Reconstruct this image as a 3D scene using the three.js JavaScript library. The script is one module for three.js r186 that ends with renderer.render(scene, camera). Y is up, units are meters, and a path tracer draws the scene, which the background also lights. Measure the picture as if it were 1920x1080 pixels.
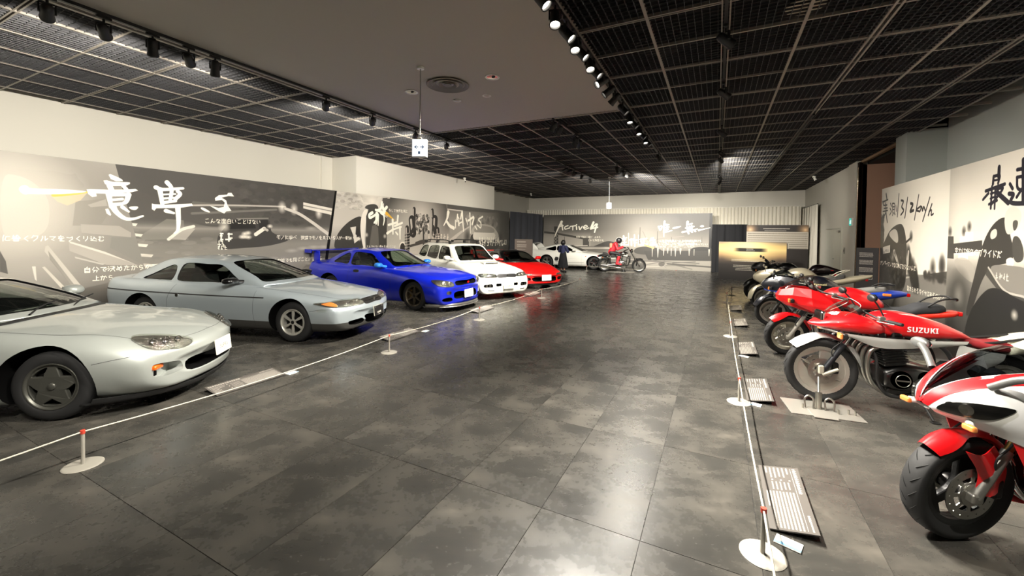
import * as THREE from 'three';
import { RoundedBoxGeometry } from 'three/addons/geometries/RoundedBoxGeometry.js';
import { mergeGeometries, mergeVertices } from 'three/addons/utils/BufferGeometryUtils.js';
import { MarchingCubes } from 'three/addons/objects/MarchingCubes.js';
import { Brush, Evaluator, SUBTRACTION, INTERSECTION } from 'three-bvh-csg';
import { MeshBVH } from 'three-mesh-bvh';

// ---- camera, sky (none: a closed room), exposure ----
const scene = new THREE.Scene();
scene.background = new THREE.Color(0x000000);
const EYE = 1.75;
const camera = new THREE.PerspectiveCamera(2 * Math.atan(540 / 765.91) * 180 / Math.PI, 1920 / 1080, 0.05, 100);
camera.position.set(0, EYE, 0);
camera.rotation.set(-0.02265, 0.46593, 0.01293, 'YXZ');
camera.setViewOffset(1920, 1080, 0, 83.35, 1920, 1080);
const renderer = new THREE.WebGLRenderer({ antialias: true });
renderer.toneMapping = THREE.LinearToneMapping;
renderer.toneMappingExposure = 0.56;
renderer.shadowMap.enabled = true;
const LAMP = { wall: 62, car: 300, near: 150, bike: 140, back: 220 };      // candela of the spotlights, by what they aim at
const WARM = new THREE.Color(1, 0.94, 0.84);
const CEIL = 4.1, LX = -11.04, BX = -9.95, BACKZ = -24.35, RX = 3.79;

// ---- helpers ----
let seed = 7;
const rnd = () => { seed = (seed + 0x6d2b79f5) | 0; let t = Math.imul(seed ^ (seed >>> 15), 1 | seed); t = (t + Math.imul(t ^ (t >>> 7), 61 | t)) ^ t; return ((t ^ (t >>> 14)) >>> 0) / 4294967296; };
const rr = (a, b) => a + (b - a) * rnd();
const V = (x, y, z) => new THREE.Vector3(x, y, z);
const lerp = (a, b, t) => a + (b - a) * t;
const clamp = (x, a, b) => Math.min(b, Math.max(a, x));
const used = {};
const numbered = (n) => { const k = used[n] = (used[n] ?? -1) + 1; return k ? n + '_' + String(k).padStart(3, '0') : n; };
function tag(o, label, category, group) { o.userData.label = label; o.userData.category = category; if (group) o.userData.group = group; return o; }
function thing(name, label, category, pos = [0, 0, 0], turn = 0, group) {
  const o = new THREE.Group(); o.name = numbered(name); o.position.set(...pos); o.rotation.y = turn; scene.add(o);
  return tag(o, label, category, group);
}
function grp(name, parent) { const g = new THREE.Group(); g.name = name; parent.add(g); return g; }
const strip = (g) => { const h = g.index ? g.toNonIndexed() : g; for (const k of Object.keys(h.attributes)) if (!['position', 'normal', 'uv'].includes(k)) h.deleteAttribute(k); if (!h.attributes.uv) h.setAttribute('uv', new THREE.BufferAttribute(new Float32Array(h.attributes.position.count * 2), 2)); if (!h.attributes.normal) h.computeVertexNormals(); h.clearGroups(); return h; };
const merge = (gs) => gs.length === 1 ? gs[0] : mergeGeometries(gs.map(strip), false);
function obj(name, geos, material, parent = scene) {
  const g = Array.isArray(geos) ? merge(geos.filter(Boolean)) : geos;
  const m = new THREE.Mesh(g, material); m.name = parent === scene ? numbered(name) : name;
  m.castShadow = m.receiveShadow = true; parent.add(m); return m;
}
function struct(name, geos, material, parent) { const m = obj(name, geos, material, parent); m.userData.kind = 'structure'; return m; }
const at = (g, x, y, z) => g.translate(x, y, z);
const box = (w, h, d, x = 0, y = 0, z = 0) => new THREE.BoxGeometry(w, h, d).translate(x, y, z);
const rbox = (w, h, d, x = 0, y = 0, z = 0, r = 0.01, s = 2) => new RoundedBoxGeometry(w, h, d, s, Math.min(r, w / 2.01, h / 2.01, d / 2.01)).translate(x, y, z);
const span = (x0, x1, y0, y1, z0, z1) => box(Math.abs(x1 - x0), Math.abs(y1 - y0), Math.abs(z1 - z0), (x0 + x1) / 2, (y0 + y1) / 2, (z0 + z1) / 2);
function rod(a, b, r0, r1 = r0, n = 12, open = false) {
  const A = Array.isArray(a) ? V(...a) : a, B = Array.isArray(b) ? V(...b) : b, d = B.clone().sub(A);
  const g = new THREE.CylinderGeometry(r1, r0, d.length(), n, 1, open);
  g.applyQuaternion(new THREE.Quaternion().setFromUnitVectors(V(0, 1, 0), d.clone().normalize()));
  return g.translate((A.x + B.x) / 2, (A.y + B.y) / 2, (A.z + B.z) / 2);
}
function pipe(pts, r, n = 8, seg = 0, closed = false) {
  const c = new THREE.CatmullRomCurve3(pts.map((p) => V(...p)), closed, 'centripetal');
  return new THREE.TubeGeometry(c, seg || pts.length * 8, r, n, closed);
}
const ball = (r, x, y, z, sx = 1, sy = 1, sz = 1, n = 16) => new THREE.SphereGeometry(r, n, n * 0.75 | 0).scale(sx, sy, sz).translate(x, y, z);
// profile [[radius, along]...] turned about the z axis
const turn = (prof, n = 32) => new THREE.LatheGeometry(prof.map(([r, a]) => new THREE.Vector2(r, a)), n).rotateX(Math.PI / 2);
const disc = (r, t, x, y, z, n = 24) => new THREE.CylinderGeometry(r, r, t, n).rotateX(Math.PI / 2).translate(x, y, z);
function extr(pts, depth, bevel = 0, n = 1, holes = []) {                    // outline in x,y, extruded along z and centred
  const s = pts instanceof THREE.Shape ? pts : new THREE.Shape(pts.map(([x, y]) => new THREE.Vector2(x, y)));
  for (const h of holes) s.holes.push(new THREE.Path(h.map(([x, y]) => new THREE.Vector2(x, y))));
  return new THREE.ExtrudeGeometry(s, { depth: depth - 2 * bevel, bevelEnabled: bevel > 0, bevelSize: bevel, bevelThickness: bevel, bevelSegments: n, bevelOffset: -bevel, curveSegments: 10 }).translate(0, 0, -(depth - 2 * bevel) / 2);
}
const smoothLine = (pts, n, closed = false) => new THREE.CatmullRomCurve3(pts.map(([x, y]) => V(x, y, 0)), closed, 'centripetal').getPoints(n).map((p) => [p.x, p.y]);

// a surface through a grid of points rows[i][j] (Catmull-Rom both ways), du x dv patches per span; wrap closes each row
function crSpline(p, t, closed) {                                            // p: array of Vector3, t in [0, n-1] or [0, n) when closed
  const n = p.length; let i = Math.floor(t); if (!closed) i = Math.min(Math.max(i, 0), n - 2);
  const f = t - i, g = (k) => closed ? p[((k % n) + n) % n] : k < 0 ? p[0].clone().multiplyScalar(2).sub(p[1]) : k >= n ? p[n - 1].clone().multiplyScalar(2).sub(p[n - 2]) : p[k];
  const p0 = g(i - 1), p1 = g(i), p2 = g(i + 1), p3 = g(i + 2);
  // centripetal (Barry-Goldman)
  const d = (a, b) => Math.max(Math.pow(a.distanceToSquared(b), 0.25), 1e-4);
  const t1 = d(p0, p1), t2 = t1 + d(p1, p2), t3 = t2 + d(p2, p3), u = t1 + f * (t2 - t1);
  const mix = (a, b, ta, tb) => a.clone().multiplyScalar((tb - u) / (tb - ta)).addScaledVector(b, (u - ta) / (tb - ta));
  const A1 = mix(p0, p1, 0, t1), A2 = mix(p1, p2, t1, t2), A3 = mix(p2, p3, t2, t3);
  const B1 = mix(A1, A2, 0, t2), B2 = mix(A2, A3, t1, t3);
  return mix(B1, B2, t1, t2);
}
function gridSurf(rows, du, dv, wrap = false) {
  const R = rows.length, C = rows[0].length, nv = wrap ? C * dv : (C - 1) * dv + 1, nu = (R - 1) * du + 1;
  const fine = rows.map((r) => Array.from({ length: nv }, (_, j) => crSpline(r, j / dv, wrap)));
  const out = [];
  for (let i = 0; i < nu; i++) out.push([]);
  for (let j = 0; j < nv; j++) { const col = fine.map((r) => r[j]); for (let i = 0; i < nu; i++) out[i].push(crSpline(col, i / du, false)); }
  return out;
}
function meshGrid(g, wrap = false, caps = false) {                           // grid of Vector3 -> indexed smooth geometry
  const R = g.length, C = g[0].length, pos = [], uv = [], idx = [];
  const W = wrap ? C + 1 : C;
  for (let i = 0; i < R; i++) for (let j = 0; j < W; j++) { const p = g[i][j % C]; pos.push(p.x, p.y, p.z); uv.push(j / (W - 1), i / (R - 1)); }
  for (let i = 0; i < R - 1; i++) for (let j = 0; j < W - 1; j++) { const a = i * W + j, b = a + 1, c = a + W, d = c + 1; idx.push(a, b, d, a, d, c); }
  if (caps) for (const i of [0, R - 1]) {
    const m = V(0, 0, 0); for (let j = 0; j < C; j++) m.addScaledVector(g[i][j], 1 / C);
    const k = pos.length / 3; pos.push(m.x, m.y, m.z); uv.push(0, 0);
    for (let j = 0; j < W - 1; j++) { const a = i * W + j; if (i) idx.push(a, a + 1, k); else idx.push(a + 1, a, k); }
  }
  const q = new THREE.BufferGeometry();
  q.setAttribute('position', new THREE.Float32BufferAttribute(pos, 3)); q.setAttribute('uv', new THREE.Float32BufferAttribute(uv, 2)); q.setIndex(idx);
  q.computeVertexNormals();
  if (wrap) { const n = q.attributes.normal; for (let i = 0; i < R; i++) { const a = i * W, b = a + W - 1, s = V(n.getX(a) + n.getX(b), n.getY(a) + n.getY(b), n.getZ(a) + n.getZ(b)).normalize(); n.setXYZ(a, s.x, s.y, s.z); n.setXYZ(b, s.x, s.y, s.z); } }
  return q;
}
// closed body through rings: sec = [x, yTop, yBottom, halfWidth, squareness, zOffset]
function loftX(secs, du = 4, nv = 28) {
  const rows = secs.map(([x, yt, yb, w, e = 2, dz = 0]) => Array.from({ length: 14 }, (_, j) => {
    const a = j / 14 * Math.PI * 2, c = Math.cos(a), s = Math.sin(a), f = (t) => Math.sign(t) * Math.pow(Math.abs(t), 2 / e);
    return V(x, (yt + yb) / 2 + f(s) * (yt - yb) / 2, dz + f(c) * w);
  }));
  return meshGrid(gridSurf(rows, du, 2, true), true, true);
}
// thin shell: a grid surface with thickness t towards the inside
function shell(rows, t = 0.004, du = 5, dv = 5) {
  const g = gridSurf(rows, du, dv), q = meshGrid(g), n = q.attributes.normal, C = g[0].length;
  const back = g.map((r, i) => r.map((p, j) => p.clone().addScaledVector(V(n.getX(i * C + j), n.getY(i * C + j), n.getZ(i * C + j)), -t)));
  const rim = [[], []];
  const edge = [];
  for (let j = 0; j < C; j++) edge.push([0, j]); for (let i = 1; i < g.length; i++) edge.push([i, C - 1]);
  for (let j = C - 2; j >= 0; j--) edge.push([g.length - 1, j]); for (let i = g.length - 2; i >= 0; i--) edge.push([i, 0]);
  for (const [i, j] of edge) { rim[0].push(back[i][j]); rim[1].push(g[i][j]); }
  const b = meshGrid(back), ix = b.index.array; for (let i = 0; i < ix.length; i += 3) { const s = ix[i]; ix[i] = ix[i + 1]; ix[i + 1] = s; } b.computeVertexNormals();
  return merge([q, b, meshGrid(rim)]);
}
const P3 = (a) => a.map((p) => V(...p));
const mirrorZ = (g) => { const m = strip(g.clone()).scale(1, 1, -1), p = m.attributes; for (const k of ['position', 'normal', 'uv']) { const a = p[k], s = a.itemSize; for (let i = 0; i < a.count; i += 3) for (let c = 0; c < s; c++) { const t = a.array[(i + 1) * s + c]; a.array[(i + 1) * s + c] = a.array[(i + 2) * s + c]; a.array[(i + 2) * s + c] = t; } } return m; };
const both = (g) => [g, mirrorZ(g)];

// ---- materials ----
const noiseTex = (w, h, f, srgb = false, wrap = true) => {
  const d = new Uint8Array(w * h * 4);
  for (let y = 0; y < h; y++) for (let x = 0; x < w; x++) { const c = f(x, y), o = (y * w + x) * 4; d[o] = c[0]; d[o + 1] = c[1] ?? c[0]; d[o + 2] = c[2] ?? c[0]; d[o + 3] = 255; }
  const t = new THREE.DataTexture(d, w, h); t.magFilter = THREE.LinearFilter; t.minFilter = THREE.LinearMipmapLinearFilter; t.generateMipmaps = true; if (wrap) t.wrapS = t.wrapT = THREE.RepeatWrapping; if (srgb) t.colorSpace = THREE.SRGBColorSpace; t.needsUpdate = true; return t;
};
// tileable value noise
function tileNoise(n, s) { const g = Array.from({ length: n * n }, () => { s = (s * 16807) % 2147483647; return s / 2147483647; }); return (u, v) => { const x = u * n, y = v * n, i = Math.floor(x), j = Math.floor(y), sm = (t) => t * t * (3 - 2 * t), fx = sm(x - i), fy = sm(y - j), q = (a, b) => g[(((b % n) + n) % n) * n + (((a % n) + n) % n)]; return lerp(lerp(q(i, j), q(i + 1, j), fx), lerp(q(i, j + 1), q(i + 1, j + 1), fx), fy); }; }
function fbm(n, oct, s) { const l = Array.from({ length: oct }, (_, k) => tileNoise(n << k, s + k * 77)); return (u, v) => { let a = 0.5, t = 0, w = 0; for (const f of l) { t += a * f(u, v); w += a; a *= 0.55; } return t / w; }; }
const std = (color, roughness = 0.5, metalness = 0, extra = {}) => new THREE.MeshStandardMaterial({ color, roughness, metalness, ...extra });
const phy = (color, roughness, metalness, extra = {}) => new THREE.MeshPhysicalMaterial({ color, roughness, metalness, ...extra });
const paint = (color, metal = 0, rough = 0.35) => phy(color, rough, metal, { clearcoat: 1, clearcoatRoughness: 0.04 });
const M = {
  pit: phy(0x030303, 0.9, 0, { specularIntensity: 0.15 }), gap: std(0x2a2a2a, 0.7), amberLens: phy(0xd0560c, 0.2, 0, { clearcoat: 1 }), screen: phy(0xb4b8ba, 0.02, 0, { transmission: 1, thickness: 0, ior: 1.45 }),
  black: std(0x050505, 0.75), rubber: std(0x101010, 0.72), blackGloss: phy(0x060606, 0.3, 0, { clearcoat: 0.8, clearcoatRoughness: 0.08 }), blackPlastic: std(0x141414, 0.5),
  chrome: std(0xd8d8d6, 0.12, 1), steel: std(0xa9a7a0, 0.32, 1), alu: std(0x9c9a94, 0.42, 0.9), darkMetal: std(0x2b2a29, 0.38, 0.85), gold: std(0x7a6338, 0.35, 0.9),
  glass: phy(0xeef4f0, 0.02, 0, { transmission: 1, thickness: 0, ior: 1.45 }), tint: phy(0xb9c1bc, 0.02, 0, { transmission: 1, thickness: 0, ior: 1.45 }), smoke: phy(0x4a4c50, 0.03, 0, { transmission: 1, thickness: 0, ior: 1.45 }),
  amber: phy(0xcf7a3c, 0.2, 0, { clearcoat: 1 }), redLens: phy(0xb00808, 0.12, 0, { clearcoat: 1 }), clearLens: phy(0xf4f4f0, 0.05, 0, { transmission: 1, thickness: 0 }),
  trim: std(0x0b0b0b, 0.6), interior: std(0x1b1a19, 0.85), seatGrey: std(0x2a2928, 0.9), white: std(0xe9e6dc, 0.55), plateWhite: std(0xe8e4d2, 0.4),
  orangeRed: std(0xb33a2a, 0.5), stone: std(0x8e8a80, 0.45), rope: std(0xb8b2a2, 0.8), plateAlu: std(0xb3afa6, 0.38, 0.75),
};
function canvasTex(w, h, draw) {
  const c = document.createElement('canvas'); c.width = w; c.height = h; draw(c.getContext('2d'), w, h);
  const t = new THREE.CanvasTexture(c); t.colorSpace = THREE.SRGBColorSpace; t.magFilter = THREE.LinearFilter; return t;
}

// ================= the room =================
const wallTex = (() => { const f = fbm(8, 4, 11); return noiseTex(256, 256, (x, y) => { const v = 128 + (f(x / 256, y / 256) - 0.5) * 60 + rr(-10, 10); return [v]; }); })();
wallTex.repeat.set(0.5, 0.5);
const wallMat = std(0xcfcbbf, 0.85, 0, { bumpMap: wallTex, bumpScale: 0.002 });
const greyWall = std(0xa9ada6, 0.85, 0, { bumpMap: wallTex, bumpScale: 0.002 });
const salmon = std(0xb58f78, 0.8, 0, { bumpMap: wallTex, bumpScale: 0.002 });
{
  // left wall: two recessed stretches and the box that stands forward between them
  struct('wall_left', [span(LX - 0.2, LX, 0, 5.042, -9.091, 5.225)], wallMat);
  struct('wall_left_box', [span(LX - 0.2, BX, 0, 4.153, -17.765, -9.081)], wallMat);
  struct('wall_left_far', [span(LX - 0.2, LX, 0, 5.042, BACKZ - 0.2, -17.765)], wallMat);
  struct('trim_1', [span(LX, LX + 0.05, 0, 4.101, -9.071, -8.674)], wallMat);
  struct('wall_back', [span(LX - 0.2, 6.27, 0, 5.042, BACKZ - 0.2, BACKZ)], wallMat);
  struct('wall_right_far', [span(RX, RX + 0.2, 0, 5.042, BACKZ, -15.853)], wallMat);
  struct('trim_2', [span(RX - 0.06, RX, 0, 4.101, -16.668, -15.853)], wallMat);               // shallow pilaster
  // alcove beyond the pillar
  struct('wall_alcove', [span(RX + 0.02, 6.27, 0, 3.997, -16.062, -15.853)], salmon);
  struct('wall_alcove_side', [span(6.061, 6.27, 0, 5.042, -15.853, -12.644)], salmon);
  struct('soffit_alcove', [span(RX + 0.2, 6.27, 3.997, 4.415, -16.093, -12.644)], M.black);
  struct('trim_3', [span(3.825, 3.908, 4.039, 4.122, -15.884, -12.644)], std(0x9a7d60, 0.6));        // header along the opening
  struct('wall_pillar', [span(3.678, 6.27, 0, 4.153, -12.603, -11.976)], greyWall);
  struct('wall_right', [span(4.337, 4.546, 0, 5.042, -11.976, 5.225)], greyWall);
  struct('wall_front', [span(LX, 4.546, 0, 5.042, 5.225, 5.434)], wallMat);
  struct('ceiling', [span(LX - 0.2, 6.27, 5.042, 5.198, BACKZ - 0.2, 5.434)], M.black);
}
// polished post at the edge of the folded partition
{
  const t = thing('partition_post', 'dark polished metal post standing at the edge of the salmon wall opening', 'post', [3.8, 0, -15.76]);
  obj('post', [rbox(0.12, 4.06, 0.1, 0, 2.03, 0, 0.03, 3)], std(0x3a2c24, 0.18, 0.9), t);
  obj('edge_strip', [rbox(0.03, 3.9, 0.03, -0.055, 1.95, 0.055, 0.01)], std(0xb9a48c, 0.2, 0.9), t);
}
// floor: a screed and its large dark tiles
const TX = 0.61, TZ = 1.2, X0 = 0.86 - 20 * TX, Z0 = -2.4 - 18 * TZ;
const floorMaps = (() => {
  const N = 1024, a = fbm(5, 6, 31), b = fbm(9, 5, 97), c = fbm(40, 3, 5), col = [], rough = new Float32Array(N * N), bump = new Float32Array(N * N);
  const color = noiseTex(N, N, (x, y) => {
    const u = x / N, v = y / N, w = a(u, v), s = b((u * 1 + v * 2) % 1, (v * 1) % 1), g = c(u, v), e = c((u + v) % 1, v);
    let m = clamp((w - 0.3) * 1.6, 0, 1) * 0.6 + clamp((s - 0.45) * 1.6, 0, 1) * 0.3;
    m *= 0.75 + 0.5 * g; m += e > 0.66 ? (e - 0.66) * 0.7 : 0;
    const i = y * N + x; rough[i] = 0.25 + 0.12 * m + 0.06 * (g - 0.5); bump[i] = clamp(0.5 + 0.4 * (m - 0.4) + 0.25 * (g - 0.5), 0, 1);
    return [50 + 44 * m, 49 + 40 * m, 46 + 35 * m];
  }, true);
  return { color, rough: noiseTex(N, N, (x, y) => [255 * rough[y * N + x]]), bump: noiseTex(N, N, (x, y) => [255 * bump[y * N + x]]) };
})();
const tileMat = std(0xffffff, 1, 0, { map: floorMaps.color, roughnessMap: floorMaps.rough, bumpMap: floorMaps.bump, bumpScale: 0.0003, vertexColors: true });
{
  const floor = struct('floor', [span(LX - 0.2, 6.27, -0.2, -0.004, BACKZ - 0.2, 5.434)], std(0x1a1918, 0.7));
  const tiles = [];
  for (let i = 0; i < 26; i++) for (let k = 0; k < 25; k++) {
    const x0 = X0 + i * TX, z0 = Z0 + k * TZ, cx = x0 + TX / 2, cz = z0 + TZ / 2;
    if (cx < LX || cx > 4.4 || z0 + TZ < BACKZ || z0 > 4.5) continue;
    const t = rr(0.8, 1.12), ou = rr(0, 1), ov = rr(0, 1), f = rnd() < 0.5 ? 1 : -1, g = 0.0006, b = 0.0022;
    const P = [], U = [], C = [], N = [];
    const R = [[x0 + g, -0.004, z0 + g], [x0 + TX - g, -0.004, z0 + g], [x0 + TX - g, -0.004, z0 + TZ - g], [x0 + g, -0.004, z0 + TZ - g]];
    const T = [[x0 + b, 0, z0 + b], [x0 + TX - b, 0, z0 + b], [x0 + TX - b, 0, z0 + TZ - b], [x0 + b, 0, z0 + TZ - b]];
    const quad = (p, q, r, s) => { for (const v of [p, q, r, p, r, s]) { P.push(...v); U.push(ou + f * v[0] / 1.3, ov + f * v[2] / 1.3); C.push(t, t, t * rr(0.985, 1)); } };
    quad(T[3], T[2], T[1], T[0]);
    for (let j = 0; j < 4; j++) quad(R[(j + 1) % 4], R[j], T[j], T[(j + 1) % 4]);
    tiles.push({ P, U, C, d: Math.hypot(cx, cz) + (cz > 0.2 ? 100 : 0) + (Math.atan2(cx, -cz) < -1.35 ? 50 : 0) });
  }
  tiles.sort((a, b) => a.d - b.d);
  const make = (list) => { const g = new THREE.BufferGeometry(); for (const [k, n, s] of [['position', 'P', 3], ['uv', 'U', 2], ['color', 'C', 3]]) g.setAttribute(k, new THREE.Float32BufferAttribute(list.flatMap((t) => t[n]), s)); g.computeVertexNormals(); return g; };
  tiles.slice(0, 300).forEach((t, i) => obj(i ? 'tile_' + String(i).padStart(3, '0') : 'tile', make([t]), tileMat, floor));
  obj('far_tiles', make(tiles.slice(300)), tileMat, floor).userData.kind = 'stuff';
}
// open-cell ceiling
const GM = 0.7655, PX0 = -6.19, PX1 = -1.64, PZ0 = -7.75;
const barMat = std(0x8f887e, 0.5, 0.2), bladeMat = std(0x4a4a4c, 0.42, 0.35);
{
  const c = scene.getObjectByName('ceiling');
  struct('ceiling_panel', [span(PX0, PX1, 4.101, 4.227, PZ0, 4.807)], std(0xa59d91, 0.75));
  const edge = struct('trim_4', [span(PX0 - 0.05, PX0, 4.086, 4.164, PZ0 - 0.03, 4.807), span(PX0 - 0.03, PX1 + 0.03, 4.086, 4.164, PZ0 - 0.05, PZ0), span(PX1, PX1 + 0.04, 4.086, 4.164, PZ0 - 0.03, 4.807)], std(0x8f887c, 0.5, 0.3));
  const xs = [], zs = [];
  for (let k = -14; k <= 5; k++) xs.push([0.03 + k * GM, k]);
  for (let k = -30; k <= 8; k++) zs.push([-1.57 + k * GM, k]);
  const inside = (x, z) => x > PX0 && x < PX1 && z > PZ0;
  let n = 0;
  const bar = (gs) => obj(n++ ? 'grid_bar_' + String(n - 1).padStart(3, '0') : 'grid_bar', gs, barMat, c);
  for (const [x, k] of xs) {
    const z1 = x > PX0 && x < PX1 ? PZ0 : 4.8, wide = k === 2 || k === 4;
    if (k === 0) bar([span(x - 0.045, x - 0.03, 4.07, 4.143, BACKZ, z1), span(x + 0.03, x + 0.045, 4.07, 4.143, BACKZ, z1)]);
    else if (wide) bar([span(x - 0.04, x - 0.018, 4.086, 4.143, BACKZ, z1), span(x + 0.018, x + 0.04, 4.086, 4.143, BACKZ, z1)]);
    else bar([span(x - 0.016, x + 0.016, 4.093, 4.143, BACKZ, z1)]);
  }
  for (const [z, k] of zs) {
    const dbl = ((k % 2) + 2) % 2 === 0, parts = z > PZ0 ? [[LX, PX0], [PX1, 4.15]] : [[LX, 4.15]];
    const gs = [];
    for (const [a, b] of parts) { const bb = z > -12.1 || z < -15.2 ? b : b; if (dbl) gs.push(span(a, bb, 4.095, 4.138, z - 0.026, z - 0.01), span(a, bb, 4.095, 4.138, z + 0.01, z + 0.026)); else gs.push(span(a, bb, 4.097, 4.138, z - 0.012, z + 0.012)); }
    bar(gs);
  }
  // louvre panels: ten by ten cells
  const blades = [];
  for (let i = 1; i < 10; i++) { const o = -GM / 2 + i * GM / 10; blades.push(box(0.0035, 0.028, GM - 0.03, o, 4.111, 0), box(GM - 0.03, 0.022, 0.0025, 0, 4.113, o)); }
  const panel = merge(blades), cells = [];
  for (let i = 0; i < xs.length - 1; i++) for (let k = 0; k < zs.length - 1; k++) {
    const x = xs[i][0] + GM / 2, z = zs[k][0] + GM / 2;
    if (inside(x, z) || x < LX || x > 4.2 || z < BACKZ || (x < BX && z < -9.08 && z > -17.8) || (x > 3.52 && z < -11.4 && z > -12.1)) continue;
    cells.push({ x, z, d: z > -0.6 ? 99 : Math.hypot(x, z) + (Math.atan2(x, -z) > 0.45 || Math.atan2(x, -z) < -1.4 ? 40 : 0) });
  }
  cells.sort((a, b) => a.d - b.d);
  cells.slice(0, 300).forEach((q, i) => { const m = obj(i ? 'louver_panel_' + String(i).padStart(3, '0') : 'louver_panel', panel, bladeMat, c); m.position.set(q.x, 0, q.z); });
  const inst = new THREE.InstancedMesh(panel, bladeMat, cells.length - 300), m4 = new THREE.Matrix4();
  cells.slice(300).forEach((q, i) => inst.setMatrixAt(i, m4.makeTranslation(q.x, 0, q.z)));
  inst.name = 'far_louver_panels'; inst.userData.kind = 'stuff'; inst.castShadow = inst.receiveShadow = true; c.add(inst);
  // what hangs in the void above the grid
  const discM = std(0xb9b19a, 0.6);
  const spots = [[-8.141, -2.215, 'nearest the upper left corner of the photo'], [-8.141, -5.225, 'left of the flat panel'], [-5.215, -8.266, 'past the far edge of the flat panel'], [-8.141, -8.214, 'over the projecting wall box'], [-2.184, -8.235, 'past the flat panel\'s far right corner'], [-2.174, -11.296, 'between the long lamp row and far lamps'], [-5.235, -11.296, 'left of the far lamp rows'], [0.763, -8.182, 'middle one along the aisle'], [0.763, -11.119, 'farthest one along the aisle'], [0.763, -5.173, 'nearest along the aisle, cut by the top edge']];
  for (const [x, z, w] of spots) { const t = thing('ceiling_disc', 'cream round disc behind the ceiling grid, ' + w, 'speaker', [x, 4.15, z], 0, 'round discs above the ceiling grid'); obj('disc', [new THREE.CylinderGeometry(0.17, 0.17, 0.02, 28)], discM, t); obj('rim', [new THREE.TorusGeometry(0.17, 0.012, 8, 32).rotateX(Math.PI / 2)], discM, t); obj('backbox', [new THREE.CylinderGeometry(0.15, 0.15, 0.12, 20).translate(0, 0.08, 0)], M.blackPlastic, t); }
  const ring = (t, m) => { obj('outer_ring', [new THREE.LatheGeometry([[0.33, 0], [0.3, 0.05], [0.27, 0.06]].map((p) => new THREE.Vector2(...p)), 32)], m, t); obj('middle_ring', [new THREE.LatheGeometry([[0.24, 0], [0.2, 0.05], [0.18, 0.06]].map((p) => new THREE.Vector2(...p)), 32)], m, t); obj('inner_ring', [new THREE.LatheGeometry([[0.14, 0], [0.11, 0.05], [0.09, 0.06]].map((p) => new THREE.Vector2(...p)), 32)], m, t); obj('core', [new THREE.CylinderGeometry(0.05, 0.07, 0.04, 20).translate(0, 0.03, 0)], m, t); };
  ring(thing('air_diffuser', 'dark round air diffuser behind the grid, near the top of the photo', 'vent', [-0.69, 4.2, -5.57]), std(0x55524c, 0.5, 0.4));
  ring(thing('air_diffuser', 'dark round air diffuser behind the grid, farther down the aisle ceiling', 'vent', [-0.69, 4.2, -10.5]), std(0x55524c, 0.5, 0.4));
  const flat = thing('air_diffuser', 'round air diffuser with concentric rings in the flat grey ceiling panel', 'vent', [-3.85, 4.08, -5.33]); ring(flat, std(0x6d675e, 0.6)); flat.scale.y = 0.4; flat.position.y = 4.075;
  const dl = (x, z, r, w, lit) => { const t = thing('downlight', w, 'downlight', [x, 4.1, z]); obj('rim', [new THREE.LatheGeometry([[r, 0.0], [r + 0.012, -0.008], [r - 0.012, -0.008], [r - 0.02, 0.0]].map((p) => new THREE.Vector2(...p)), 28)], M.white, t); obj('reflector', [new THREE.LatheGeometry([[r - 0.015, -0.004], [r * 0.6, -0.002], [0.001, -0.001]].map((p) => new THREE.Vector2(...p)), 28)], lit ? std(0xdad8d0, 0.15, 0.9) : std(0x9d968a, 0.5), t); if (lit) obj('bulb', [ball(r * 0.3, r * 0.2, -0.006, 0, 1, 0.4, 0.5)], M.black, t); };
  dl(-4.608, -5.361, 0.1, 'white rimmed downlight left of the concentric air diffuser', true);
  dl(-3.062, -5.361, 0.1, 'white rimmed downlight right of the concentric air diffuser', true);
  dl(-4.159, -6.04, 0.065, 'small round fitting beyond the air diffuser, left one of two', false);
  dl(-3.553, -6.04, 0.065, 'small round fitting beyond the air diffuser, right one of two', false);
}
// ---- tracks and their spotlights ----
const rail = (x, z0, z1, label, y = 4.05) => tag(obj('lighting_track', [span(x - 0.018, x + 0.018, y, y + 0.035, z0, z1)], M.blackPlastic), label, 'track');
rail(-5.98, -9.4, 2.09, 'black lighting track along the left edge of the flat ceiling panel');
rail(-1.515, -12.54, 2.09, 'black lighting track on the flat panel\'s right edge, carrying the long lamp row');
rail(0.031, BACKZ + 0.3, 0.522, 'black lighting track running straight down the aisle ceiling');
rail(-2.957, -15.675, -7.837, 'black lighting track beyond the far edge of the flat panel');
rail(-4.546, -16.72, -12.017, 'black lighting track of the far short lamp row with one lit end lamp');
rail(1.562, -18.81, -9.405, 'black lighting track over the motorcycle row');
const lampGlow = new THREE.MeshStandardMaterial({ color: 0x111111, emissive: new THREE.Color(1, 0.93, 0.8), emissiveIntensity: 26 });
const lampGlass = std(0x8a8a86, 0.15, 0.6);
const lampGeo = { // lamp head along -z (beam direction), pivot at the origin
  head: merge([turn([[0.0, 0.1], [0.03, 0.1], [0.045, 0.075], [0.05, 0.03], [0.052, -0.06], [0.058, -0.085], [0.058, -0.1], [0.05, -0.1], [0.048, -0.085], [0.044, -0.06]], 20)]),
  lens: turn([[0.0, -0.072], [0.046, -0.07]], 20),
  yoke: merge([rbox(0.014, 0.09, 0.03, 0.057, 0.03, 0, 0.004), rbox(0.014, 0.09, 0.03, -0.057, 0.03, 0, 0.004), rbox(0.13, 0.012, 0.03, 0, 0.075, 0, 0.004)]),
  stem: merge([new THREE.CylinderGeometry(0.012, 0.012, 0.07, 10).translate(0, 0.11, 0), rbox(0.035, 0.03, 0.13, 0, 0.139, 0, 0.006)]),
};
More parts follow.
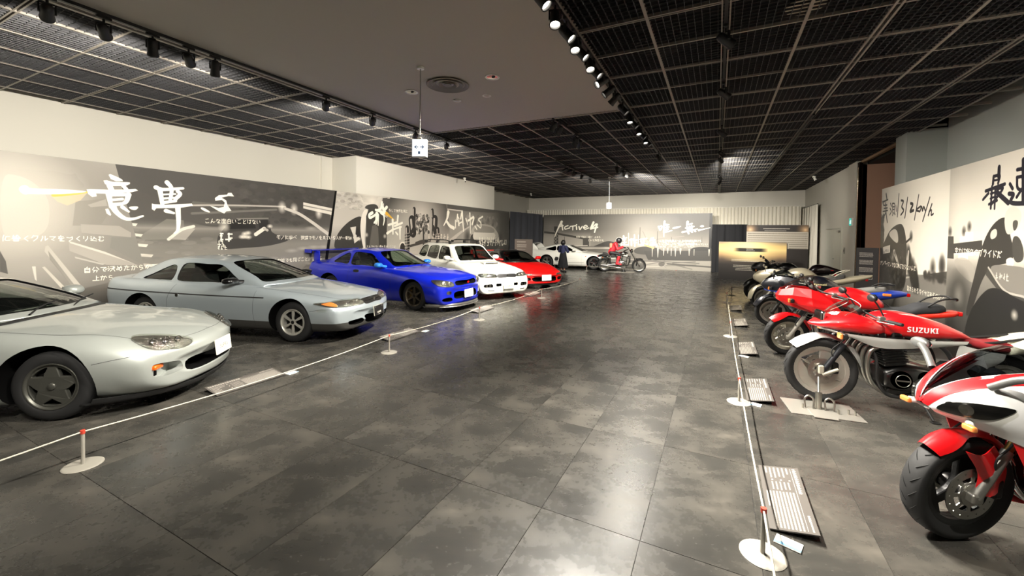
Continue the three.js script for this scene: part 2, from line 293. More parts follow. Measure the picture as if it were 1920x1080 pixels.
function trackLight(x, z, aim, label, cd, angle = 0.5, pen = 0.8, lit = true) {
  const t = thing('track_light', label, 'spotlight', [x, 3.893, z], 0, 'black track spotlights');
  const d = V(aim[0] - x, aim[1] - 3.893, aim[2] - z).normalize(), yaw = Math.atan2(-d.x, -d.z), pitch = Math.asin(d.y);
  const stem = obj('stem', lampGeo.stem, M.blackPlastic, t), yoke = obj('yoke', lampGeo.yoke, M.blackPlastic, t); yoke.rotation.y = yaw;
  const head = obj('head', lampGeo.head, M.blackPlastic, t); head.rotation.set(pitch, yaw, 0, 'YXZ');
  const lens = obj('lens', lampGeo.lens, cd ? lampGlow : lampGlass, t); lens.rotation.copy(head.rotation);
  if (cd) {
    const s = new THREE.SpotLight(WARM, cd, 0, angle, pen, 2); s.position.copy(d.clone().multiplyScalar(0.125)); s.target.position.copy(d.clone().multiplyScalar(3));
    s.castShadow = true; s.shadow.radius = 2.2; t.add(s, s.target);
  }
}
{
  const row = (list, x, aimOf, label, cd, ang, pen) => list.forEach((z, i) => trackLight(x, z, aimOf(z, i), label(z, i), cd, ang, pen));
  const nth = ['first', 'second', 'third', 'fourth', 'fifth', 'sixth', 'seventh', 'eighth', 'ninth', 'tenth'];
  // right edge of the flat panel, towards the motorcycles: the long glowing row
  row([-3.469, -3.835, -4.17, -4.452, -4.682, -5.047, -5.298], -1.484, (z, i) => i % 2 ? [-0.9 + 0.4 * i * 0.3, 0, z + 1.6] : [1.4 + 0.1 * i, 0.3, z * 1.02], (z, i) => `lit spotlight at the flat panel's right edge, ${nth[i]} in the near bright run`, LAMP.bike, 0.75, 1);
  row([-5.685, -6.092, -6.479], -1.484, (z, i) => [-5.2, 0.6, [-2.4, -4.6, -7.2][i]], (z, i) => `dark spotlight facing away at the flat panel's right edge, ${nth[i]} of three`, LAMP.car, 0.55, 1);
  row([-7.064, -7.66, -8.046, -8.611, -9.008, -9.478, -9.771], -1.484, (z, i) => i % 2 ? [-0.8, 0, z + 1.2] : [1.6, 0.4, z * 1.03], (z, i) => `lit spotlight past the flat panel's right corner, ${nth[i]} in the far bright run`, LAMP.bike * 0.8, 0.75, 1);
  trackLight(-1.48, -11.74, [-0.8, 1.2, -22], 'lone lit spotlight at the far end of the right panel track', LAMP.back, 0.4);
  // aisle track: the murals on the right and at the end
  row([-5.047, -6.907, -9.52, -11.819], 0.031, (z, i) => [3.3, 1.7, [-7.2, -9.2, -11.2, -17][i]], (z, i) => `spotlight on the straight aisle track, ${nth[i]} from the top of the photo`, LAMP.wall * 0.8, 0.7, 1);
  row([-12.895, -16.574, -18.026], 0.031, (z, i) => [[2.4, 1.8, -21.5], [1.6, 1.2, -20.5], [-1.5, 1.6, -22.2]][i], (z, i) => `spotlight on the far stretch of the aisle track, ${nth[i]} from its near end`, LAMP.back * 0.6, 0.6, 1);
  // left edge of the flat panel: washing the left wall
  row([0.627, -0.418, -1.578, -1.996, -2.79, -4.807, -5.852, -7.106, -8.255], -5.98, (z, i) => [BX, 2.5, [0.6, -1.0, -2.6, -4.2, -5.8, -7.4, -9.2, -11, -13][i]], (z, i) => `black spotlight on the left panel track facing the left wall, ${nth[i]} from near`, LAMP.wall, 0.85, 1);
  row([-2.424, -3.093], -5.98, (z, i) => [-8, 0.3, z - 1], (z, i) => `unlit black spotlight on the left panel track, ${nth[i]} unlit one from near`, 0, 0.5);
  row([-7.628, -7.973, -9.029, -9.332], -2.947, (z, i) => [[-5.4, 0.6, -7.6], [-5.6, 0.6, -9.6], [-5.8, 0.5, -11], [-5.6, 0.5, -13]][i], (z, i) => `black spotlight past the flat panel's far edge, ${nth[i]} from its near end`, LAMP.car, 0.55, 1);
  row([-12.874, -13.271, -13.794, -14.64, -15.738], -4.525, (z, i) => [[BX, 1.8, -13.5], [BX, 1.8, -15.5], [BX, 2, -17.5], [-7.5, 1.6, -22.2], [-5.4, 1.5, -22.2]][i], (z, i) => `black spotlight of the far short row, ${nth[i]} from its near end`, LAMP.wall, 0.6, 0.9);
  row([-13.376, -14.139, -14.431, -14.86], -2.957, (z, i) => [[-3.6, 0.6, -20], [-6, 0.6, -20.5], [-3.4, 1.8, -22.2], [-1.4, 1.8, -22.2]][i], (z, i) => `black spotlight over the far ridden motorcycle, ${nth[i]} from the near end`, LAMP.back, 0.55, 1);
  // near lamps above and behind the photographer
  row([-1.985, -0.731, 0.418], -1.484, (z, i) => [[-5.0, 0.5, -1.6], [-5.4, 0.6, -3.6], [-6, 0.9, -0.6]][i], (z, i) => `spotlight just above the photographer aimed at the silver cars, ${nth[i]} of three`, LAMP.near, 0.6, 1);
  row([-1.463, -2.717], 0.031, (z, i) => [[1.6, 0.6, -3.2], [3.4, 1.6, -6]][i], (z, i) => `spotlight on the near aisle track above the photographer, ${nth[i]} of two`, LAMP.bike, 0.6, 1);
}

// ================= printed panels =================
// brush glyphs of the small lettering: strokes on a 10 x 10 grid, x then y
const GLYPH = {
  に: '20 14 19|42 82|43 37 48 88', 響: '20 12 32 13 34|50 43 60|60 83|65 94 65|14 94|25 85|05 95|50 55|26 76 79 29 26|28 78', く: '71 35 79', ク: '30 14|31 81 75 39', ル: '31 34 19|61 68 95', マ: '12 82 55|36 68', を: '12 72|40 15 54 58|84 36 39 89', つ: '13 54 82 86 49', り: '21 25|71 75 49', 込: '11 22|04 24 18 99|52 63 37|53 64 96', む: '12 52|31 36 27 16|36 29 79 87|71 83', 
  こ: '22 71|27 39 88', ん: '41 19 45 68 96', な: '12 52|41 15|72 84|63 66 59 38 56 89', 面: '01 91|50 42|13 93 99 19 13|43 49|63 69|45 65|47 67', 白: '50 32|22 82 89 29 22|25 85', い: '12 17 38|72 86', と: '31 45|82 36 39 89', は: '11 18|42 92|71 77 59 47 88', 
  モ: '11 81|04 94|41 48 88', ノ: '71 55 19', 学: '11 23|50 43|81 72|04 14 94 95|26 76 57|57 59 39|07 97', べ: '06 33 97|61 72|80 91', 現: '01 41|04 34|19 48|21 28|51 91 96 56 51|53 93|54 94|57 39|77 78 98', 場: '02 32|21 27|09 38|51 91 94 54 51|52 92|46 96|57 39|67 97 89|77 59', で: '12 82 45 58 78|75 86|94 95', 見: '31 71 76 36 31|32 72|34 74|46 19|66 68 98', て: '11 82 45 48 78', る: '21 71 14 55 87 59 38 57', 人: '50 47 19|54 99', が: '03 63 57 49|31 19|72 85|81 92|92 93', 一: '05 95', 番: '71 22|13 93|30 36|70 56|25 05|56 86|26 76 79 26|28 78|51 59', 強: '01 31 33 03 05 35 39 19|62 53 93|83 94|55 95 97 57 55|75 79|49 99', 
  自: '50 42|22 82 89 29 22|24 84|27 87', 分: '31 15|61 95|26 76 69|46 29', 決: '01 12|04 14|08 25|31 91|73 93|71 74 39|75 99|34 94', め: '21 45 58|71 47 17 24 83 87 69', た: '12 62|41 19|54 83|56 58 88', か: '03 63 57 49|31 19|72 95', ら: '31 62|22 25 65 77 39', 必: '13 07|31 43|22 26 58 87 86|72 29|84 95', 死: '01 91|31 05|33 63 46 09|34 35|65 62|61 68 98|93 65', 上: '51 59|54 84|09 99', 
  社: '10 21|02 32 06|26 29|24 35|43 93|61 69|38 98', 長: '21 81|21 25|23 73|24 74|06 96|26 29 47|56 99|86 67', の: '51 47 18 04 42 92 97 69', 前: '20 32|80 62|03 93|15 19|15 45 49|17 47|65 68|85 89 69', も: '41 38 79 86|13 63|15 65', 同: '11 19|11 91 99 79|33 73|45 75 78 48 45', じ: '31 37 59 86|61 73|80 92', 言: '50 51|12 92|24 84|26 86|28 88 89 29 28', え: '41 62|13 73 18|45 68 98', 
  そ: '21 71 14|14 95 47 69 79', し: '31 37 59 87', 情: '12 14|21 29|33 44|42 92|53 83|44 94|55 59|55 85 89|57 87', 熱: '11 51|31 34|04 54|15 55|51 91 96|62 54|18 09|37 48|57 68|77 98', 常: '50 52|20 32|80 72|13 14|13 93 94|34 74 76 36 34|17 19|17 87 89|56 99', 暴: '20 80 83 23 20|21 81|14 94|34 36|64 66|06 96|56 59|37 09|66 99', れ: '21 29|03 33 08|26 62 67 98', 馬: '20 26|20 80|22 72|24 74|26 86 89 69|17 09|37 38|57 58', '、': '27 49',
  空: '50 51|12 13|12 92 93|43 26|63 65 85|26 76|56 59|19 99', 力: '13 83 78 59|41 19', 我: '41 03|04 94|31 39 19|07 47|61 66 99 98|81 92|86 48', '々': '31 04|32 72 46|35 57|26 67', プ: '12 72 59|90 91 81', ラ: '21 71|13 83 49', イ: '81 15|54 59', ド: '31 39|34 77|71 82|91 92', だ: '12 52|31 19|44 73|46 48 78|81 82|91 92', 
  ナ: '13 93|51 45 19', ン: '11 33|29 85', バ: '31 05|61 97|81 82|90 92', 'ー': '05 95', ワ: '12 15|12 82 75 39', け: '11 18|42 92|71 76 49', ば: '11 18|42 82|61 67 49 78|91 92', 耐: '01 51|31 23|13 19|13 53 59|26 29|36 39|62 92|81 89 69|65 77', タ: '41 14|32 82 69|35 77', ヤ: '04 83 66|31 59', あ: '12 72|41 38|63 28 15 64 97 69', '？': '22 51 82 55 56|58 59', わ: '21 29|03 33 08|26 63 86 59', ず: '12 92|51 57 39|51 34 55|81 82|92 93', 数: '11 12|03 53|30 36|51 42|06 56|26 09|17 49|71 54|62 92|83 79|64 99', 百: '01 91|51 43|23 83 89 29 23|26 86', メ: '71 18|33 87', ト: '31 39|34 77', 加: '03 43 49 29|21 08|52 92 98 58 52', 速: '11 22|04 24 18 99|41 91|71 78|43 83 85 45 43|66 38|66 97', 賭: '01 41 46 06 01|02 42|04 44|16 09|36 38|52 82|71 74|55 95|91 56|66 86 89 69 66|67 87', 世: '03 93|21 28 98|51 56 86|81 86', 界: '20 80 84 24 20|50 54|22 82|44 07|54 97|36 18|66 69', 観: '12 42|03 43|21 09|14 19|15 45|17 47|19 49|55 59|61 91 96 61|63 93|67 49|87 99', っ: '25 54 76 58', 四: '12 92 98 18 12|42 36|62 66 86', 踏: '01 41 44 01|24 28|09 48|51 58|71 44|55 95 99 55|57 97', み: '21 52 19 15 96|74 59', 曲: '12 92 99 19 12|15 95|41 49|61 69', げ: '11 18|42 82|71 76 49|91 92', 止: '51 58|54 94|24 28|09 99', ど: '31 44|72 36 39 79|80 81|91 92', 路: '01 41 44 01|24 28|09 48|61 44|62 82 46|53 96|56 86 89 56',
};

const strokesOf = {};
for (const k in GLYPH) strokesOf[k] = GLYPH[k].split('|').map((s) => s.trim().split(' ').map((p) => [+p[0] / 9, +p[1] / 9]));
// a board coordinate system: s metres along, y metres up
function board(len, ppm, H, off = 0) {
  return { X: (s) => (s - off) * ppm, Y: (y) => (H - y) * ppm, k: ppm };
}
const gray = (v, a = 1) => `rgba(${v},${Math.round(v * 0.965)},${Math.round(v * 0.9)},${a})`;
let LW = 1;
function brushes(c, B) {
  const poly = (p, fill) => { c.beginPath(); for (let i = 0; i < p.length; i += 2) (i ? c.lineTo : c.moveTo).call(c, B.X(p[i]), B.Y(p[i + 1])); c.closePath(); c.fillStyle = fill; c.fill(); };
  const soft = (p, fill) => { const n = p.length / 2, q = (i) => [B.X(p[(i % n) * 2]), B.Y(p[(i % n) * 2 + 1])]; c.beginPath(); for (let i = 0; i < n; i++) { const a = q(i), b = q(i + 1), m = [(a[0] + b[0]) / 2, (a[1] + b[1]) / 2]; if (!i) c.moveTo(...m); else c.quadraticCurveTo(...a, ...m); } const a = q(0), b = q(1); c.quadraticCurveTo(...a, (a[0] + b[0]) / 2, (a[1] + b[1]) / 2); c.closePath(); c.fillStyle = fill; c.fill(); };
  const line = (p, w_, col, w2_ = w_) => { const w = w_ * LW, w2 = w2_ * LW; // tapering brush line, w in metres
    const pts = new THREE.CatmullRomCurve3(Array.from({ length: p.length / 2 }, (_, i) => V(B.X(p[2 * i]), B.Y(p[2 * i + 1]), 0)), false, 'centripetal').getPoints(p.length * 5);
    c.fillStyle = col; pts.forEach((q, i) => { const r = lerp(w, w2, i / (pts.length - 1)) * B.k / 2; const nx = pts[Math.min(i + 1, pts.length - 1)]; const n = Math.max(1, Math.ceil(q.distanceTo(nx) / Math.max(r * 0.4, 0.5))); for (let j = 0; j < n; j++) { c.beginPath(); c.arc(lerp(q.x, nx.x, j / n), lerp(q.y, nx.y, j / n), Math.max(r, 0.4), 0, 7); c.fill(); } });
  };
  const blob = (p, r, col, sy = 1) => { const x = B.X(p[0]), y = B.Y(p[1]), R = r * B.k; c.save(); c.translate(x, y); c.scale(1, sy); const g = c.createRadialGradient(0, 0, 0, 0, 0, R); g.addColorStop(0, col); g.addColorStop(0.55, col.replace(/[\d.]+\)$/, (m) => parseFloat(m) * 0.5 + ')')); g.addColorStop(1, col.replace(/[\d.]+\)$/, '0)')); c.fillStyle = g; c.fillRect(-R, -R, 2 * R, 2 * R); c.restore(); };
  const text = (str, a, b, col = 'rgba(240,234,216,1)', wt = 0.1) => { // from the left end a to the right end b, both at mid height
    const ch = [...str], w = (b[0] - a[0]) / ch.length, h = Math.abs(w) * 0.92;
    ch.forEach((k, i) => { const st = strokesOf[k]; if (!st) return; const s0 = a[0] + w * (i + 0.06), y0 = lerp(a[1], b[1], (i + 0.5) / ch.length) + h / 2; c.strokeStyle = col; c.lineCap = c.lineJoin = 'round'; c.lineWidth = Math.max(1, Math.abs(w) * wt * B.k); for (const q of st) { c.beginPath(); q.forEach(([x, y], j) => (j ? c.lineTo : c.moveTo).call(c, B.X(s0 + x * w * 0.86), B.Y(y0 - y * h))); c.stroke(); } });
  };
  const dashes = (a, b, h, col, gap = 0.35) => { c.fillStyle = col; let s = a[0]; while (s < b[0]) { const w = h * rr(0.5, 0.95); if (rnd() > gap * 0.2) { for (let k = 0; k < 3; k++) c.fillRect(B.X(s + rr(0, w * 0.5)), B.Y(a[1] + h * rr(-0.5, 0.5)), w * rr(0.3, 0.7) * B.k, Math.max(1, h * 0.16 * B.k)); c.fillRect(B.X(s + w * rr(0.2, 0.6)), B.Y(a[1] + h / 2), Math.max(1, h * 0.16 * B.k), h * B.k); } s += w + h * 0.1; } };
  const grain = (n, s0, s1, y0, y1, v0, v1, a, r0, r1, ry = 1) => { for (let i = 0; i < n; i++) { c.beginPath(); const r = rr(r0, r1) * B.k; c.ellipse(B.X(rr(s0, s1)), B.Y(rr(y0, y1)), r, r * ry, 0, 0, 7); c.fillStyle = gray(Math.round(rr(v0, v1)), a); c.fill(); } };
  const band = (s0, s1, y0, y1, stops, vert = true) => { const g = vert ? c.createLinearGradient(0, B.Y(y1), 0, B.Y(y0)) : c.createLinearGradient(B.X(s0), 0, B.X(s1), 0); stops.forEach(([t, col]) => g.addColorStop(t, col)); c.fillStyle = g; c.fillRect(B.X(s0), B.Y(y1), (s1 - s0) * B.k, (y1 - y0) * B.k); };
  const clip = (p, f) => { c.save(); c.beginPath(); for (let i = 0; i < p.length; i += 2) (i ? c.lineTo : c.moveTo).call(c, B.X(p[i]), B.Y(p[i + 1])); c.closePath(); c.clip(); f(); c.restore(); };
  return { poly, soft, line, blob, text, dashes, grain, band, clip };
}
const INK = 'rgba(242,237,220,1)';
function leftMural(c, B) {
  seed = 501;
  const { poly, soft, line, blob, text, dashes, grain, band, clip } = brushes(c, B);
  // dial print at the left
  band(-0.2, 7, 0, 3, [[0, gray(128)], [0.35, gray(150)], [0.7, gray(112)], [1, gray(66)]]);
  blob([4.12,2.69], 2.2, gray(168, 0.8)); blob([3.13,2.52], 1.1, gray(95, 0.6)); blob([3.71,2.02], 1.5, gray(112, 0.8)); blob([3.91,1.94], 1.2, gray(104, 0.7));
  soft([3.24,2.69,3.45,2.68,3.66,2.71,3.87,2.66,3.91,2.72,3.94,2.61,4.07,2.46,3.71,2.38,3.45,2.36,3.31,2.56], gray(112, 0.75));
  soft([3.09,2.57,3.25,2.59,3.43,2.5,3.58,2.29,3.61,2.01,3.57,1.68,3.33,1.54,3.08,1.55], gray(176, 0.75));
  blob([3.22,2.18], 0.95, gray(226, 0.85)); blob([3.15,1.89], 1.5, gray(182, 0.6)); blob([3.46,2.01], 1.1, gray(186, 0.45));
  poly([3.91,2.22,4.32,2.3,4.32,1.99,4.24,1.84,4.46,1.81,3.87,1.8], gray(126, 0.5));
  poly([3.97,1.83,4.48,1.81,4.65,1.69,4.65,1.6,3.98,1.68], gray(160, 0.8)); poly([4.06,2.17,4.3,2.29,4.32,2.17,4.1,2.13], gray(170, 0.6));
  poly([3.55,1.45,3.58,1.47,3.99,0.72,3.87,0.73,3.74,0.99,3.54,1.37], gray(172)); poly([3.58,1.38,3.91,0.73,3.87,0.73,3.6,1.23], gray(120, 0.8));
  poly([3.82,1.54,4.28,1.34,4.68,1.11,4.76,1.06,4.3,1.1,3.83,1.37], gray(158)); poly([3.82,1.54,4.28,1.34,4.68,1.11,4.3,1.29,3.84,1.5], gray(205, 0.8)); poly([3.89,1.27,4.28,1.12,4.25,1.1,3.9,1.24], gray(180, 0.8));
  poly([4.37,1.6,4.75,1.6,4.87,1.1,4.76,1.11,4.35,1.41], gray(124, 0.9)); poly([3.4,1.13,3.44,1.13,3.45,0.89,3.43,0.92], gray(190)); poly([3.51,1.11,3.54,1.12,3.78,0.74,3.72,0.75], gray(176));
  poly([3.07,1.4,3.13,1.23,3.15,1.03,3.07,1.07], gray(60, 0.8));
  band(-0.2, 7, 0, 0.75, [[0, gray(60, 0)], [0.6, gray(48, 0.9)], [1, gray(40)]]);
  // track print
  const trackEdge = [4.37,3,4.41,2.94,4.63,2.2,4.88,1.11,5.02,0.45];
  const t0 = [4.41,2.95,4.89,0.82,5.09,-0.04,8.75,-1.01,8.75,0.78,9.24,2.95];
  clip([t0[0], t0[1] + 0.1, t0[2], t0[3], t0[2] + 0.45, -0.2, t0[10] - 0.5, -0.2, t0[10] - 0.3, 1.2, t0[10], t0[11], t0[10], 3.1, t0[0] - 0.1, 3.1], () => {
    band(3, 9.8, 0, 3, [[0, gray(72)], [0.4, gray(84)], [0.52, gray(128)], [1, gray(112)]]);
    blob([8.1,2.7], 2.0, gray(52, 0.6), 0.5); grain(220, 6.2, 9, 1.9, 2.9, 44, 92, 0.3, 0.03, 0.12, 0.6);
    blob([5.25,2.71], 1.6, gray(74, 0.9)); poly([4.72,2.49,4.97,1.96,5.53,1.99,5.56,2.33,5.24,2.34], gray(78, 0.55));
    poly([5,1.8,5.21,1.97,5.5,1.95,5.51,1.81,5.25,1.56,4.84,1.55,4.76,1.61], gray(128, 0.7));
    band(4, 9.8, 1.62, 1.95, [[0, gray(92, 0.0)], [0.5, gray(150, 0.8)], [1, gray(116, 0.2)]]);
    for (let i = 0; i < 9; i++) poly([4.4 + i * 0.05, 1.9 - i * 0.1, 4.75 + i * 0.04, 1.86 - i * 0.1, 4.72 + i * 0.04, 1.81 - i * 0.1, 4.36 + i * 0.05, 1.85 - i * 0.1], i % 2 ? gray(122) : gray(206));
    poly([5.24,1.56,5.5,1.81,5.71,1.78,5.53,1.54], gray(190, 0.6)); line([5.24,1.56,5.47,1.76,5.68,1.83], 0.06, gray(214, 0.9)); grain(120, 4.2, 6.2, 0.5, 1.6, 90, 170, 0.22, 0.04, 0.16, 0.3);
    line([5.59,1.95,6,1.86,6.74,1.92], 0.05, gray(78, 0.7)); line([5.68,2.33,6.23,2.31,6.74,2.31], 0.06, gray(96, 0.9)); line([5.65,2.1,6.54,2.19,7.49,2.29], 0.05, gray(108, 0.8)); line([5.65,2.27,6.35,2.32,7.73,2.38], 0.04, gray(170, 0.6));
    poly([8.23,2.53,9.27,2.41,9.28,2.21,8.23,2.37], gray(206)); poly([8.23,2.46,9.28,2.34,9.28,2.31,8.23,2.43], gray(128)); for (const p of [[1015, 235], [1055, 265], [1145, 295], [1205, 315]]) blob([[7.64,2.62][0] + (p[0] - 1015) * 0.0082, 2.36 - (p[0] - 1015) * 0.0008], 0.13, gray(222, 0.95), 1.4);
    line([7.73,2.33,8.1,2.22,8.49,2.01,8.83,1.8,9.16,1.6], 0.07, gray(192), 0.1);
    // the dark car drifting through the bend
    soft([6.13,1.6,6.22,1.72,6.35,1.9,6.5,2.03,6.82,2.06,7.29,2.08,7.35,1.88,7.35,1.69,7.97,1.55,7.33,1.38,6.73,1.35,6.22,1.32,6.14,1.4], gray(62)); poly([6.35,1.86,6.52,2.01,6.94,2.02,6.98,1.81,6.38,1.78], gray(38)); poly([7.03,2,7.26,2.04,7.31,1.88,7.07,1.79], gray(40)); poly([6.22,1.7,6.94,1.77,6.98,1.6,6.2,1.54], gray(84, 0.7)); poly([6.54,2.04,7.29,2.08,7.29,2.04,6.54,2.01], gray(120));
    line([6.98,1.67,7.18,1.81], 0.09, gray(226)); line([7.18,1.81,7.26,1.77], 0.06, gray(180)); for (const q of [[6.72,1.68], [6.8,1.7], [6.66,1.61], [6.73,1.61], [6.81,1.6], [7.32,1.87]]) blob(q, 0.09, gray(236, 1), 0.7);
    dashes([6.14,1.6], [6.29,1.6], 0.2, INK); dashes([6.14,1.42], [6.29,1.42], 0.09, INK); dashes([6.14,1.37], [6.29,1.37], 0.09, INK); dashes([6.14,1.49], [6.22,1.49], 0.08, INK); blob([6.28,1.83], 0.14, gray(210, 0.9));
    for (const q of [[8.47,1.84], [8.23,1.3], [8.55,1.33], [8.86,1.33], [7.9,1.25]]) blob(q, 0.22, gray(176, 0.7), 0.3); grain(90, 6.6, 8.8, 0.6, 1.1, 120, 190, 0.2, 0.03, 0.14, 0.25);
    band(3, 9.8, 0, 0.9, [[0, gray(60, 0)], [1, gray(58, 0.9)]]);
  });
  // steering wheel print
  const wheel = [[9.31,2.96][0], 3.1, [9.31,2.96][0], [9.31,2.96][1], [9.12,1.69][0], [9.12,1.69][1], [9.12,1.69][0] - 0.3, -0.2, [11.31,1.51][0], -0.2, [11.31,1.51][0], 1.2, [11.31,2.18][0], 2.2, [11.47,2.9][0], 3];
  clip(wheel, () => {
    band(8.4, 14.5, 0, 3, [[0, gray(170)], [0.35, gray(186)], [0.6, gray(120)], [1, gray(48)]]);
    grain(160, 8.8, 10.6, 2.45, 2.9, 110, 214, 0.4, 0.03, 0.1, 0.5); poly([10.17,2.9,10.91,2.91,10.81,2.66,10.31,2.69], gray(130, 0.6)); blob([10.66,2.74], 0.7, gray(226, 0.9), 0.6);
    soft([10.27,2.3,9.79,2.12,9.4,1.8,9.22,1.49,9.22,1.21,10.42,1.18,10.32,1.88], gray(56)); poly([9.79,1.89,10.01,1.93,9.99,1.69,10.18,1.55,9.95,1.41,9.9,1.66], gray(206)); poly([10.01,1.88,10.11,1.9,10.17,1.64,10.04,1.59], gray(44));
    soft([10.32,1.18,10.18,1.7,10.18,2.14,10.32,2.47,10.51,2.5,10.41,2.14,10.34,1.7,10.4,1.18], gray(220)); soft([10.32,2.51,10.46,2.63,10.86,2.68,10.97,2.47,10.66,2.42,10.51,2.48], gray(64));
    poly([10.41,2.26,10.51,2.48,10.91,2.47,11.34,2.22,11.35,1.15,10.4,1.18], gray(62)); poly([10.66,1.96,10.81,2.01,10.92,1.89,10.97,1.16,10.52,1.17], gray(110, 0.7)); poly([10.99,2.92,11.12,2.93,10.91,2.76,10.83,2.77], gray(200)); poly([11.34,2.91,11.45,2.93,11.1,2.62,11.04,2.63], gray(206));
    poly([11.12,2.89,11.34,2.91,11.17,2.72,11.07,2.69], gray(74)); poly([11.17,2.88,11.47,2.9,11.4,2.18,11.18,2.41], gray(80)); for (const q of [[11.22,1.63], [10.43,1.67], [10.14,1.55]]) blob(q, 0.09, gray(220, 0.9));
  });
  // suspension print
  const s0 = [11.31,2.18][0], s1 = [14.89,1.89][0];
  clip([[11.47,2.9][0], 3, s0, 2.2, [11.31,1.51][0], 1.2, [11.31,1.51][0] + 0.1, -0.2, s1 + 0.15, -0.2, s1, 1.9, [14.73,2.73][0], 2.6, [14.58,2.9][0], 3], () => {
    band(s0 - 0.6, s1 + 0.6, 0, 3, [[0, gray(66)], [0.2, gray(84)], [0.45, gray(150)], [0.7, gray(196)], [1, gray(180)]]);
    blob([13.09,2.43], 1.7, gray(222, 0.9), 0.8); blob([11.89,1.71], 1.2, gray(206, 0.5)); grain(260, [12.81,2.46][0], [13.54,2.49][0], 1.75, 2.42, 30, 236, 0.85, 0.015, 0.06, 1.3);
    for (const [a, b, w] of [[[13.74,2.63], [13.77,2.38], 0.16], [[12.68,2.62], [12.69,2.23], 0.16], [[13.91,2.3], [13.88,1.75], 0.34], [[12.56,2.22], [12.63,1.75], 0.34], [[14.09,1.9], [14.13,1.45], 0.2], [[12.31,1.92], [12.35,1.2], 0.2]]) { line([...a, ...b], w, gray(44)); line([a[0] - 0.05, a[1], b[0] - 0.05, b[1]], w * 0.3, gray(186, 0.8)); }
    line([13.21,1.91,13.23,1.25], 0.08, gray(60)); line([12.79,1.38,13.16,1.46,13.62,1.46], 0.09, gray(70)); line([12.47,1.28,13.34,1.42], 0.09, gray(70)); soft([11.89,1.17,11.95,1.44,12.22,1.44,12.25,1.12], gray(228)); soft([11.92,1.13,11.98,1.38,12.16,1.4,12.25,1.12], gray(50)); line([12.44,1.67,12.66,1.93,12.69,2.23], 0.14, gray(50)); line([13.81,2,13.92,1.67], 0.14, gray(50)); for (let i = 0; i < 14; i++) { line([[14.09,1.88][0] - 0.12, 1.72 - i * 0.05, [14.09,1.88][0] + 0.14, 1.75 - i * 0.05], 0.022, gray(i % 2 ? 30 : 150)); line([[12.31,1.92][0] - 0.12, 1.72 - i * 0.05, [12.31,1.92][0] + 0.14, 1.75 - i * 0.05], 0.022, gray(i % 2 ? 30 : 150)); }
  });
  // rear of a car on a wet road
  clip([[14.58,2.9][0], 3, [14.73,2.73][0], 2.6, s1, 1.9, s1 + 0.15, -0.2, 20.6, -0.2, 20.6, 3], () => {
    band(s1 - 0.6, 20.6, 0, 3, [[0, gray(96)], [0.3, gray(150)], [0.6, gray(150)], [1, gray(96)]]); band(s1 - 0.6, 20.6, 0, 3, [[0, gray(150, 0)], [0.55, gray(120, 0)], [0.8, gray(66, 0.9)], [1, gray(40)]], false);
    poly([14.73,2.74,16.01,2.74,17.89,2.77,20.53,2.91,20.52,3.26,14.72,3], gray(74, 0.8)); grain(160, [16.02,2.62][0], [18.97,2.77][0], 2.05, 2.5, 70, 190, 0.35, 0.05, 0.16, 1.1); line([14.73,2.74,15.84,2.73], 0.05, gray(200, 0.8)); line([14.98,1.44,15.61,1.76,16.38,2.06], 0.2, gray(190, 0.5), 0.05);
    soft([16.25,1.48,16.65,2.07,17.16,2.2,17.9,2.22,18.65,2.11,19.23,1.63,19.35,1.13,16.22,1.19], gray(176)); soft([16.7,1.77,16.88,2.07,17.4,2.16,18.54,2.08,18.82,1.79], gray(146)); soft([16.4,1,16.47,1.67,16.74,1.76,18.44,1.76,18.88,1.63,19.36,0.91], gray(58)); line([16.86,1.65,18.61,1.63], 0.34, gray(214)); blob([16.23,1.6], 0.34, gray(60, 1), 1.2); blob([19.31,1.54], 0.3, gray(50, 1), 1.2);
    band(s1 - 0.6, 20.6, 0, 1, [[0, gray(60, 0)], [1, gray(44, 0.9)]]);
  });
  // brush lettering
  LW = 0.66;
  poly([3.61,2.31,3.87,2.35,4.06,2.38,3.97,2.24,3.81,2.14,3.69,2.2], 'rgba(214,190,150,0.55)'); line([3.65,2.3,3.87,2.34,4.05,2.39], 0.08, 'rgba(226,178,84,0.8)', 0.04);
  soft([3.27,2.35,3.28,2.4,3.33,2.44,3.37,2.42,3.38,2.39,3.47,2.39,3.71,2.41,4.02,2.41,4.06,2.39,3.87,2.35,3.71,2.32,3.47,2.3,3.38,2.3,3.34,2.28,3.3,2.3], INK);
  poly([4.34,2.73,4.36,2.75,4.48,2.7,4.53,2.67,4.54,2.64,4.44,2.63,4.37,2.66], INK); poly([4.27,2.62,4.31,2.63,4.4,2.61,4.6,2.63,4.64,2.63,4.64,2.6,4.58,2.56,4.51,2.55,4.35,2.53,4.29,2.56], INK); line([4.35,2.54,4.38,2.46], 0.12, INK); line([4.54,2.56,4.6,2.48], 0.09, INK); poly([4.05,2.44,4.1,2.45,4.32,2.46,4.57,2.49,4.72,2.52,4.76,2.49,4.67,2.45,4.36,2.39,4.17,2.38,4.18,2.33,4.12,2.31,4.07,2.36], INK);
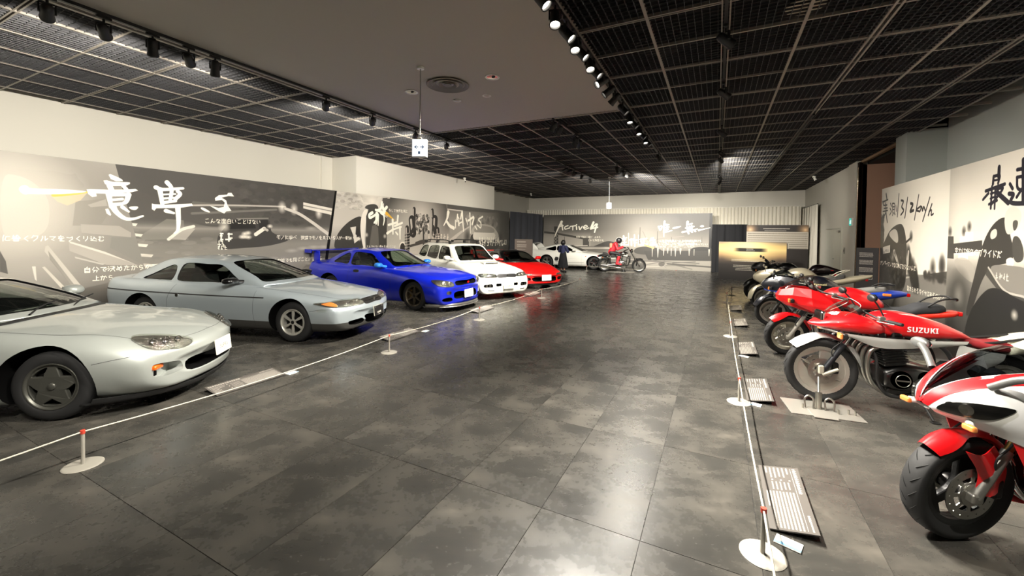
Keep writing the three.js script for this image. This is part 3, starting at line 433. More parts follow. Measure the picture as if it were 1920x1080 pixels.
  line([4.34,2.38,4.37,2.15], 0.13, INK, 0.08); line([4.33,2.37,4.62,2.4], 0.09, INK); line([4.62,2.4,4.58,2.26,4.52,2.22], 0.13, INK, 0.07); line([4.38,2.28,4.53,2.31], 0.07, INK); line([4.37,2.19,4.52,2.22], 0.09, INK); poly([4.29,2.11,4.33,2.12,4.37,2.02,4.36,1.99,4.31,2.03], INK); line([4.39,2.18,4.44,2.07,4.57,1.95,4.69,1.95,4.83,2.01], 0.15, INK, 0.05); line([4.53,2.16,4.62,2.08], 0.1, INK, 0.05); soft([4.61,2.17,4.72,2.19,4.77,2.18,4.74,2.13,4.7,2.11,4.64,2.13], INK);
  line([5.04,2.58,5.11,2.55,5.49,2.61], 0.13, INK, 0.08); line([5.22,2.7,5.29,2.6,5.27,2.33], 0.13, INK, 0.09); line([5.1,2.55,5.14,2.25], 0.14, INK, 0.1); line([5.4,2.54,5.44,2.49,5.36,2.38], 0.11, INK); line([5.15,2.45,5.36,2.48], 0.05, INK); line([5.15,2.37,5.33,2.4], 0.06, INK); line([5.15,2.29,5.36,2.34], 0.09, INK); poly([4.97,2.26,5.01,2.25,5.19,2.25,5.65,2.31,5.67,2.26,5.43,2.2,5.04,2.17,5.01,2.12,4.97,2.15], INK); line([5.2,2.13,5.33,2.09], 0.12, INK, 0.07); line([5.4,2.22,5.41,1.88,5.39,1.73,5.34,1.68], 0.15, INK, 0.05);
  soft([5.8,2.24,5.87,2.24,6.01,2.15,5.97,2.13,5.84,2.18], INK); poly([5.98,2.29,6.16,2.25,6.27,2.28,6.29,2.38,6.23,2.43,6.1,2.4,6.09,2.46,6.17,2.53,6.34,2.56,6.36,2.6,6.43,2.61,6.49,2.53,6.37,2.53,6.23,2.48,6.32,2.43,6.35,2.32,6.43,2.2,6.32,2.18,6.28,2.13,6.16,2.18], INK);
  LW = 0.36;
  line([10.66,2.38,10.54,2.3,10.56,2.22,10.89,2.37], 0.3, INK, 0.2); line([11.09,2.75,11.02,2.53,10.84,2.47], 0.2, INK); line([10.81,2.48,11.18,2.4], 0.22, INK); line([10.85,2.37,10.83,2.04], 0.3, INK, 0.2); line([10.91,2.32,10.92,1.99], 0.26, INK, 0.12); line([10.75,2.06,10.86,2.2], 0.16, INK); line([11.1,2.6,11.23,2.43,11.34,2.34], 0.28, INK); line([11.3,2.6,11.18,2.49], 0.3, INK); line([11.29,2.39,11.45,2.3,11.66,2.18], 0.34, 'rgba(222,170,60,0.9)', 0.06); line([11.04,2.4,11.16,2.33,11.19,2.17,11.15,2], 0.26, INK, 0.1);
  line([11.58,2.19,11.6,1.71], 0.26, INK, 0.16); line([11.39,2.01,11.8,2.11], 0.22, INK); line([11.33,1.73,11.62,1.87], 0.26, INK, 0.18); line([11.84,2.34,11.8,2.03], 0.22, INK); line([11.68,1.98,12.05,2.1], 0.22, INK); line([11.64,1.87,12,1.96], 0.18, INK); line([11.94,1.95,11.95,1.53], 0.26, INK, 0.12); line([11.74,1.77,11.83,1.69], 0.18, INK);
  LW = 0.3;
  line([14.78,2.61,14.7,2.35,14.48,2.07], 0.6, INK, 0.14); line([14.66,2.26,14.89,2.07,15.18,1.98], 0.4, INK, 0.5); line([15.45,2.55,15.41,2.27], 0.3, INK); line([15.3,2.31,15.31,1.99], 0.2, INK); line([15.45,2.5,15.56,2.38], 0.2, INK); line([15.74,2.61,15.69,2.39], 0.28, INK); line([15.79,2.67,15.86,2.24,15.92,1.85], 0.4, INK, 0.16); line([15.54,2.3,15.56,2.11], 0.3, INK); line([15.6,2.19,15.77,2.25], 0.2, INK); line([16.41,2.66,16.46,2.16,16.47,1.77], 0.3, INK, 0.14); line([16.1,2.41,16.26,2.14], 0.28, INK, 0.12); line([16.28,2.33,16.74,2.49,16.62,2.18], 0.34, INK); line([16.85,2.1,17.02,1.96], 0.26, INK); line([17.52,2.56,17.15,2.4,17.36,2.27,17.36,2.04,17.02,2.17], 0.3, INK, 0.22);
  LW = 1;
  // small lettering
  text('に響くクルマをつくり込む', [3.09,1.59], [4.28,1.58]); text('こんな面白いことはない', [5.88,1.96], [7.1,1.97]); text('モノに学べ 現場でモノを見ている人が一番強い', [7.49,1.6], [9.93,1.58]);
  text('自分で決めたから必死に', [3.99,1.03], [5.18,1.03]); text('上から', [4.11,0.88], [4.41,0.87]); text('い、社長の前でも同じことが言える', [7.05,1.01], [8.82,1.02]); text('そして情熱を常に', [11.38,2.5], [12.33,2.52]); text('とんでもない暴れ馬が、ここは', [10.42,1.31], [11.73,1.27]);
  dashes([17.2,1.47], [19.12,1.45], 0.26, INK); dashes([17.2,1.33], [19.98,1.33], 0.26, INK); dashes([13.47,1.61], [14.86,1.59], 0.24, 'rgba(236,228,210,0.7)');
}
function backMural(c, B) {
  seed = 907;
  const { poly, soft, line, blob, text, dashes, grain, band } = brushes(c, B);
  band(-0.1, 9, 0, 3, [[0, gray(70)], [0.3, gray(88)], [0.5, gray(140)], [0.6, gray(150)], [0.75, gray(76)], [0.84, gray(104)], [1, gray(92)]]);
  blob([5.43,2], 2.4, gray(196, 0.75), 0.8); blob([4.1,2.54], 2, gray(120, 0.6)); blob([0.45,2.22], 1.0, gray(190, 0.35)); band(0, 2.9, 0.9, 1.95, [[0, gray(150, 0)], [0.3, gray(158, 0.9)], [1, gray(186, 0.8)]]);
  poly([0.04,1.96,0.73,1.9,2.47,1.63,2.47,1.51,0.73,1.79,0.04,1.84], gray(66)); poly([0.68,2.25,0.93,2.25,0.97,0.97,0.68,0.96], gray(58)); for (let i = 0; i < 5; i++) { line([[0.7,3.03][0], 1.05 + i * 0.18, [0.89,3.03][0], 1.22 + i * 0.18], 0.04, gray(140)); line([[0.89,3.03][0], 1.05 + i * 0.18, [0.7,3.03][0], 1.22 + i * 0.18], 0.04, gray(140)); }
  line([1.33,1.65,1.37,1.23], 0.03, gray(90)); poly([2.45,1.6,2.82,1.61,2.83,1.08,2.46,1.07], gray(78)); soft([2.99,1.08,3.51,1.31,3.91,1.47,4.33,1.36,4.64,1.19,4.87,1.01,3.05,0.96], gray(72)); poly([1.42,1.11,5.08,1.14,5.08,0.84,1.43,0.72], gray(120)); line([1.43,0.98,3.98,1.05], 0.07, gray(200, 0.8)); line([1.76,1.12,2.73,1.16], 0.05, gray(214, 0.7));
  soft([5.33,1.08,5.95,1.22,6.78,1.07,6.79,0.78,5.33,0.73], gray(70)); soft([8.2,1.16,8.61,1.25,9.13,1.21,9.13,0.97,8.1,0.99], gray(52)); line([5.77,2,6.06,1.54,6.66,1.61,7.83,1.77], 0.04, gray(140, 0.5)); for (const [x, h] of [[[5.63,2.97][0], 2.2], [[6.53,2.96][0], 2.0], [[7.23,2.95][0], 1.7], [[8.67,2.94][0], 1.75]]) line([x, 1.3, x, h], 0.04, gray(110, 0.7));
  poly([5.84,0.95,9.14,1.05,9.15,0.53,6.08,0.46], gray(64)); grain(260, [6.36,2.96][0], [8.32,2.94][0], 1.17, 1.5, 130, 236, 0.6, 0.015, 0.05); grain(60, [5.35,2.97][0], [6.36,2.96][0], 1.25, 1.45, 140, 220, 0.5, 0.02, 0.06, 0.5);
  for (const [x, w] of [[730, 3], [830, 5], [930, 4], [1000, 5], [1060, 3], [1130, 5], [1215, 6], [1360, 4], [1440, 2], [1680, 4]]) { const s = [6.28,2.96][0] + (x - 730) * 0.00288; line([s, 1.1, s, rr(0.62, 0.85)], w * 0.018, gray(190, 0.75), 0.02); }
  poly([5.4,0.49,6.08,0.46,9.15,0.53,9.17,-0.02,5.41,-0.22], gray(150)); for (let i = 0; i < 16; i++) line([rr(4.2, 8.6), rr(0.05, 0.5), rr(5, 9), rr(0.05, 0.5)], 0.05, gray(Math.round(rr(96, 190)), 0.4)); line([7.07,0.3,8.12,0.26,9.12,0.23], 0.08, gray(84, 0.8)); soft([6.58,0.37,6.96,0.41,6.88,0.15,6.64,0.14], gray(70, 0.7));
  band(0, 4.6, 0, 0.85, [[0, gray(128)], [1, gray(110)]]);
  LW = 0.6;
  line([1.15,2.53,0.95,2.16,0.72,1.64], 0.24, INK, 0.06); line([1.11,2.51,1.17,2.32,1.22,2.05], 0.18, INK, 0.12); line([0.95,2.23,1.25,2.3], 0.1, INK); line([1.55,2.3,1.36,2.22,1.36,2.1,1.66,2.17], 0.1, INK); line([1.67,2.25,2.03,2.3], 0.1, INK); line([1.84,2.26,1.84,2.05], 0.14, INK, 0.1); line([2.06,2.24,2.07,2.09], 0.13, INK); line([2.06,2.36,2.07,2.35], 0.12, INK); line([2.21,2.24,2.27,2.08,2.4,2.26], 0.14, INK, 0.1); line([2.49,2.18,2.71,2.25,2.61,2.32,2.47,2.2,2.57,2.1,2.79,2.17], 0.1, INK); line([3.06,2.49,2.91,2.14], 0.2, INK); line([2.9,2.11,3.3,2.21], 0.14, INK); line([3.26,2.37,3.19,2.14,3.13,1.92], 0.2, INK, 0.12); line([3,2.19,3.21,2.4], 0.12, INK);
  line([6.57,2.26,6.65,2.07], 0.14, INK); line([6.59,2.25,6.74,2.28,6.7,2.1], 0.12, INK); line([6.87,2.53,6.84,2.1,6.85,1.74], 0.17, INK, 0.1); line([6.88,2.41,7.03,2.34], 0.1, INK); for (const q of [[6.9,2.34,7.08,2.36], [6.91,2.21,7.09,2.24], [6.9,2.09,7.06,2.13]]) line(q, 0.12, INK); line([6.9,1.96,7.24,2.06], 0.14, INK, 0.1); line([7,2.37,6.98,2.01], 0.11, INK); soft([7.24,2.17,7.32,2.24,7.5,2.27,7.73,2.3,7.59,2.2,7.32,2.12], INK);
  line([7.99,2.51,7.96,2.34], 0.2, INK, 0.14); line([7.95,2.34,8.2,2.42], 0.13, INK); line([7.9,2.18,8.29,2.27], 0.12, INK); for (const q of [[7.96,2.25,8.01,2.04], [8.08,2.26,8.09,2.05], [8.18,2.3,8.2,2.07]]) line(q, 0.15, INK); line([7.75,1.97,8.03,2.04,8.46,2.15], 0.16, INK, 0.08); for (const q of [[8.02,1.98,8.05,1.91], [8.16,2.05,8.21,1.98], [8.3,2.09,8.36,2.03]]) line(q, 0.16, INK); soft([8.55,2.28,8.66,2.35,8.78,2.3,8.73,2.23,8.61,2.23], INK); line([8.52,2.08,8.69,2.12,9.04,2.21], 0.17, INK, 0.04);
  for (const [q, w] of [[[4.76,1.73,4.78,1.63], 0.17], [[4.61,1.57,4.92,1.64], 0.13], [[4.65,1.58,4.63,1.2], 0.11], [[4.7,1.51,4.89,1.53], 0.1], [[4.8,1.55,4.81,1.3], 0.14], [[4.72,1.36,4.91,1.4], 0.12], [[4.71,1.24,5.02,1.25], 0.12], [[5.02,1.89,5.04,1.22], 0.07], [[5.08,1.52,5.3,1.59], 0.12], [[5.17,1.58,5.19,1.24], 0.15], [[5.34,1.81,5.37,1.19], 0.12], [[5.29,1.49,5.47,1.53], 0.14], [[5.32,1.37,5.44,1.38], 0.12], [[5.56,1.8,5.55,1.25], 0.06], [[5.66,1.56,5.98,1.62], 0.14], [[5.69,1.47,5.76,1.32], 0.14], [[5.83,1.6,5.84,1.38], 0.14], [[5.66,1.26,6.01,1.31], 0.16], [[6.23,1.64,6.19,1.51], 0.14], [[6.16,1.51,6.42,1.55], 0.12], [[6.19,1.37,6.43,1.41], 0.11], [[6.32,1.66,6.33,1.28], 0.15], [[6.17,1.26,6.48,1.3], 0.13]]) line(q, w, INK);
  LW = 1;
  line([5.89,1.27,6.34,1.11], 0.08, 'rgba(226,196,120,0.8)');
  text('四路で踏み 曲げ 止める', [2.04,1.66], [3.49,1.66]); text('どんな路面でも 走', [2.74,1.48], [3.95,1.48]); text('わずか数百メートルの加速に賭ける', [6.77,1.52], [8.67,1.54]); text('そんな世界観があっていい', [7.54,1.36], [8.96,1.37]);
}
function rightMural(c, B) {
  seed = 333;
  const { poly, soft, line, blob, text, dashes, grain, band, clip } = brushes(c, B), D = 'rgba(22,20,24,1)', half = [3.2,2.82][0];
  clip([-0.1, -0.1, half, -0.1, half, 3, -0.1, 3], () => {
    band(-0.1, 4, 0, 3, [[0, gray(212)], [0.62, gray(206)], [0.72, gray(196)], [0.745, gray(120)], [1, gray(72)]]); blob([2.27,1.16], 0.9, gray(226, 0.8)); blob([-0,2.69], 0.5, gray(150, 0.3));
    poly([1.33,1.01,2.37,1.09,3.31,1.08,3.36,0.49,1.22,0.12], gray(112)); poly([1.53,0.98,2.27,1.07,1.75,0.98,1.53,0.94], gray(176)); poly([2.47,1.11,3.3,1.23,3.31,1.08], gray(66));
    for (let i = 0; i < 60; i++) { const t = rnd(); blob([lerp([1.58,3.04][0], [2.1,2.97][0], t), lerp(1.62, 1.05, Math.pow(t, 0.8)) - rr(0, 0.4)], rr(0.06, 0.14), gray(40, 0.9), 1.3); } for (let i = 0; i < 40; i++) { const t = rnd(); blob([lerp([2.32,2.94][0], [3.2,2.83][0], t), 1.02 + rr(0, 0.12)], rr(0.05, 0.1), gray(48, 0.9)); } for (const q of [[2.69,1.24], [3.02,1.33], [3.03,1.27]]) blob(q, 0.14, gray(44, 1), 1.6);
    grain(260, 0.0, [0.18,3.23][0], 1.2, 2.3, 40, 90, 0.5, 0.02, 0.07); poly([-0.44,2.08,-0.09,1.93,0.09,1.67,0.25,0.01,-0.23,-0.08], gray(46));
    soft([0.24,1.67,0.58,1.97,1.05,2.09,1.33,2.06,1.52,1.69,1.54,1.35,1.56,0.86,1.31,0.59,0.51,0.38,0.06,0.31,-0.05,1.44], gray(58)); soft([0.45,1.89,0.99,2.02,1.12,1.63,0.75,1.73], gray(188)); soft([0.92,2.02,1.3,2.07,1.49,1.69,1.22,1.61], gray(46)); poly([0.18,1.56,0.62,1.62,0.63,1.45,0.21,1.4], gray(196)); dashes([0.26,1.49], [0.54,1.51], 0.05, gray(70)); line([1.49,1.69,1.74,1.79], 0.05, gray(40)); blob([1.72,1.81], 0.1, gray(40, 1), 1.4);
    line([0.87,1.47,1.16,1.18], 0.12, gray(176), 0.06); line([1.62,1.5,1.61,1.25], 0.06, gray(186)); blob([0.78,1.36], 0.13, gray(170, 0.8)); soft([0.73,1.1,1.38,1.14,1.53,0.86,1.3,0.68,0.7,0.67], gray(36)); grain(120, [-0.06,3.26][0], [1.4,3.07][0], 0.5, 1.5, 24, 130, 0.35, 0.02, 0.06);
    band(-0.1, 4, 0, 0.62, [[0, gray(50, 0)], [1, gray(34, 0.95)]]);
    for (const [q, w] of [[[0.27,2.8,0.32,2.7], 0.055], [[0.06,2.64,0.13,2.55], 0.04], [[0.11,2.63,0.39,2.66], 0.04], [[0.16,2.54,0.35,2.54], 0.03], [[0.16,2.47,0.38,2.47], 0.03], [[0.1,2.4,0.4,2.41], 0.03], [[0.25,2.59,0.29,2.39,0.14,2.25], 0.04], [[0.29,2.39,0.4,2.14], 0.045], [[0.56,2.56,0.62,2.49], 0.035], [[0.54,2.45,0.6,2.4], 0.03], [[0.54,2.3,0.64,2.38], 0.03], [[0.67,2.55,0.71,2.34], 0.03], [[0.67,2.55,0.8,2.53,0.8,2.35], 0.028], [[0.69,2.47,0.79,2.47], 0.025], [[0.7,2.41,0.8,2.41], 0.025], [[0.7,2.28,0.75,2.33], 0.03], [[0.85,2.29,0.79,2.34], 0.03], [[0.88,2.49,0.91,2.36], 0.025], [[1.03,2.73,0.98,2.24], 0.035], [[1.16,2.58,1.28,2.55,1.2,2.44,1.31,2.36,1.17,2.27], 0.045], [[1.49,2.61,1.38,2.2], 0.04], [[1.65,2.48,1.75,2.45,1.64,2.32,1.79,2.33], 0.06], [[2.01,2.62,1.85,2.14], 0.036], [[2.11,2.39,1.92,2.33,2.08,2.29], 0.04], [[2.1,2.31,2.15,2.38,2.2,2.3,2.24,2.37,2.31,2.3], 0.04], [[2.48,2.53,2.22,2.1], 0.036], [[2.57,2.4,2.44,2.2], 0.04], [[2.47,2.27,2.56,2.29,2.56,2.2,2.64,2.22], 0.035]]) line(q, w, D);
    text('ナンバーワンでなければならないんだ', [0.04,1.19], [2,1.18]); text('耐えられるタイヤはあるのか？', [1.61,0.76], [3.15,0.75]);
  });
  clip([half, -0.1, 8, -0.1, 8, 3, half, 3], () => {
    band(half, 8, 0, 3, [[0, gray(198)], [0.4, gray(206)], [0.5, gray(190)], [0.58, gray(120)], [1, gray(44)]]); band(half, half + 0.5, 1.6, 3, [[0, gray(150, 0.5)], [1, gray(200, 0)]], false);
    for (const q of [[3.26,1.89], [3.69,1.89], [3.84,1.96]]) { blob(q, 0.08, gray(50, 1), 1.3); poly([q[0] - 0.11, q[1] - 0.08, q[0] + 0.12, q[1] - 0.08, q[0] + 0.15, q[1] - 0.45, q[0] - 0.15, q[1] - 0.45], gray(q[0] > half + 0.35 ? 214 : 60)); }
    poly([3.25,1.68,4.2,1.75,4.21,1.59,3.26,1.52], gray(54)); soft([3.39,1.44,3.77,1.49,4.03,1.36,4.1,1.09,3.85,1.12,3.51,1.27], gray(150, 0.7)); blob([3.6,0.86], 0.42, gray(40, 1), 1.2); blob([3.6,0.86], 0.2, gray(120, 0.9), 1.2);
    soft([4.2,1.69,4.41,1.96,4.65,2.08,4.81,2.04,4.83,1.82,4.95,1.61,4.89,1.46,4.49,1.39,4.24,1.21,3.99,0.63,3.79,0.54,4,1.13], gray(46)); soft([4.69,2.05,4.76,2.19,4.91,2.21,5.05,2.13,5.05,1.99,4.9,1.85,4.75,1.82], gray(190)); soft([4.87,2.02,5,2.02,4.97,1.9,4.9,1.87], gray(70)); soft([4.39,1.88,4.54,1.93,4.56,1.8,4.4,1.75], gray(188)); soft([4.75,1.5,4.92,1.54,4.95,1.42,4.82,1.38], gray(206));
    soft([4.87,1.8,5.01,1.82,5.12,1.66,5.13,1.48,4.92,1.46], gray(60)); soft([4.34,1.38,4.73,1.43,5.37,1.4,5.52,1.11,5.4,1.02,4.72,1.1], gray(112)); poly([4.36,1.35,4.72,1.1,5.33,0.99,5.34,0.9,4.68,1.02,4.32,1.25], gray(60)); line([4.38,1.36,4.76,1.08,5.16,1.04], 0.03, gray(160)); dashes([4.54,1.26], [4.78,1.28], 0.09, gray(190));
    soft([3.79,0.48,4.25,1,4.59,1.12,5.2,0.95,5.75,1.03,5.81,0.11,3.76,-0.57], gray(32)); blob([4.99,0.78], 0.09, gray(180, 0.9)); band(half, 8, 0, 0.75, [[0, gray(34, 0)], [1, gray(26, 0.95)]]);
    for (const [q, w] of [[[4.42,2.66,4.41,2.55], 0.05], [[4.42,2.66,4.56,2.65,4.53,2.55], 0.045], [[4.54,2.77,4.54,2.64], 0.07], [[4.42,2.6,4.53,2.6], 0.03], [[4.24,2.47,4.68,2.52], 0.05], [[4.39,2.52,4.38,2.21], 0.045], [[4.47,2.49,4.47,2.2], 0.04], [[4.36,2.42,4.49,2.43], 0.03], [[4.36,2.35,4.49,2.37], 0.03], [[4.33,2.27,4.52,2.31], 0.04], [[4.51,2.47,4.64,2.47,4.4,2.27], 0.045], [[4.52,2.42,4.77,2.26], 0.075], [[4.31,2.43,4.18,2.35], 0.045], [[4.79,2.51,4.85,2.44], 0.05], [[4.78,2.38,4.87,2.36,4.82,2.27,5.19,2.22], 0.06], [[5.04,2.79,5.07,2.24], 0.06], [[4.93,2.68,5.17,2.67], 0.05], [[4.93,2.58,4.96,2.43,5.18,2.42,5.18,2.56,4.93,2.58], 0.045], [[5.04,2.42,4.94,2.32], 0.045], [[5.07,2.42,5.19,2.31], 0.05]]) line(q, w, 'rgba(20,18,30,1)');
    text('空力は我々のプライドだ', [3.43,1.58], [4.68,1.56]);
  });
}
const HM = 2.94;
const sheen = (t) => std(0xffffff, 0.42, 0, { map: t });
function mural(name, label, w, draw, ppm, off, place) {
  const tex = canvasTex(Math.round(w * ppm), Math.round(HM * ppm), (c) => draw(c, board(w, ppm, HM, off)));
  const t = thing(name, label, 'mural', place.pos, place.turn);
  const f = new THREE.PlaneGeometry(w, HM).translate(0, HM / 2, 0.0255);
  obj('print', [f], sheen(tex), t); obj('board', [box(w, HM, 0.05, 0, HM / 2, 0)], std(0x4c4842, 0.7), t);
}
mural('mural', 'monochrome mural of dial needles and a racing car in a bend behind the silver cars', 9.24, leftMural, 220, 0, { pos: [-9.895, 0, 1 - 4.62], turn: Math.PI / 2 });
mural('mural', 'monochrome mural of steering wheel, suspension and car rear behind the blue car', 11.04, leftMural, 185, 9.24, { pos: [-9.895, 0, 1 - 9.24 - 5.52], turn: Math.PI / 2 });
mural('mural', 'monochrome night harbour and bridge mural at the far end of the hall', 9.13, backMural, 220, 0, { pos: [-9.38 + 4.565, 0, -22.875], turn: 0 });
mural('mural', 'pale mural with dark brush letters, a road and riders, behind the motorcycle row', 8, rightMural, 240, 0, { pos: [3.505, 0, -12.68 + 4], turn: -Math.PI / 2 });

// ================= cars =================
// local axes: x forward with the front axle at 0, y up from the floor, z to the car's right
const csg = new Evaluator(); csg.attributes = ['position', 'normal', 'uv']; csg.useGroups = true; csg.consolidateGroups = false; csg.removeUnusedMaterials = false;
const prep = (g) => { const h = g.index ? g : mergeVertices(g); if (!h.attributes.uv) h.setAttribute('uv', new THREE.BufferAttribute(new Float32Array(h.attributes.position.count * 2), 2)); h.clearGroups(); return h; };
const brush = (g, m) => { const b = new Brush(prep(g), m); b.updateMatrixWorld(); return b; };
const cut = (a, b, op = SUBTRACTION) => { const r = csg.evaluate(a, b, op); r.updateMatrixWorld(); return r; };
function splitGroups(b) { // brush with groups -> [[material, geometry]...]
  const g = b.geometry, mats = Array.isArray(b.material) ? b.material : [b.material], byM = new Map();
  const src = g.index ? g.toNonIndexed() : g;
  for (const gr of g.groups.length ? g.groups : [{ start: 0, count: src.attributes.position.count, materialIndex: 0 }]) {
    const m = mats[gr.materialIndex]; if (!byM.has(m)) byM.set(m, []); byM.get(m).push(gr);
  }
  return [...byM].map(([m, list]) => {
    const q = new THREE.BufferGeometry();
    for (const k of ['position', 'normal', 'uv']) { const a = src.attributes[k], s = a.itemSize, o = []; for (const r of list) for (let i = r.start * s; i < (r.start + r.count) * s; i++) o.push(a.array[i]); q.setAttribute(k, new THREE.Float32BufferAttribute(o, s)); }
    return [m, q];
  });
}
function hullOf(g) { const h = g.index ? g : mergeVertices(g); return { g: h, bvh: new MeshBVH(h) }; }
const ray = new THREE.Ray(), tmpT = {};
function hit(H, o, d) {
  ray.origin.copy(o); ray.direction.copy(d);
  let r = H.bvh.raycastFirst(ray, THREE.DoubleSide), p, f;
  if (r) { p = r.point.clone(); f = r.faceIndex; } else { const c = H.bvh.closestPointToPoint(o.clone().addScaledVector(d, Math.max(0, o.clone().negate().dot(d) - 0.6))); p = c.point.clone(); f = c.faceIndex; }
  const ix = H.g.index, P = H.g.attributes.position, N = H.g.attributes.normal, i = [0, 1, 2].map((k) => ix.getX(f * 3 + k));
  const v = i.map((k) => V(P.getX(k), P.getY(k), P.getZ(k))), b = new THREE.Vector3(); THREE.Triangle.getBarycoord(p, v[0], v[1], v[2], b);
  const n = V(0, 0, 0); i.forEach((k, j) => n.addScaledVector(V(N.getX(k), N.getY(k), N.getZ(k)), b.getComponent(j))); n.normalize(); if (n.dot(d) > 0) n.negate();
  return [p, n];
}
const cast = { side: (H, a, b) => hit(H, V(a, b, 3), V(0, 0, -1)), left: (H, a, b) => hit(H, V(a, b, -3), V(0, 0, 1)), front: (H, a, b) => hit(H, V(4, b, a), V(-1, 0, 0)), rear: (H, a, b) => hit(H, V(-7, b, a), V(1, 0, 0)), top: (H, a, b) => hit(H, V(a, 3, b), V(0, -1, 0)) };
// a piece that lies on a hull: outline in the plane seen from «dir»
function patch(H, pts, dir, off = 0.003, thick = 0.006, edge = 0.05, smooth = true) {
  const outline = smooth ? smoothLine(pts, pts.length * 6, true).slice(0, -1) : pts;
  let tri = [], flat = new THREE.ShapeGeometry(new THREE.Shape(outline.map(([x, y]) => new THREE.Vector2(x, y)))).toNonIndexed().attributes.position.array;
  for (let i = 0; i < flat.length; i += 9) tri.push([[flat[i], flat[i + 1]], [flat[i + 3], flat[i + 4]], [flat[i + 6], flat[i + 7]]]);
  const len = (p, q) => Math.hypot(p[0] - q[0], p[1] - q[1]);
  for (let go = true, k = 0; go && k < 9; k++) { // split long edges; an edge is always split at its middle, so neighbours agree
    go = false; const out = [];
    for (const t of tri) { const L = [len(t[0], t[1]), len(t[1], t[2]), len(t[2], t[0])], m = Math.max(...L); if (m <= edge) { out.push(t); continue; } go = true; const cutE = L.map((l) => l > edge), mid = (i) => [(t[i][0] + t[(i + 1) % 3][0]) / 2, (t[i][1] + t[(i + 1) % 3][1]) / 2], c = cutE.filter(Boolean).length;
      if (c === 3) { const a = mid(0), b = mid(1), d = mid(2); out.push([t[0], a, d], [a, t[1], b], [d, b, t[2]], [a, b, d]); }
      else if (c === 1) { const i = cutE.indexOf(true), a = mid(i); out.push([t[i], a, t[(i + 2) % 3]], [a, t[(i + 1) % 3], t[(i + 2) % 3]]); }
      else { const i = cutE.indexOf(false), a = mid((i + 1) % 3), b = mid((i + 2) % 3); out.push([t[i], t[(i + 1) % 3], a], [t[i], a, b], [b, a, t[(i + 2) % 3]]); } }
    tri = out;
  }
  const key = ([x, y]) => Math.round(x * 1e4) + '_' + Math.round(y * 1e4), id = new Map(), P = [], N = [], U = [], I = [], cnt = new Map();
  const vert = (p) => { const k = key(p); if (!id.has(k)) { const [q, n] = cast[dir](H, ...p); id.set(k, P.length / 3); q.addScaledVector(n, off); P.push(q.x, q.y, q.z); N.push(n.x, n.y, n.z); U.push(p[0], p[1]); } return id.get(k); };
  const flip = dir === 'left' || dir === 'front' || dir === 'top';
  for (const t of tri) { const [a, b, c] = t.map(vert); if (a === b || b === c || a === c) continue; I.push(...(flip ? [a, c, b] : [a, b, c])); for (const [u, v] of flip ? [[a, c], [c, b], [b, a]] : [[a, b], [b, c], [c, a]]) { const k = u + '_' + v, r = v + '_' + u; if (cnt.has(r)) cnt.delete(r); else cnt.set(k, [u, v]); } }
  if (thick > 0) for (const [u, v] of cnt.values()) {
    const k = P.length / 3, e = V(P[3 * v] - P[3 * u], P[3 * v + 1] - P[3 * u + 1], P[3 * v + 2] - P[3 * u + 2]);
    for (const [w, dn] of [[u, 0], [v, 0], [v, 1], [u, 1]]) { const n = V(N[3 * w], N[3 * w + 1], N[3 * w + 2]), o = e.clone().cross(n).normalize(); P.push(P[3 * w] - n.x * thick * dn, P[3 * w + 1] - n.y * thick * dn, P[3 * w + 2] - n.z * thick * dn); N.push(o.x, o.y, o.z); U.push(0, 0); }
    I.push(k, k + 3, k + 2, k, k + 2, k + 1);
  }
  const g = new THREE.BufferGeometry(); g.setAttribute('position', new THREE.Float32BufferAttribute(P, 3)); g.setAttribute('normal', new THREE.Float32BufferAttribute(N, 3)); g.setAttribute('uv', new THREE.Float32BufferAttribute(U, 2)); g.setIndex(I);
  return g;
}
function stripe(H, pts, dir, w = 0.006, off = 0.0015) {
  const c = new THREE.CatmullRomCurve3(pts.map(([x, y]) => V(x, y, 0)), false, 'centripetal'), n = Math.max(4, Math.ceil(c.getLength() / 0.035)), A = [], B = [];
  const q = c.getSpacedPoints(n).map((p) => cast[dir](H, p.x, p.y));
  q.forEach(([p, m], i) => { const t = q[Math.min(i + 1, n)][0].clone().sub(q[Math.max(i - 1, 0)][0]).normalize(), s = m.clone().cross(t).normalize().multiplyScalar(w / 2), o = p.clone().addScaledVector(m, off); A.push(o.clone().add(s)); B.push(o.clone().sub(s)); });
  return meshGrid([A, B]);
}
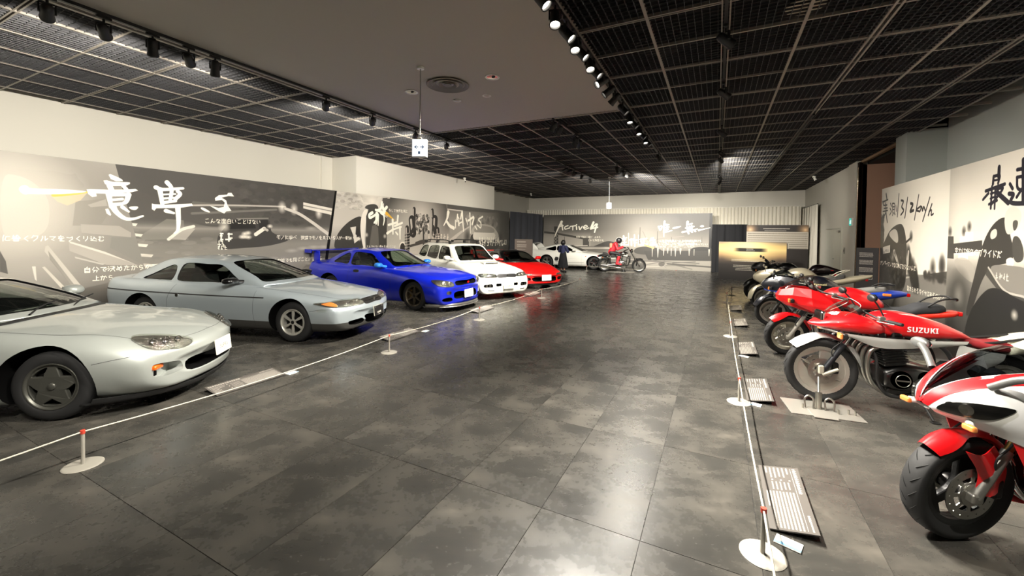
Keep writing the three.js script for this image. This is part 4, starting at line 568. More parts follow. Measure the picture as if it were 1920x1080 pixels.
// body stations: [x, bow, bottom y z, sill y z, crease y z, shoulder y z, top y]
function bodyRows(st) {
  return st.map(([x, bow, yb, zb, ys, zs, yc, zc, yh, zh, yt]) => {
    const h = [[yb, 0], [yb, zb * 0.6], [yb + 0.004, zb], [ys, zs], [yc, zc], [lerp(yc, yh, 0.62), lerp(zc, zh, 0.28)], [yh, zh], [lerp(yh, yt, 0.45), zh * 0.8], [lerp(yh, yt, 0.84), zh * 0.45], [yt, 0]];
    const ring = [...h.map(([y, z]) => [y, z]), ...h.slice(1, -1).reverse().map(([y, z]) => [y, -z])];
    return ring.map(([y, z]) => V(x - bow * (z / 0.9) ** 2, y, z));
  });
}
function houseRows(gh, inset = 0) { // [x, bow, belt y z, mid y z, edge y z, top y]
  const xc = (gh[0][0] + gh.at(-1)[0]) / 2;
  return gh.map(([x, bow, yb, zb, ym, zm, ye, ze, yt]) => {
    const i = inset, h = [[yb - (i ? 0.14 : 0.05), 0], [yb - (i ? 0.14 : 0.05), (zb - i) * 0.6], [yb - (i ? 0.14 : 0.05), zb - i], [yb, zb - i], [ym, zm - i], [ye - i * 0.6, ze - i], [lerp(ye, yt, 0.55) - i, ze * 0.74], [lerp(ye, yt, 0.9) - i, ze * 0.38], [yt - i, 0]];
    const ring = [...h, ...h.slice(1, -1).reverse().map(([y, z]) => [y, -z])];
    return ring.map(([y, z]) => V((i ? xc + (x - xc) * (1 - i * 0.6) : x) - bow * (z / 0.9) ** 2, y, z));
  });
}
function holeRing(n, ri, ro, w0, w1, phase = 0, round = true) {
  const out = [];
  for (let k = 0; k < n; k++) {
    const a0 = phase + k * 2 * Math.PI / n, a1 = a0 + 2 * Math.PI / n, p = [];
    const A = (r, a, s) => { const w = lerp(w0, w1, (r - ri) / (ro - ri)); return a + s * Math.asin(Math.min(0.95, w / 2 / r)); };
    const at2 = (r, a) => [r * Math.cos(a), r * Math.sin(a)];
    for (const t of [0, 0.5, 1]) p.push(at2(lerp(ri, ro, t), A(lerp(ri, ro, t), a0, 1)));
    for (const t of [0.33, 0.67]) p.push(at2(ro, lerp(A(ro, a0, 1), A(ro, a1, -1), t)));
    for (const t of [1, 0.5, 0]) p.push(at2(lerp(ri, ro, t), A(lerp(ri, ro, t), a1, -1)));
    out.push(round ? smoothLine(p, 36, true).slice(0, -1) : p);
  }
  return out;
}
// road wheel facing +z, its centre at the origin
function carWheel(parent, pos, left, { r, w, R, n, ri, w0, w1, dish = 0, mat, cap = 0.05, capMat, depth = 0.035, caliper = M.darkMetal }, name = 'wheel') {
  const g = grp(name, parent); g.position.set(...pos); if (left) g.rotation.y = Math.PI;
  const h = w / 2;
  obj('tire', [turn([[R - 0.012, -h + 0.02], [R + 0.012, -h + 0.004], [lerp(R, r, 0.6), -h], [r - 0.014, -h + 0.02], [r - 0.003, -h + 0.045], [r, -h * 0.3], [r - 0.004, -h * 0.28], [r - 0.004, -h * 0.22], [r, -h * 0.2], [r, h * 0.2], [r - 0.004, h * 0.22], [r - 0.004, h * 0.28], [r, h * 0.3], [r - 0.003, h - 0.045], [r - 0.014, h - 0.02], [lerp(R, r, 0.6), h], [lerp(R, r, 0.3), h - 0.002], [R + 0.012, h - 0.004], [R - 0.012, h - 0.02]].map(([a, b]) => [a, b]), 56)], M.rubber, g);
  obj('rim', [turn([[R - 0.025, -h + 0.02], [R - 0.03, 0], [R - 0.02, h - 0.03], [R - 0.004, h - 0.022], [R + 0.006, h - 0.008], [R + 0.002, h - 0.002], [R - 0.012, h - 0.006], [R - 0.022, h - 0.03]], 48)], mat, g);
  const face = extr(smoothLine(Array.from({ length: 24 }, (_, k) => [Math.cos(k * Math.PI / 12) * (R - 0.014), Math.sin(k * Math.PI / 12) * (R - 0.014)]), 72, true).slice(0, -1), depth, 0.006, 2, holeRing(n, ri, R - 0.034, w0, w1, Math.PI / 2));
  const P = face.attributes.position; for (let i = 0; i < P.count; i++) { const q = Math.hypot(P.getX(i), P.getY(i)) / R; P.setZ(i, P.getZ(i) + h - 0.034 - depth / 2 + 0.012 + dish * (1 - q * q)); } face.computeVertexNormals();
  obj('spokes', [face], mat, g);
  obj('hub_cap', [turn([[0, h - 0.012 + dish], [cap * 0.8, h - 0.014 + dish], [cap, h - 0.026 + dish], [cap, h - 0.06]], 24)], capMat || mat, g);
  obj('brake_disc', [disc(R * 0.74, 0.024, 0, 0, h - 0.11, 32), disc(R * 0.4, 0.05, 0, 0, h - 0.1, 20)], M.darkMetal, g);
  obj('caliper', [rbox(0.07, R * 0.9, 0.07, (left ? -1 : 1) * -R * 0.6, 0.02, h - 0.11, 0.02)], caliper, g);
  obj('inner_barrel', [disc(R - 0.03, 0.01, 0, 0, -h + 0.05, 28)], M.black, g);
  return g;
}
function seat(parent, x, y, z, m, back = -0.22) {
  const g = grp('seat', parent);
  obj('cushion', [rbox(0.5, 0.16, 0.5, x, y, z, 0.06, 3)], m, g);
  const b = rbox(0.14, 0.58, 0.48, 0, 0.29, 0, 0.06, 3).rotateZ(-back).translate(x - 0.25, y + 0.04, z); obj('backrest', [b], m, g);
  obj('headrest', [rbox(0.1, 0.2, 0.28, x - 0.25 + back * 0.68, y + 0.74, z, 0.05, 3)], m, g);
}
const plateTex = {};
function plate(parent, pos, tilt, w, h, lines, bg, ink, yaw = 0) {
  const key = lines.map((l) => l[0]).join(); const t = plateTex[key] ??= canvasTex(256, Math.round(256 * h / w), (c, W, Hh) => { c.fillStyle = bg; c.fillRect(0, 0, W, Hh); c.fillStyle = ink; c.textAlign = 'center'; c.textBaseline = 'middle'; for (const [s, y, sz, f] of lines) { c.font = `${f || 'bold'} ${sz * Hh}px sans-serif`; c.fillText(s, W / 2, y * Hh, W * 0.9); } c.strokeStyle = ink; c.globalAlpha = 0.25; c.strokeRect(4, 4, W - 8, Hh - 8); c.globalAlpha = 1; for (const x of [0.16, 0.84]) { c.beginPath(); c.arc(x * W, 0.14 * Hh, 0.03 * Hh, 0, 7); c.fill(); } });
  const g = grp('number_plate', parent); g.position.set(...pos); g.rotation.set(0, Math.PI / 2 + yaw, 0); 
  const face = new THREE.PlaneGeometry(w - 0.004, h - 0.004).translate(0, 0, 0.0065).rotateX(-tilt), back = rbox(w, h, 0.012, 0, 0, 0, 0.004).rotateX(-tilt);
  obj('plate_face', [face], std(0xffffff, 0.4, 0, { map: t }), g); obj('plate_back', [back], M.plateWhite, g);
  return g;
}
function car(d) {
  const t = thing(d.name, d.label, 'car', [d.pos[0], 0, d.pos[1]], d.turn * Math.PI / 180);
  const rows = bodyRows(d.st).reverse(), grid = gridSurf(rows, 5, 3, true), hull = meshGrid(grid, true, true), H = hullOf(hull.clone());
  let b = brush(hull, d.paint);
  const well = M.pit, { wb, tf, tr, wheel, arch } = d;
  for (const [x, r, tw] of [[0, arch[0], tf], [-wb, arch[1], tr]]) for (const s of [1, -1]) b = cut(b, brush(new THREE.CylinderGeometry(r, r, 0.62, 40).rotateX(Math.PI / 2).translate(x, wheel.r + (arch[2] || 0.02), s * (tw + 0.05)), well));
  for (const [poly, depth, skin] of d.cuts || []) { // real openings seen from the front
    const c = poly.reduce((a, p) => a + p[0], 0) / poly.length, y = poly.reduce((a, p) => a + p[1], 0) / poly.length, x = cast.front(H, c, y)[0].x;
    const pr = extr(smoothLine(poly, poly.length * 5, true).slice(0, -1), 1.2).rotateY(-Math.PI / 2); // z,y outline along x
    pr.translate(x - depth + 0.6, 0, 0); b = cut(b, brush(pr, skin ? d.paint : well));
  }
  if (d.cabin) b = cut(b, brush(extr(d.cabin, d.cabinW * 2), M.interior));
  if (d.cladding) { const low = cut(b, brush(box(8, 1, 3, -1, d.cladding - 0.5, 0), d.lowMat), INTERSECTION); const up = cut(b, brush(box(8, 1, 3, -1, d.cladding - 0.5, 0), d.lowMat)); for (const [m, g] of splitGroups(low)) if (m === d.paint || m === d.lowMat) obj('lower_cladding', g, d.lowMat, t); else obj('wheel_well', g, m, t); b = up; }
  for (const [m, g] of splitGroups(b)) obj(m === d.paint ? 'body' : m === M.interior ? 'cabin' : m === well ? 'wheel_well' : 'body_base', g, m, t);
  // greenhouse
  const G = meshGrid(gridSurf(houseRows(d.gh), 5, 3, true), true, true), GH = hullOf(G.clone());
  let s = cut(brush(G, d.roofMat || d.paint), brush(meshGrid(gridSurf(houseRows(d.gh, 0.035), 5, 3, true), true, true), M.interior));
  const glass = d.glass || M.tint;
  const sideCut = (p) => { s = cut(s, brush(extr(smoothLine(p, p.length * 5, true).slice(0, -1), 3), d.pillarMat || M.trim)); };
  const grow = (p, k) => { const cx = p.reduce((a, q) => a + q[0], 0) / p.length, cy = p.reduce((a, q) => a + q[1], 0) / p.length; return p.map(([x, y]) => { const l = Math.hypot(x - cx, y - cy) || 1; return [x + (x - cx) / l * k, y + (y - cy) / l * k]; }); };
  for (const p of d.side) sideCut(p);
  const xm = d.mid; // the middle of the cabin, from which front and rear openings are cut
  const endCut = (p, f) => { const q = extr(smoothLine(p, p.length * 5, true).slice(0, -1), 2.6).rotateY(Math.PI / 2).translate(f ? xm + 1.3 : xm - 1.3, 0, 0); s = cut(s, brush(q, d.pillarMat || M.trim)); };
  const sym = (p) => [...p, ...p.slice().reverse().map(([z, y]) => [-z, y])];
  endCut(sym(d.front), true); endCut(sym(d.rear), false);
  for (const [m, g] of splitGroups(s)) if (m === (d.roofMat || d.paint)) obj('roof', g, m, t); else if (m === M.interior) obj('headliner', g, m, t); else obj('window_trim', g, m, t);
  for (const p of d.side) for (const dir of ['side', 'left']) obj('side_window', [patch(GH, grow(p, 0.016), dir, -0.012, 0)], glass, t);
  obj('windscreen', [patch(GH, grow(sym(d.front), 0.016), 'front', -0.012, 0, 0.08)], glass, t);
  obj('rear_window', [patch(GH, grow(sym(d.rear), 0.016), 'rear', -0.012, 0, 0.08)], glass, t);
  // wheels
  const wh = (x, z, left) => carWheel(t, [x, wheel.r, z], left, wheel);
  const ins = wheel.w / 2; wh(0, tf - ins + 0.015, false); wh(0, -tf + ins - 0.015, true); wh(-wb, tr - ins + 0.015, false); wh(-wb, -tr + ins - 0.015, true);
  // cabin
  const [sx, sy] = d.seats; for (const z of [0.36, -0.36]) seat(t, sx, sy, z, d.seatMat || M.seatGrey);
  obj('rear_bench', [rbox(0.45, 0.16, 1.1, sx - 0.85, sy + 0.02, 0, 0.06), rbox(0.14, 0.5, 1.1, sx - 1.08, sy + 0.25, 0, 0.06)], d.seatMat || M.seatGrey, t);
  const dx = d.dash; obj('dashboard', [loftX([[dx - 0.24, d.dashY - 0.02, d.dashY - 0.3, 0.62, 4], [dx - 0.1, d.dashY + 0.01, d.dashY - 0.32, 0.64, 4], [dx + 0.16, d.dashY - 0.04, d.dashY - 0.2, 0.6, 4]], 3)], d.dashMat || M.interior, t);
  const sw = grp('steering_wheel', t); sw.position.set(dx - 0.36, d.dashY - 0.02, 0.36); sw.rotation.set(0, Math.PI / 2, 0);
  obj('wheel_rim', [new THREE.TorusGeometry(0.185, 0.015, 10, 32).rotateX(-0.4)], M.blackPlastic, sw); obj('wheel_hub', [rbox(0.3, 0.05, 0.03, 0, 0, 0, 0.012).rotateX(-0.4), rbox(0.05, 0.17, 0.03, 0, -0.08, 0.03, 0.012).rotateX(-0.4), disc(0.055, 0.05, 0, 0, 0)], M.blackPlastic, sw);
  d.more(t, H, GH);
  return t;
}
const mir = (p) => p.map(([a, b]) => [-a, b]);
const lampTex = (() => { const f = fbm(14, 3, 71); return noiseTex(128, 128, (x, y) => [255 * f(x / 128, y / 128)]); })();
lampTex.repeat.set(6, 6);
const lampBack = std(0x9a9892, 0.16, 0.9, { bumpMap: lampTex, bumpScale: 0.02 }), lampDark = std(0x6a6863, 0.16, 0.9, { bumpMap: lampTex, bumpScale: 0.02 });
// a lamp seen from the front: chrome bowl plate, reflectors, clear cover
function lamp(t, H, poly, dir, bowls, { name = 'headlamp', back = lampBack, amber, cover = M.clearLens } = {}) {
  const g = grp(name, t);
  obj('reflector', [patch(H, poly, dir, 0.004, 0.008, 0.03)], back, g);
  if (bowls.length) obj('bowl', bowls.flatMap(([a, b, r]) => { const [p, n] = cast[dir](H, a, b), q = new THREE.Quaternion().setFromUnitVectors(V(0, 0, 1), dir === 'front' ? V(1, 0, 0).lerp(n, 0.4).normalize() : n); const o = p.clone().addScaledVector(n, 0.004); return [turn([[r, 0.0], [r * 0.96, 0.014], [r * 0.85, 0.008], [r * 0.45, 0.002], [r * 0.3, 0.012], [0, 0.016]], 22).applyQuaternion(q).translate(o.x, o.y, o.z)]; }), M.chrome, g);
  if (amber) obj('indicator', [patch(H, amber, dir, 0.012, 0.008, 0.04)], M.amber, g);
  obj('cover', [patch(H, poly, dir, 0.022, 0.018, 0.03)], cover, g);
  return g;
}
function mirrors(t, x, y, z, m, [l, h, w] = [0.12, 0.13, 0.2], foot = 0.12) {
  for (const s of [1, -1]) {
    const g = grp('door_mirror', t);
    obj('housing', [loftX([[x - l * 0.55, y + h * 0.42, y - h * 0.42, w * 0.46, 3], [x - l * 0.3, y + h * 0.5, y - h * 0.5, w * 0.5, 3], [x + l * 0.25, y + h * 0.42, y - h * 0.42, w * 0.44, 2.6], [x + l * 0.5, y + h * 0.2, y - h * 0.22, w * 0.28, 2]], 3).translate(0, 0, s * (z + w / 2)), rod([x + 0.04, y - h * 0.4, s * (z - foot)], [x, y - h * 0.15, s * (z + w * 0.2)], 0.035, 0.03, 10)], m, g);
    obj('mirror_glass', [rbox(0.006, h * 0.72, w * 0.82, x - l * 0.56, y, s * (z + w / 2), 0.003)], M.chrome, g);
  }
}
const lines = (t, H, list, m = M.gap) => list.forEach(([pts, dir, w]) => obj('panel_gap', [stripe(H, pts, dir, w || 0.0045)], m, t));
const wheelStar = { r: 0.32, w: 0.235, R: 0.208, n: 5, ri: 0.105, w0: 0.13, w1: 0.075, dish: 0.012, mat: std(0x55554f, 0.4, 0.7), cap: 0.035, depth: 0.04 };
// 1 — the silver coupe nearest to the camera
const silver1 = phy(0x959994, 0.38, 0.35, { clearcoat: 1, clearcoatRoughness: 0.05 });
car({
  name: 'sports_car', label: 'silver low coupe with big oval headlamps, nearest to the photographer, cut by the left edge', pos: [-5.83, -2.03], turn: 38, paint: silver1,
  st: [[-3.5, -0.1, 0.4, 0.5, 0.46, 0.62, 0.62, 0.7, 0.8, 0.62, 0.86], [-3.44, -0.12, 0.27, 0.68, 0.38, 0.8, 0.62, 0.86, 0.87, 0.74, 0.94], [-3.15, -0.08, 0.22, 0.74, 0.36, 0.85, 0.62, 0.9, 0.93, 0.76, 0.99], [-2.55, 0, 0.18, 0.77, 0.35, 0.87, 0.62, 0.91, 0.92, 0.78, 0.96], [-1.8, 0, 0.17, 0.79, 0.33, 0.86, 0.58, 0.885, 0.88, 0.79, 0.92], [-0.9, 0, 0.17, 0.79, 0.33, 0.86, 0.56, 0.88, 0.845, 0.79, 0.905], [-0.35, 0, 0.17, 0.78, 0.33, 0.85, 0.56, 0.885, 0.795, 0.78, 0.885], [0, 0.02, 0.18, 0.77, 0.34, 0.85, 0.56, 0.89, 0.765, 0.76, 0.845], [0.35, 0.08, 0.18, 0.75, 0.33, 0.84, 0.53, 0.88, 0.745, 0.75, 0.79], [0.62, 0.17, 0.18, 0.72, 0.32, 0.82, 0.5, 0.86, 0.7, 0.73, 0.73], [0.85, 0.27, 0.19, 0.66, 0.3, 0.79, 0.47, 0.83, 0.63, 0.71, 0.66], [0.97, 0.32, 0.21, 0.58, 0.29, 0.72, 0.44, 0.78, 0.56, 0.69, 0.59], [1.0, 0.34, 0.3, 0.4, 0.34, 0.5, 0.42, 0.56, 0.47, 0.5, 0.51]],
  gh: [[-0.4, 0.34, 0.85, 0.7, 0.855, 0.69, 0.86, 0.66, 0.865], [-0.75, 0.33, 0.86, 0.735, 0.95, 0.705, 1.0, 0.645, 1.02], [-1.1, 0.27, 0.87, 0.75, 1.0, 0.7, 1.1, 0.61, 1.15], [-1.4, 0.15, 0.88, 0.755, 1.03, 0.69, 1.17, 0.575, 1.235], [-1.75, 0.04, 0.88, 0.755, 1.04, 0.685, 1.19, 0.565, 1.262], [-2.15, 0, 0.89, 0.75, 1.03, 0.68, 1.17, 0.555, 1.245], [-2.55, -0.05, 0.9, 0.73, 1.0, 0.65, 1.1, 0.535, 1.17], [-2.95, -0.1, 0.91, 0.68, 0.955, 0.61, 1.02, 0.51, 1.06], [-3.2, -0.12, 0.92, 0.61, 0.94, 0.57, 0.96, 0.49, 0.98]],
  wb: 2.55, tf: 0.79, tr: 0.8, arch: [0.365, 0.365, 0.02], wheel: wheelStar, cabin: [[-0.95, 0.3], [-0.8, 0.8], [-0.85, 1.1], [-2.7, 1.1], [-2.75, 0.5], [-2.5, 0.3]], cabinW: 0.7, mid: -1.7,
  side: [[[-0.98, 0.915], [-1.2, 1.03], [-1.52, 1.125], [-1.9, 1.14], [-2.0, 1.12], [-1.97, 0.93], [-1.6, 0.92], [-1.3, 0.915]], [[-2.08, 0.945], [-2.1, 1.11], [-2.35, 1.06], [-2.62, 0.97], [-2.4, 0.945]]],
  front: [[0, 0.925], [0.34, 0.925], [0.6, 0.935], [0.57, 1.0], [0.5, 1.13], [0.46, 1.165], [0.25, 1.19], [0, 1.195]], rear: [[0, 1.0], [0.3, 1.0], [0.44, 1.0], [0.46, 1.06], [0.45, 1.14], [0.25, 1.17], [0, 1.175]],
  cuts: [[[[-0.46, 0.325], [-0.44, 0.4], [0, 0.405], [0.44, 0.4], [0.46, 0.325], [0, 0.31]], 0.22], [[[0.49, 0.36], [0.5, 0.42], [0.64, 0.455], [0.74, 0.455], [0.765, 0.38], [0.7, 0.335], [0.57, 0.33]], 0.07, 1], [[[-0.49, 0.36], [-0.57, 0.33], [-0.7, 0.335], [-0.765, 0.38], [-0.74, 0.455], [-0.64, 0.455], [-0.5, 0.42]], 0.07, 1]],
  seats: [-1.65, 0.42], dash: -0.95, dashY: 0.86,
  more(t, H, GH) {
    const L = [[0.36, 0.605], [0.41, 0.65], [0.49, 0.685], [0.57, 0.705], [0.64, 0.71], [0.69, 0.695], [0.715, 0.65], [0.705, 0.605], [0.62, 0.572], [0.5, 0.558], [0.41, 0.57]];
    for (const s of [1, -1]) lamp(t, H, s > 0 ? L : mir(L), 'front', [[s * 0.455, 0.625, 0.045], [s * 0.545, 0.635, 0.05], [s * 0.63, 0.645, 0.045]], {});
    for (const s of [1, -1]) { const o = cast.front(H, s * 0.68, 0.42)[0]; obj('indicator', [rbox(0.05, 0.05, 0.13, o.x - 0.035, 0.427, s * 0.675, 0.02)], M.amberLens, t); obj('fog_duct', [rbox(0.02, 0.05, 0.04, o.x - 0.045, 0.372, s * 0.7, 0.008)], M.pit, t); }
    plate(t, [1.035, 0.455, 0], 0.12, 0.33, 0.165, [['TOYOTA', 0.2, 0.13], ['SUPRA', 0.52, 0.36], ['1993', 0.84, 0.14]], '#dcd8c6', '#4f4a42');
    obj('bonnet_badge', [new THREE.TorusGeometry(0.028, 0.005, 8, 24), new THREE.TorusGeometry(0.012, 0.004, 8, 20), new THREE.TorusGeometry(0.02, 0.004, 8, 20).scale(1, 0.45, 1).translate(0, 0.012, 0)].map((g) => g.rotateY(Math.PI / 2).rotateZ(0.9).translate(0.885, 0.632, 0)), M.chrome, t);
    lines(t, H, [[[[0.79, 0.42], [0.66, 0.62], [0.3, 0.705], [-0.3, 0.745], [-0.62, 0.74]], 'top'], [[[0.79, -0.42], [0.66, -0.62], [0.3, -0.705], [-0.3, -0.745], [-0.62, -0.74]], 'top'], [[[0.82, -0.42], [0.87, -0.2], [0.88, 0], [0.87, 0.2], [0.82, 0.42]], 'top'], [[[-0.42, 0.25], [-0.45, 0.5], [-0.43, 0.74]], 'side'], [[[-1.98, 0.25], [-2.02, 0.6], [-1.95, 0.86]], 'side'], [[[0.36, 0.525], [0.5, 0.55], [0.66, 0.57]], 'side']]);
    mirrors(t, -1.02, 0.985, 0.79, silver1, [0.13, 0.13, 0.2]);
    obj('cowl', [patch(H, [[-0.5, -0.6], [-0.39, -0.3], [-0.35, 0], [-0.39, 0.3], [-0.5, 0.6], [-0.6, 0.68], [-0.46, 0.3], [-0.42, 0], [-0.46, -0.3], [-0.6, -0.68]], 'top', 0.006, 0.006)], M.trim, t);
    for (const z of [0.36, -0.14]) obj('wiper', [pipe([[-0.5, 0.9, z], [-0.6, 0.94, z - 0.25], [-0.66, 0.965, z - 0.5]], 0.008, 6)], M.trim, t);
    for (const s of [1, -1]) obj('tail_lamp', [patch(H, [[s * 0.3, 0.66], [s * 0.7, 0.66], [s * 0.72, 0.76], [s * 0.3, 0.77]], 'rear', 0.004, 0.006)], M.redLens, t);
    obj('front_lip', [shell([[0.98, 0.185, 0.0], [0.93, 0.185, 0.35], [0.78, 0.19, 0.6], [0.5, 0.19, 0.76], [0.36, 0.2, 0.83]].map(([x, y, z]) => [V(x - 0.02, y, z), V(x - 0.05, y - 0.05, z * 0.985), V(x - 0.16, y - 0.055, z * 0.96)]), 0.01, 4, 3)].flatMap(both), M.blackPlastic, t);
  },
});
// 2 — the long silver coupe with six-spoke wheels
const silver2 = phy(0xaab4b8, 0.34, 0.5, { clearcoat: 1, clearcoatRoughness: 0.05 });
car({
  name: 'sports_car', label: 'long silver coupe with six-spoke wheels and black door mirrors, between silver and blue cars', pos: [-6.18, -4.936], turn: 17.2, paint: silver2, cladding: 0.33, lowMat: std(0x3c3b38, 0.5, 0.2),
  st: [[-3.6, -0.06, 0.42, 0.55, 0.48, 0.65, 0.6, 0.72, 0.82, 0.7, 0.88], [-3.56, -0.06, 0.3, 0.7, 0.4, 0.78, 0.62, 0.83, 0.9, 0.75, 0.95], [-3.25, -0.02, 0.22, 0.76, 0.38, 0.85, 0.68, 0.88, 0.9, 0.77, 0.96], [-2.75, 0, 0.18, 0.78, 0.36, 0.87, 0.66, 0.9, 0.9, 0.78, 0.95], [-1.9, 0, 0.17, 0.78, 0.36, 0.875, 0.64, 0.9, 0.88, 0.78, 0.92], [-0.9, 0, 0.17, 0.78, 0.36, 0.875, 0.63, 0.895, 0.86, 0.78, 0.9], [-0.35, 0, 0.17, 0.78, 0.36, 0.875, 0.62, 0.89, 0.8, 0.79, 0.875], [0, 0, 0.18, 0.78, 0.36, 0.875, 0.61, 0.89, 0.755, 0.79, 0.83], [0.4, 0.05, 0.18, 0.76, 0.35, 0.87, 0.58, 0.88, 0.7, 0.79, 0.77], [0.7, 0.14, 0.19, 0.74, 0.34, 0.85, 0.55, 0.865, 0.655, 0.79, 0.705], [0.89, 0.22, 0.2, 0.69, 0.33, 0.82, 0.5, 0.84, 0.61, 0.77, 0.64], [0.97, 0.25, 0.23, 0.6, 0.34, 0.76, 0.47, 0.8, 0.54, 0.74, 0.565], [1.0, 0.26, 0.33, 0.4, 0.37, 0.5, 0.44, 0.55, 0.48, 0.5, 0.49]],
  gh: [[-0.38, 0.28, 0.85, 0.7, 0.855, 0.69, 0.86, 0.66, 0.865], [-0.7, 0.28, 0.86, 0.735, 0.94, 0.7, 0.98, 0.65, 1.01], [-1.08, 0.22, 0.87, 0.75, 0.99, 0.7, 1.1, 0.61, 1.15], [-1.4, 0.14, 0.87, 0.755, 1.02, 0.69, 1.2, 0.575, 1.25], [-1.7, 0.04, 0.87, 0.755, 1.04, 0.685, 1.24, 0.57, 1.29], [-2.2, 0, 0.88, 0.755, 1.04, 0.685, 1.25, 0.57, 1.305], [-2.6, -0.03, 0.89, 0.75, 1.03, 0.68, 1.22, 0.565, 1.275], [-2.9, -0.06, 0.9, 0.74, 1.0, 0.67, 1.12, 0.57, 1.16], [-3.2, -0.1, 0.9, 0.71, 0.95, 0.65, 1.0, 0.58, 1.03], [-3.32, -0.1, 0.9, 0.66, 0.92, 0.63, 0.94, 0.58, 0.95]],
  wb: 2.75, tf: 0.8, tr: 0.8, arch: [0.365, 0.36, 0.02], wheel: { r: 0.32, w: 0.215, R: 0.205, n: 6, ri: 0.05, w0: 0.03, w1: 0.05, dish: 0.01, mat: std(0xb9b7ae, 0.35, 0.6), cap: 0.03, capMat: M.darkMetal, depth: 0.03 },
  cabin: [[-0.95, 0.3], [-0.85, 0.8], [-0.9, 1.1], [-3.0, 1.1], [-3.0, 0.6], [-2.7, 0.3]], cabinW: 0.7, mid: -2.0, seatMat: std(0x0e0d0d, 0.8),
  side: [[[-0.98, 0.9], [-1.17, 1.02], [-1.46, 1.17], [-1.7, 1.185], [-2.15, 1.185], [-2.2, 1.14], [-2.2, 0.93], [-2.1, 0.9], [-1.5, 0.9]], [[-2.3, 0.915], [-2.3, 1.13], [-2.37, 1.16], [-2.5, 1.12], [-2.75, 1.0], [-2.9, 0.93], [-2.6, 0.915]]],
  front: [[0, 0.925], [0.34, 0.925], [0.62, 0.93], [0.585, 1.0], [0.5, 1.18], [0.46, 1.21], [0.25, 1.235], [0, 1.24]], rear: [[0, 1.0], [0.3, 1.0], [0.5, 1.0], [0.5, 1.08], [0.46, 1.16], [0.25, 1.19], [0, 1.2]],
  cuts: [[[[-0.3, 0.28], [-0.3, 0.37], [0, 0.375], [0.3, 0.37], [0.3, 0.28]], 0.14], [[[0.36, 0.29], [0.36, 0.345], [0.55, 0.35], [0.64, 0.335], [0.62, 0.29]], 0.1], [[[-0.36, 0.29], [-0.62, 0.29], [-0.64, 0.335], [-0.55, 0.35], [-0.36, 0.345]], 0.1]],
  seats: [-1.7, 0.4], dash: -1.05, dashY: 0.86,
  more(t, H, GH) {
    const L = [[0.3, 0.585], [0.3, 0.64], [0.45, 0.655], [0.62, 0.66], [0.78, 0.655], [0.86, 0.635], [0.85, 0.595], [0.7, 0.57], [0.5, 0.57]], A = [[0.77, 0.592], [0.77, 0.645], [0.815, 0.642], [0.845, 0.63], [0.835, 0.605]];
    for (const s of [1, -1]) lamp(t, H, s > 0 ? L : mir(L), 'front', [[s * 0.38, 0.615, 0.026], [s * 0.52, 0.617, 0.03], [s * 0.63, 0.617, 0.026]], { amber: s > 0 ? A : mir(A) });
    obj('grille', [patch(H, [[-0.28, 0.575], [-0.28, 0.632], [0, 0.64], [0.28, 0.632], [0.28, 0.575], [0, 0.57]], 'front', 0.006, 0.01)], std(0x3b3a38, 0.35, 0.7), t);
    obj('grille_bar', [stripe(H, [[-0.27, 0.605], [0, 0.607], [0.27, 0.605]], 'front', 0.008, 0.012), stripe(H, [[-0.285, 0.637], [0, 0.645], [0.285, 0.637]], 'front', 0.012, 0.009)], M.chrome, t); obj('badge', [rbox(0.02, 0.06, 0.04, cast.front(H, 0, 0.607)[0].x + 0.012, 0.607, 0, 0.008)], M.chrome, t);
    plate(t, [1.045, 0.43, 0.02], 0.1, 0.33, 0.165, [['EUNOS', 0.72, 0.24], ['COSMO', 0.94, 0.1]], '#141312', '#e9e6da');
    lines(t, H, [[[[0.83, 0.46], [0.6, 0.6], [0.2, 0.68], [-0.3, 0.74], [-0.68, 0.76]], 'top'], [[[0.83, -0.46], [0.6, -0.6], [0.2, -0.68], [-0.3, -0.74], [-0.68, -0.76]], 'top'], [[[0.83, -0.46], [0.88, -0.2], [0.88, 0.2], [0.83, 0.46]], 'top'], [[[-0.62, 0.22], [-0.63, 0.5], [-0.62, 0.8]], 'side'], [[[-2.2, 0.25], [-2.22, 0.6], [-2.12, 0.86]], 'side'], [[[-0.45, 0.7], [-1.4, 0.705], [-2.6, 0.725], [-3.5, 0.75]], 'side', 0.02], [[[0.35, 0.52], [0.55, 0.55], [0.72, 0.555]], 'side']]);
    mirrors(t, -1.0, 0.95, 0.78, M.blackGloss, [0.14, 0.1, 0.24]);
    obj('fuel_flap', [disc(0.028, 0.012, -2.03, 0.69, 0.9)], M.chrome, t);
    for (const z of [0.36, -0.14]) obj('wiper', [pipe([[-0.55, 0.89, z], [-0.66, 0.93, z - 0.25], [-0.72, 0.955, z - 0.5]], 0.008, 6)], M.trim, t);
    obj('tail_lamp', [patch(H, [[-0.7, 0.62], [0.7, 0.62], [0.72, 0.74], [-0.72, 0.74]], 'rear', 0.004, 0.006)], M.redLens, t);
    for (const s of ['side', 'left']) obj('side_marker', [patch(H, [[0.48, 0.52], [0.62, 0.525], [0.62, 0.55], [0.48, 0.545]], s, 0.003, 0.004)], M.clearLens, t);
  },
});
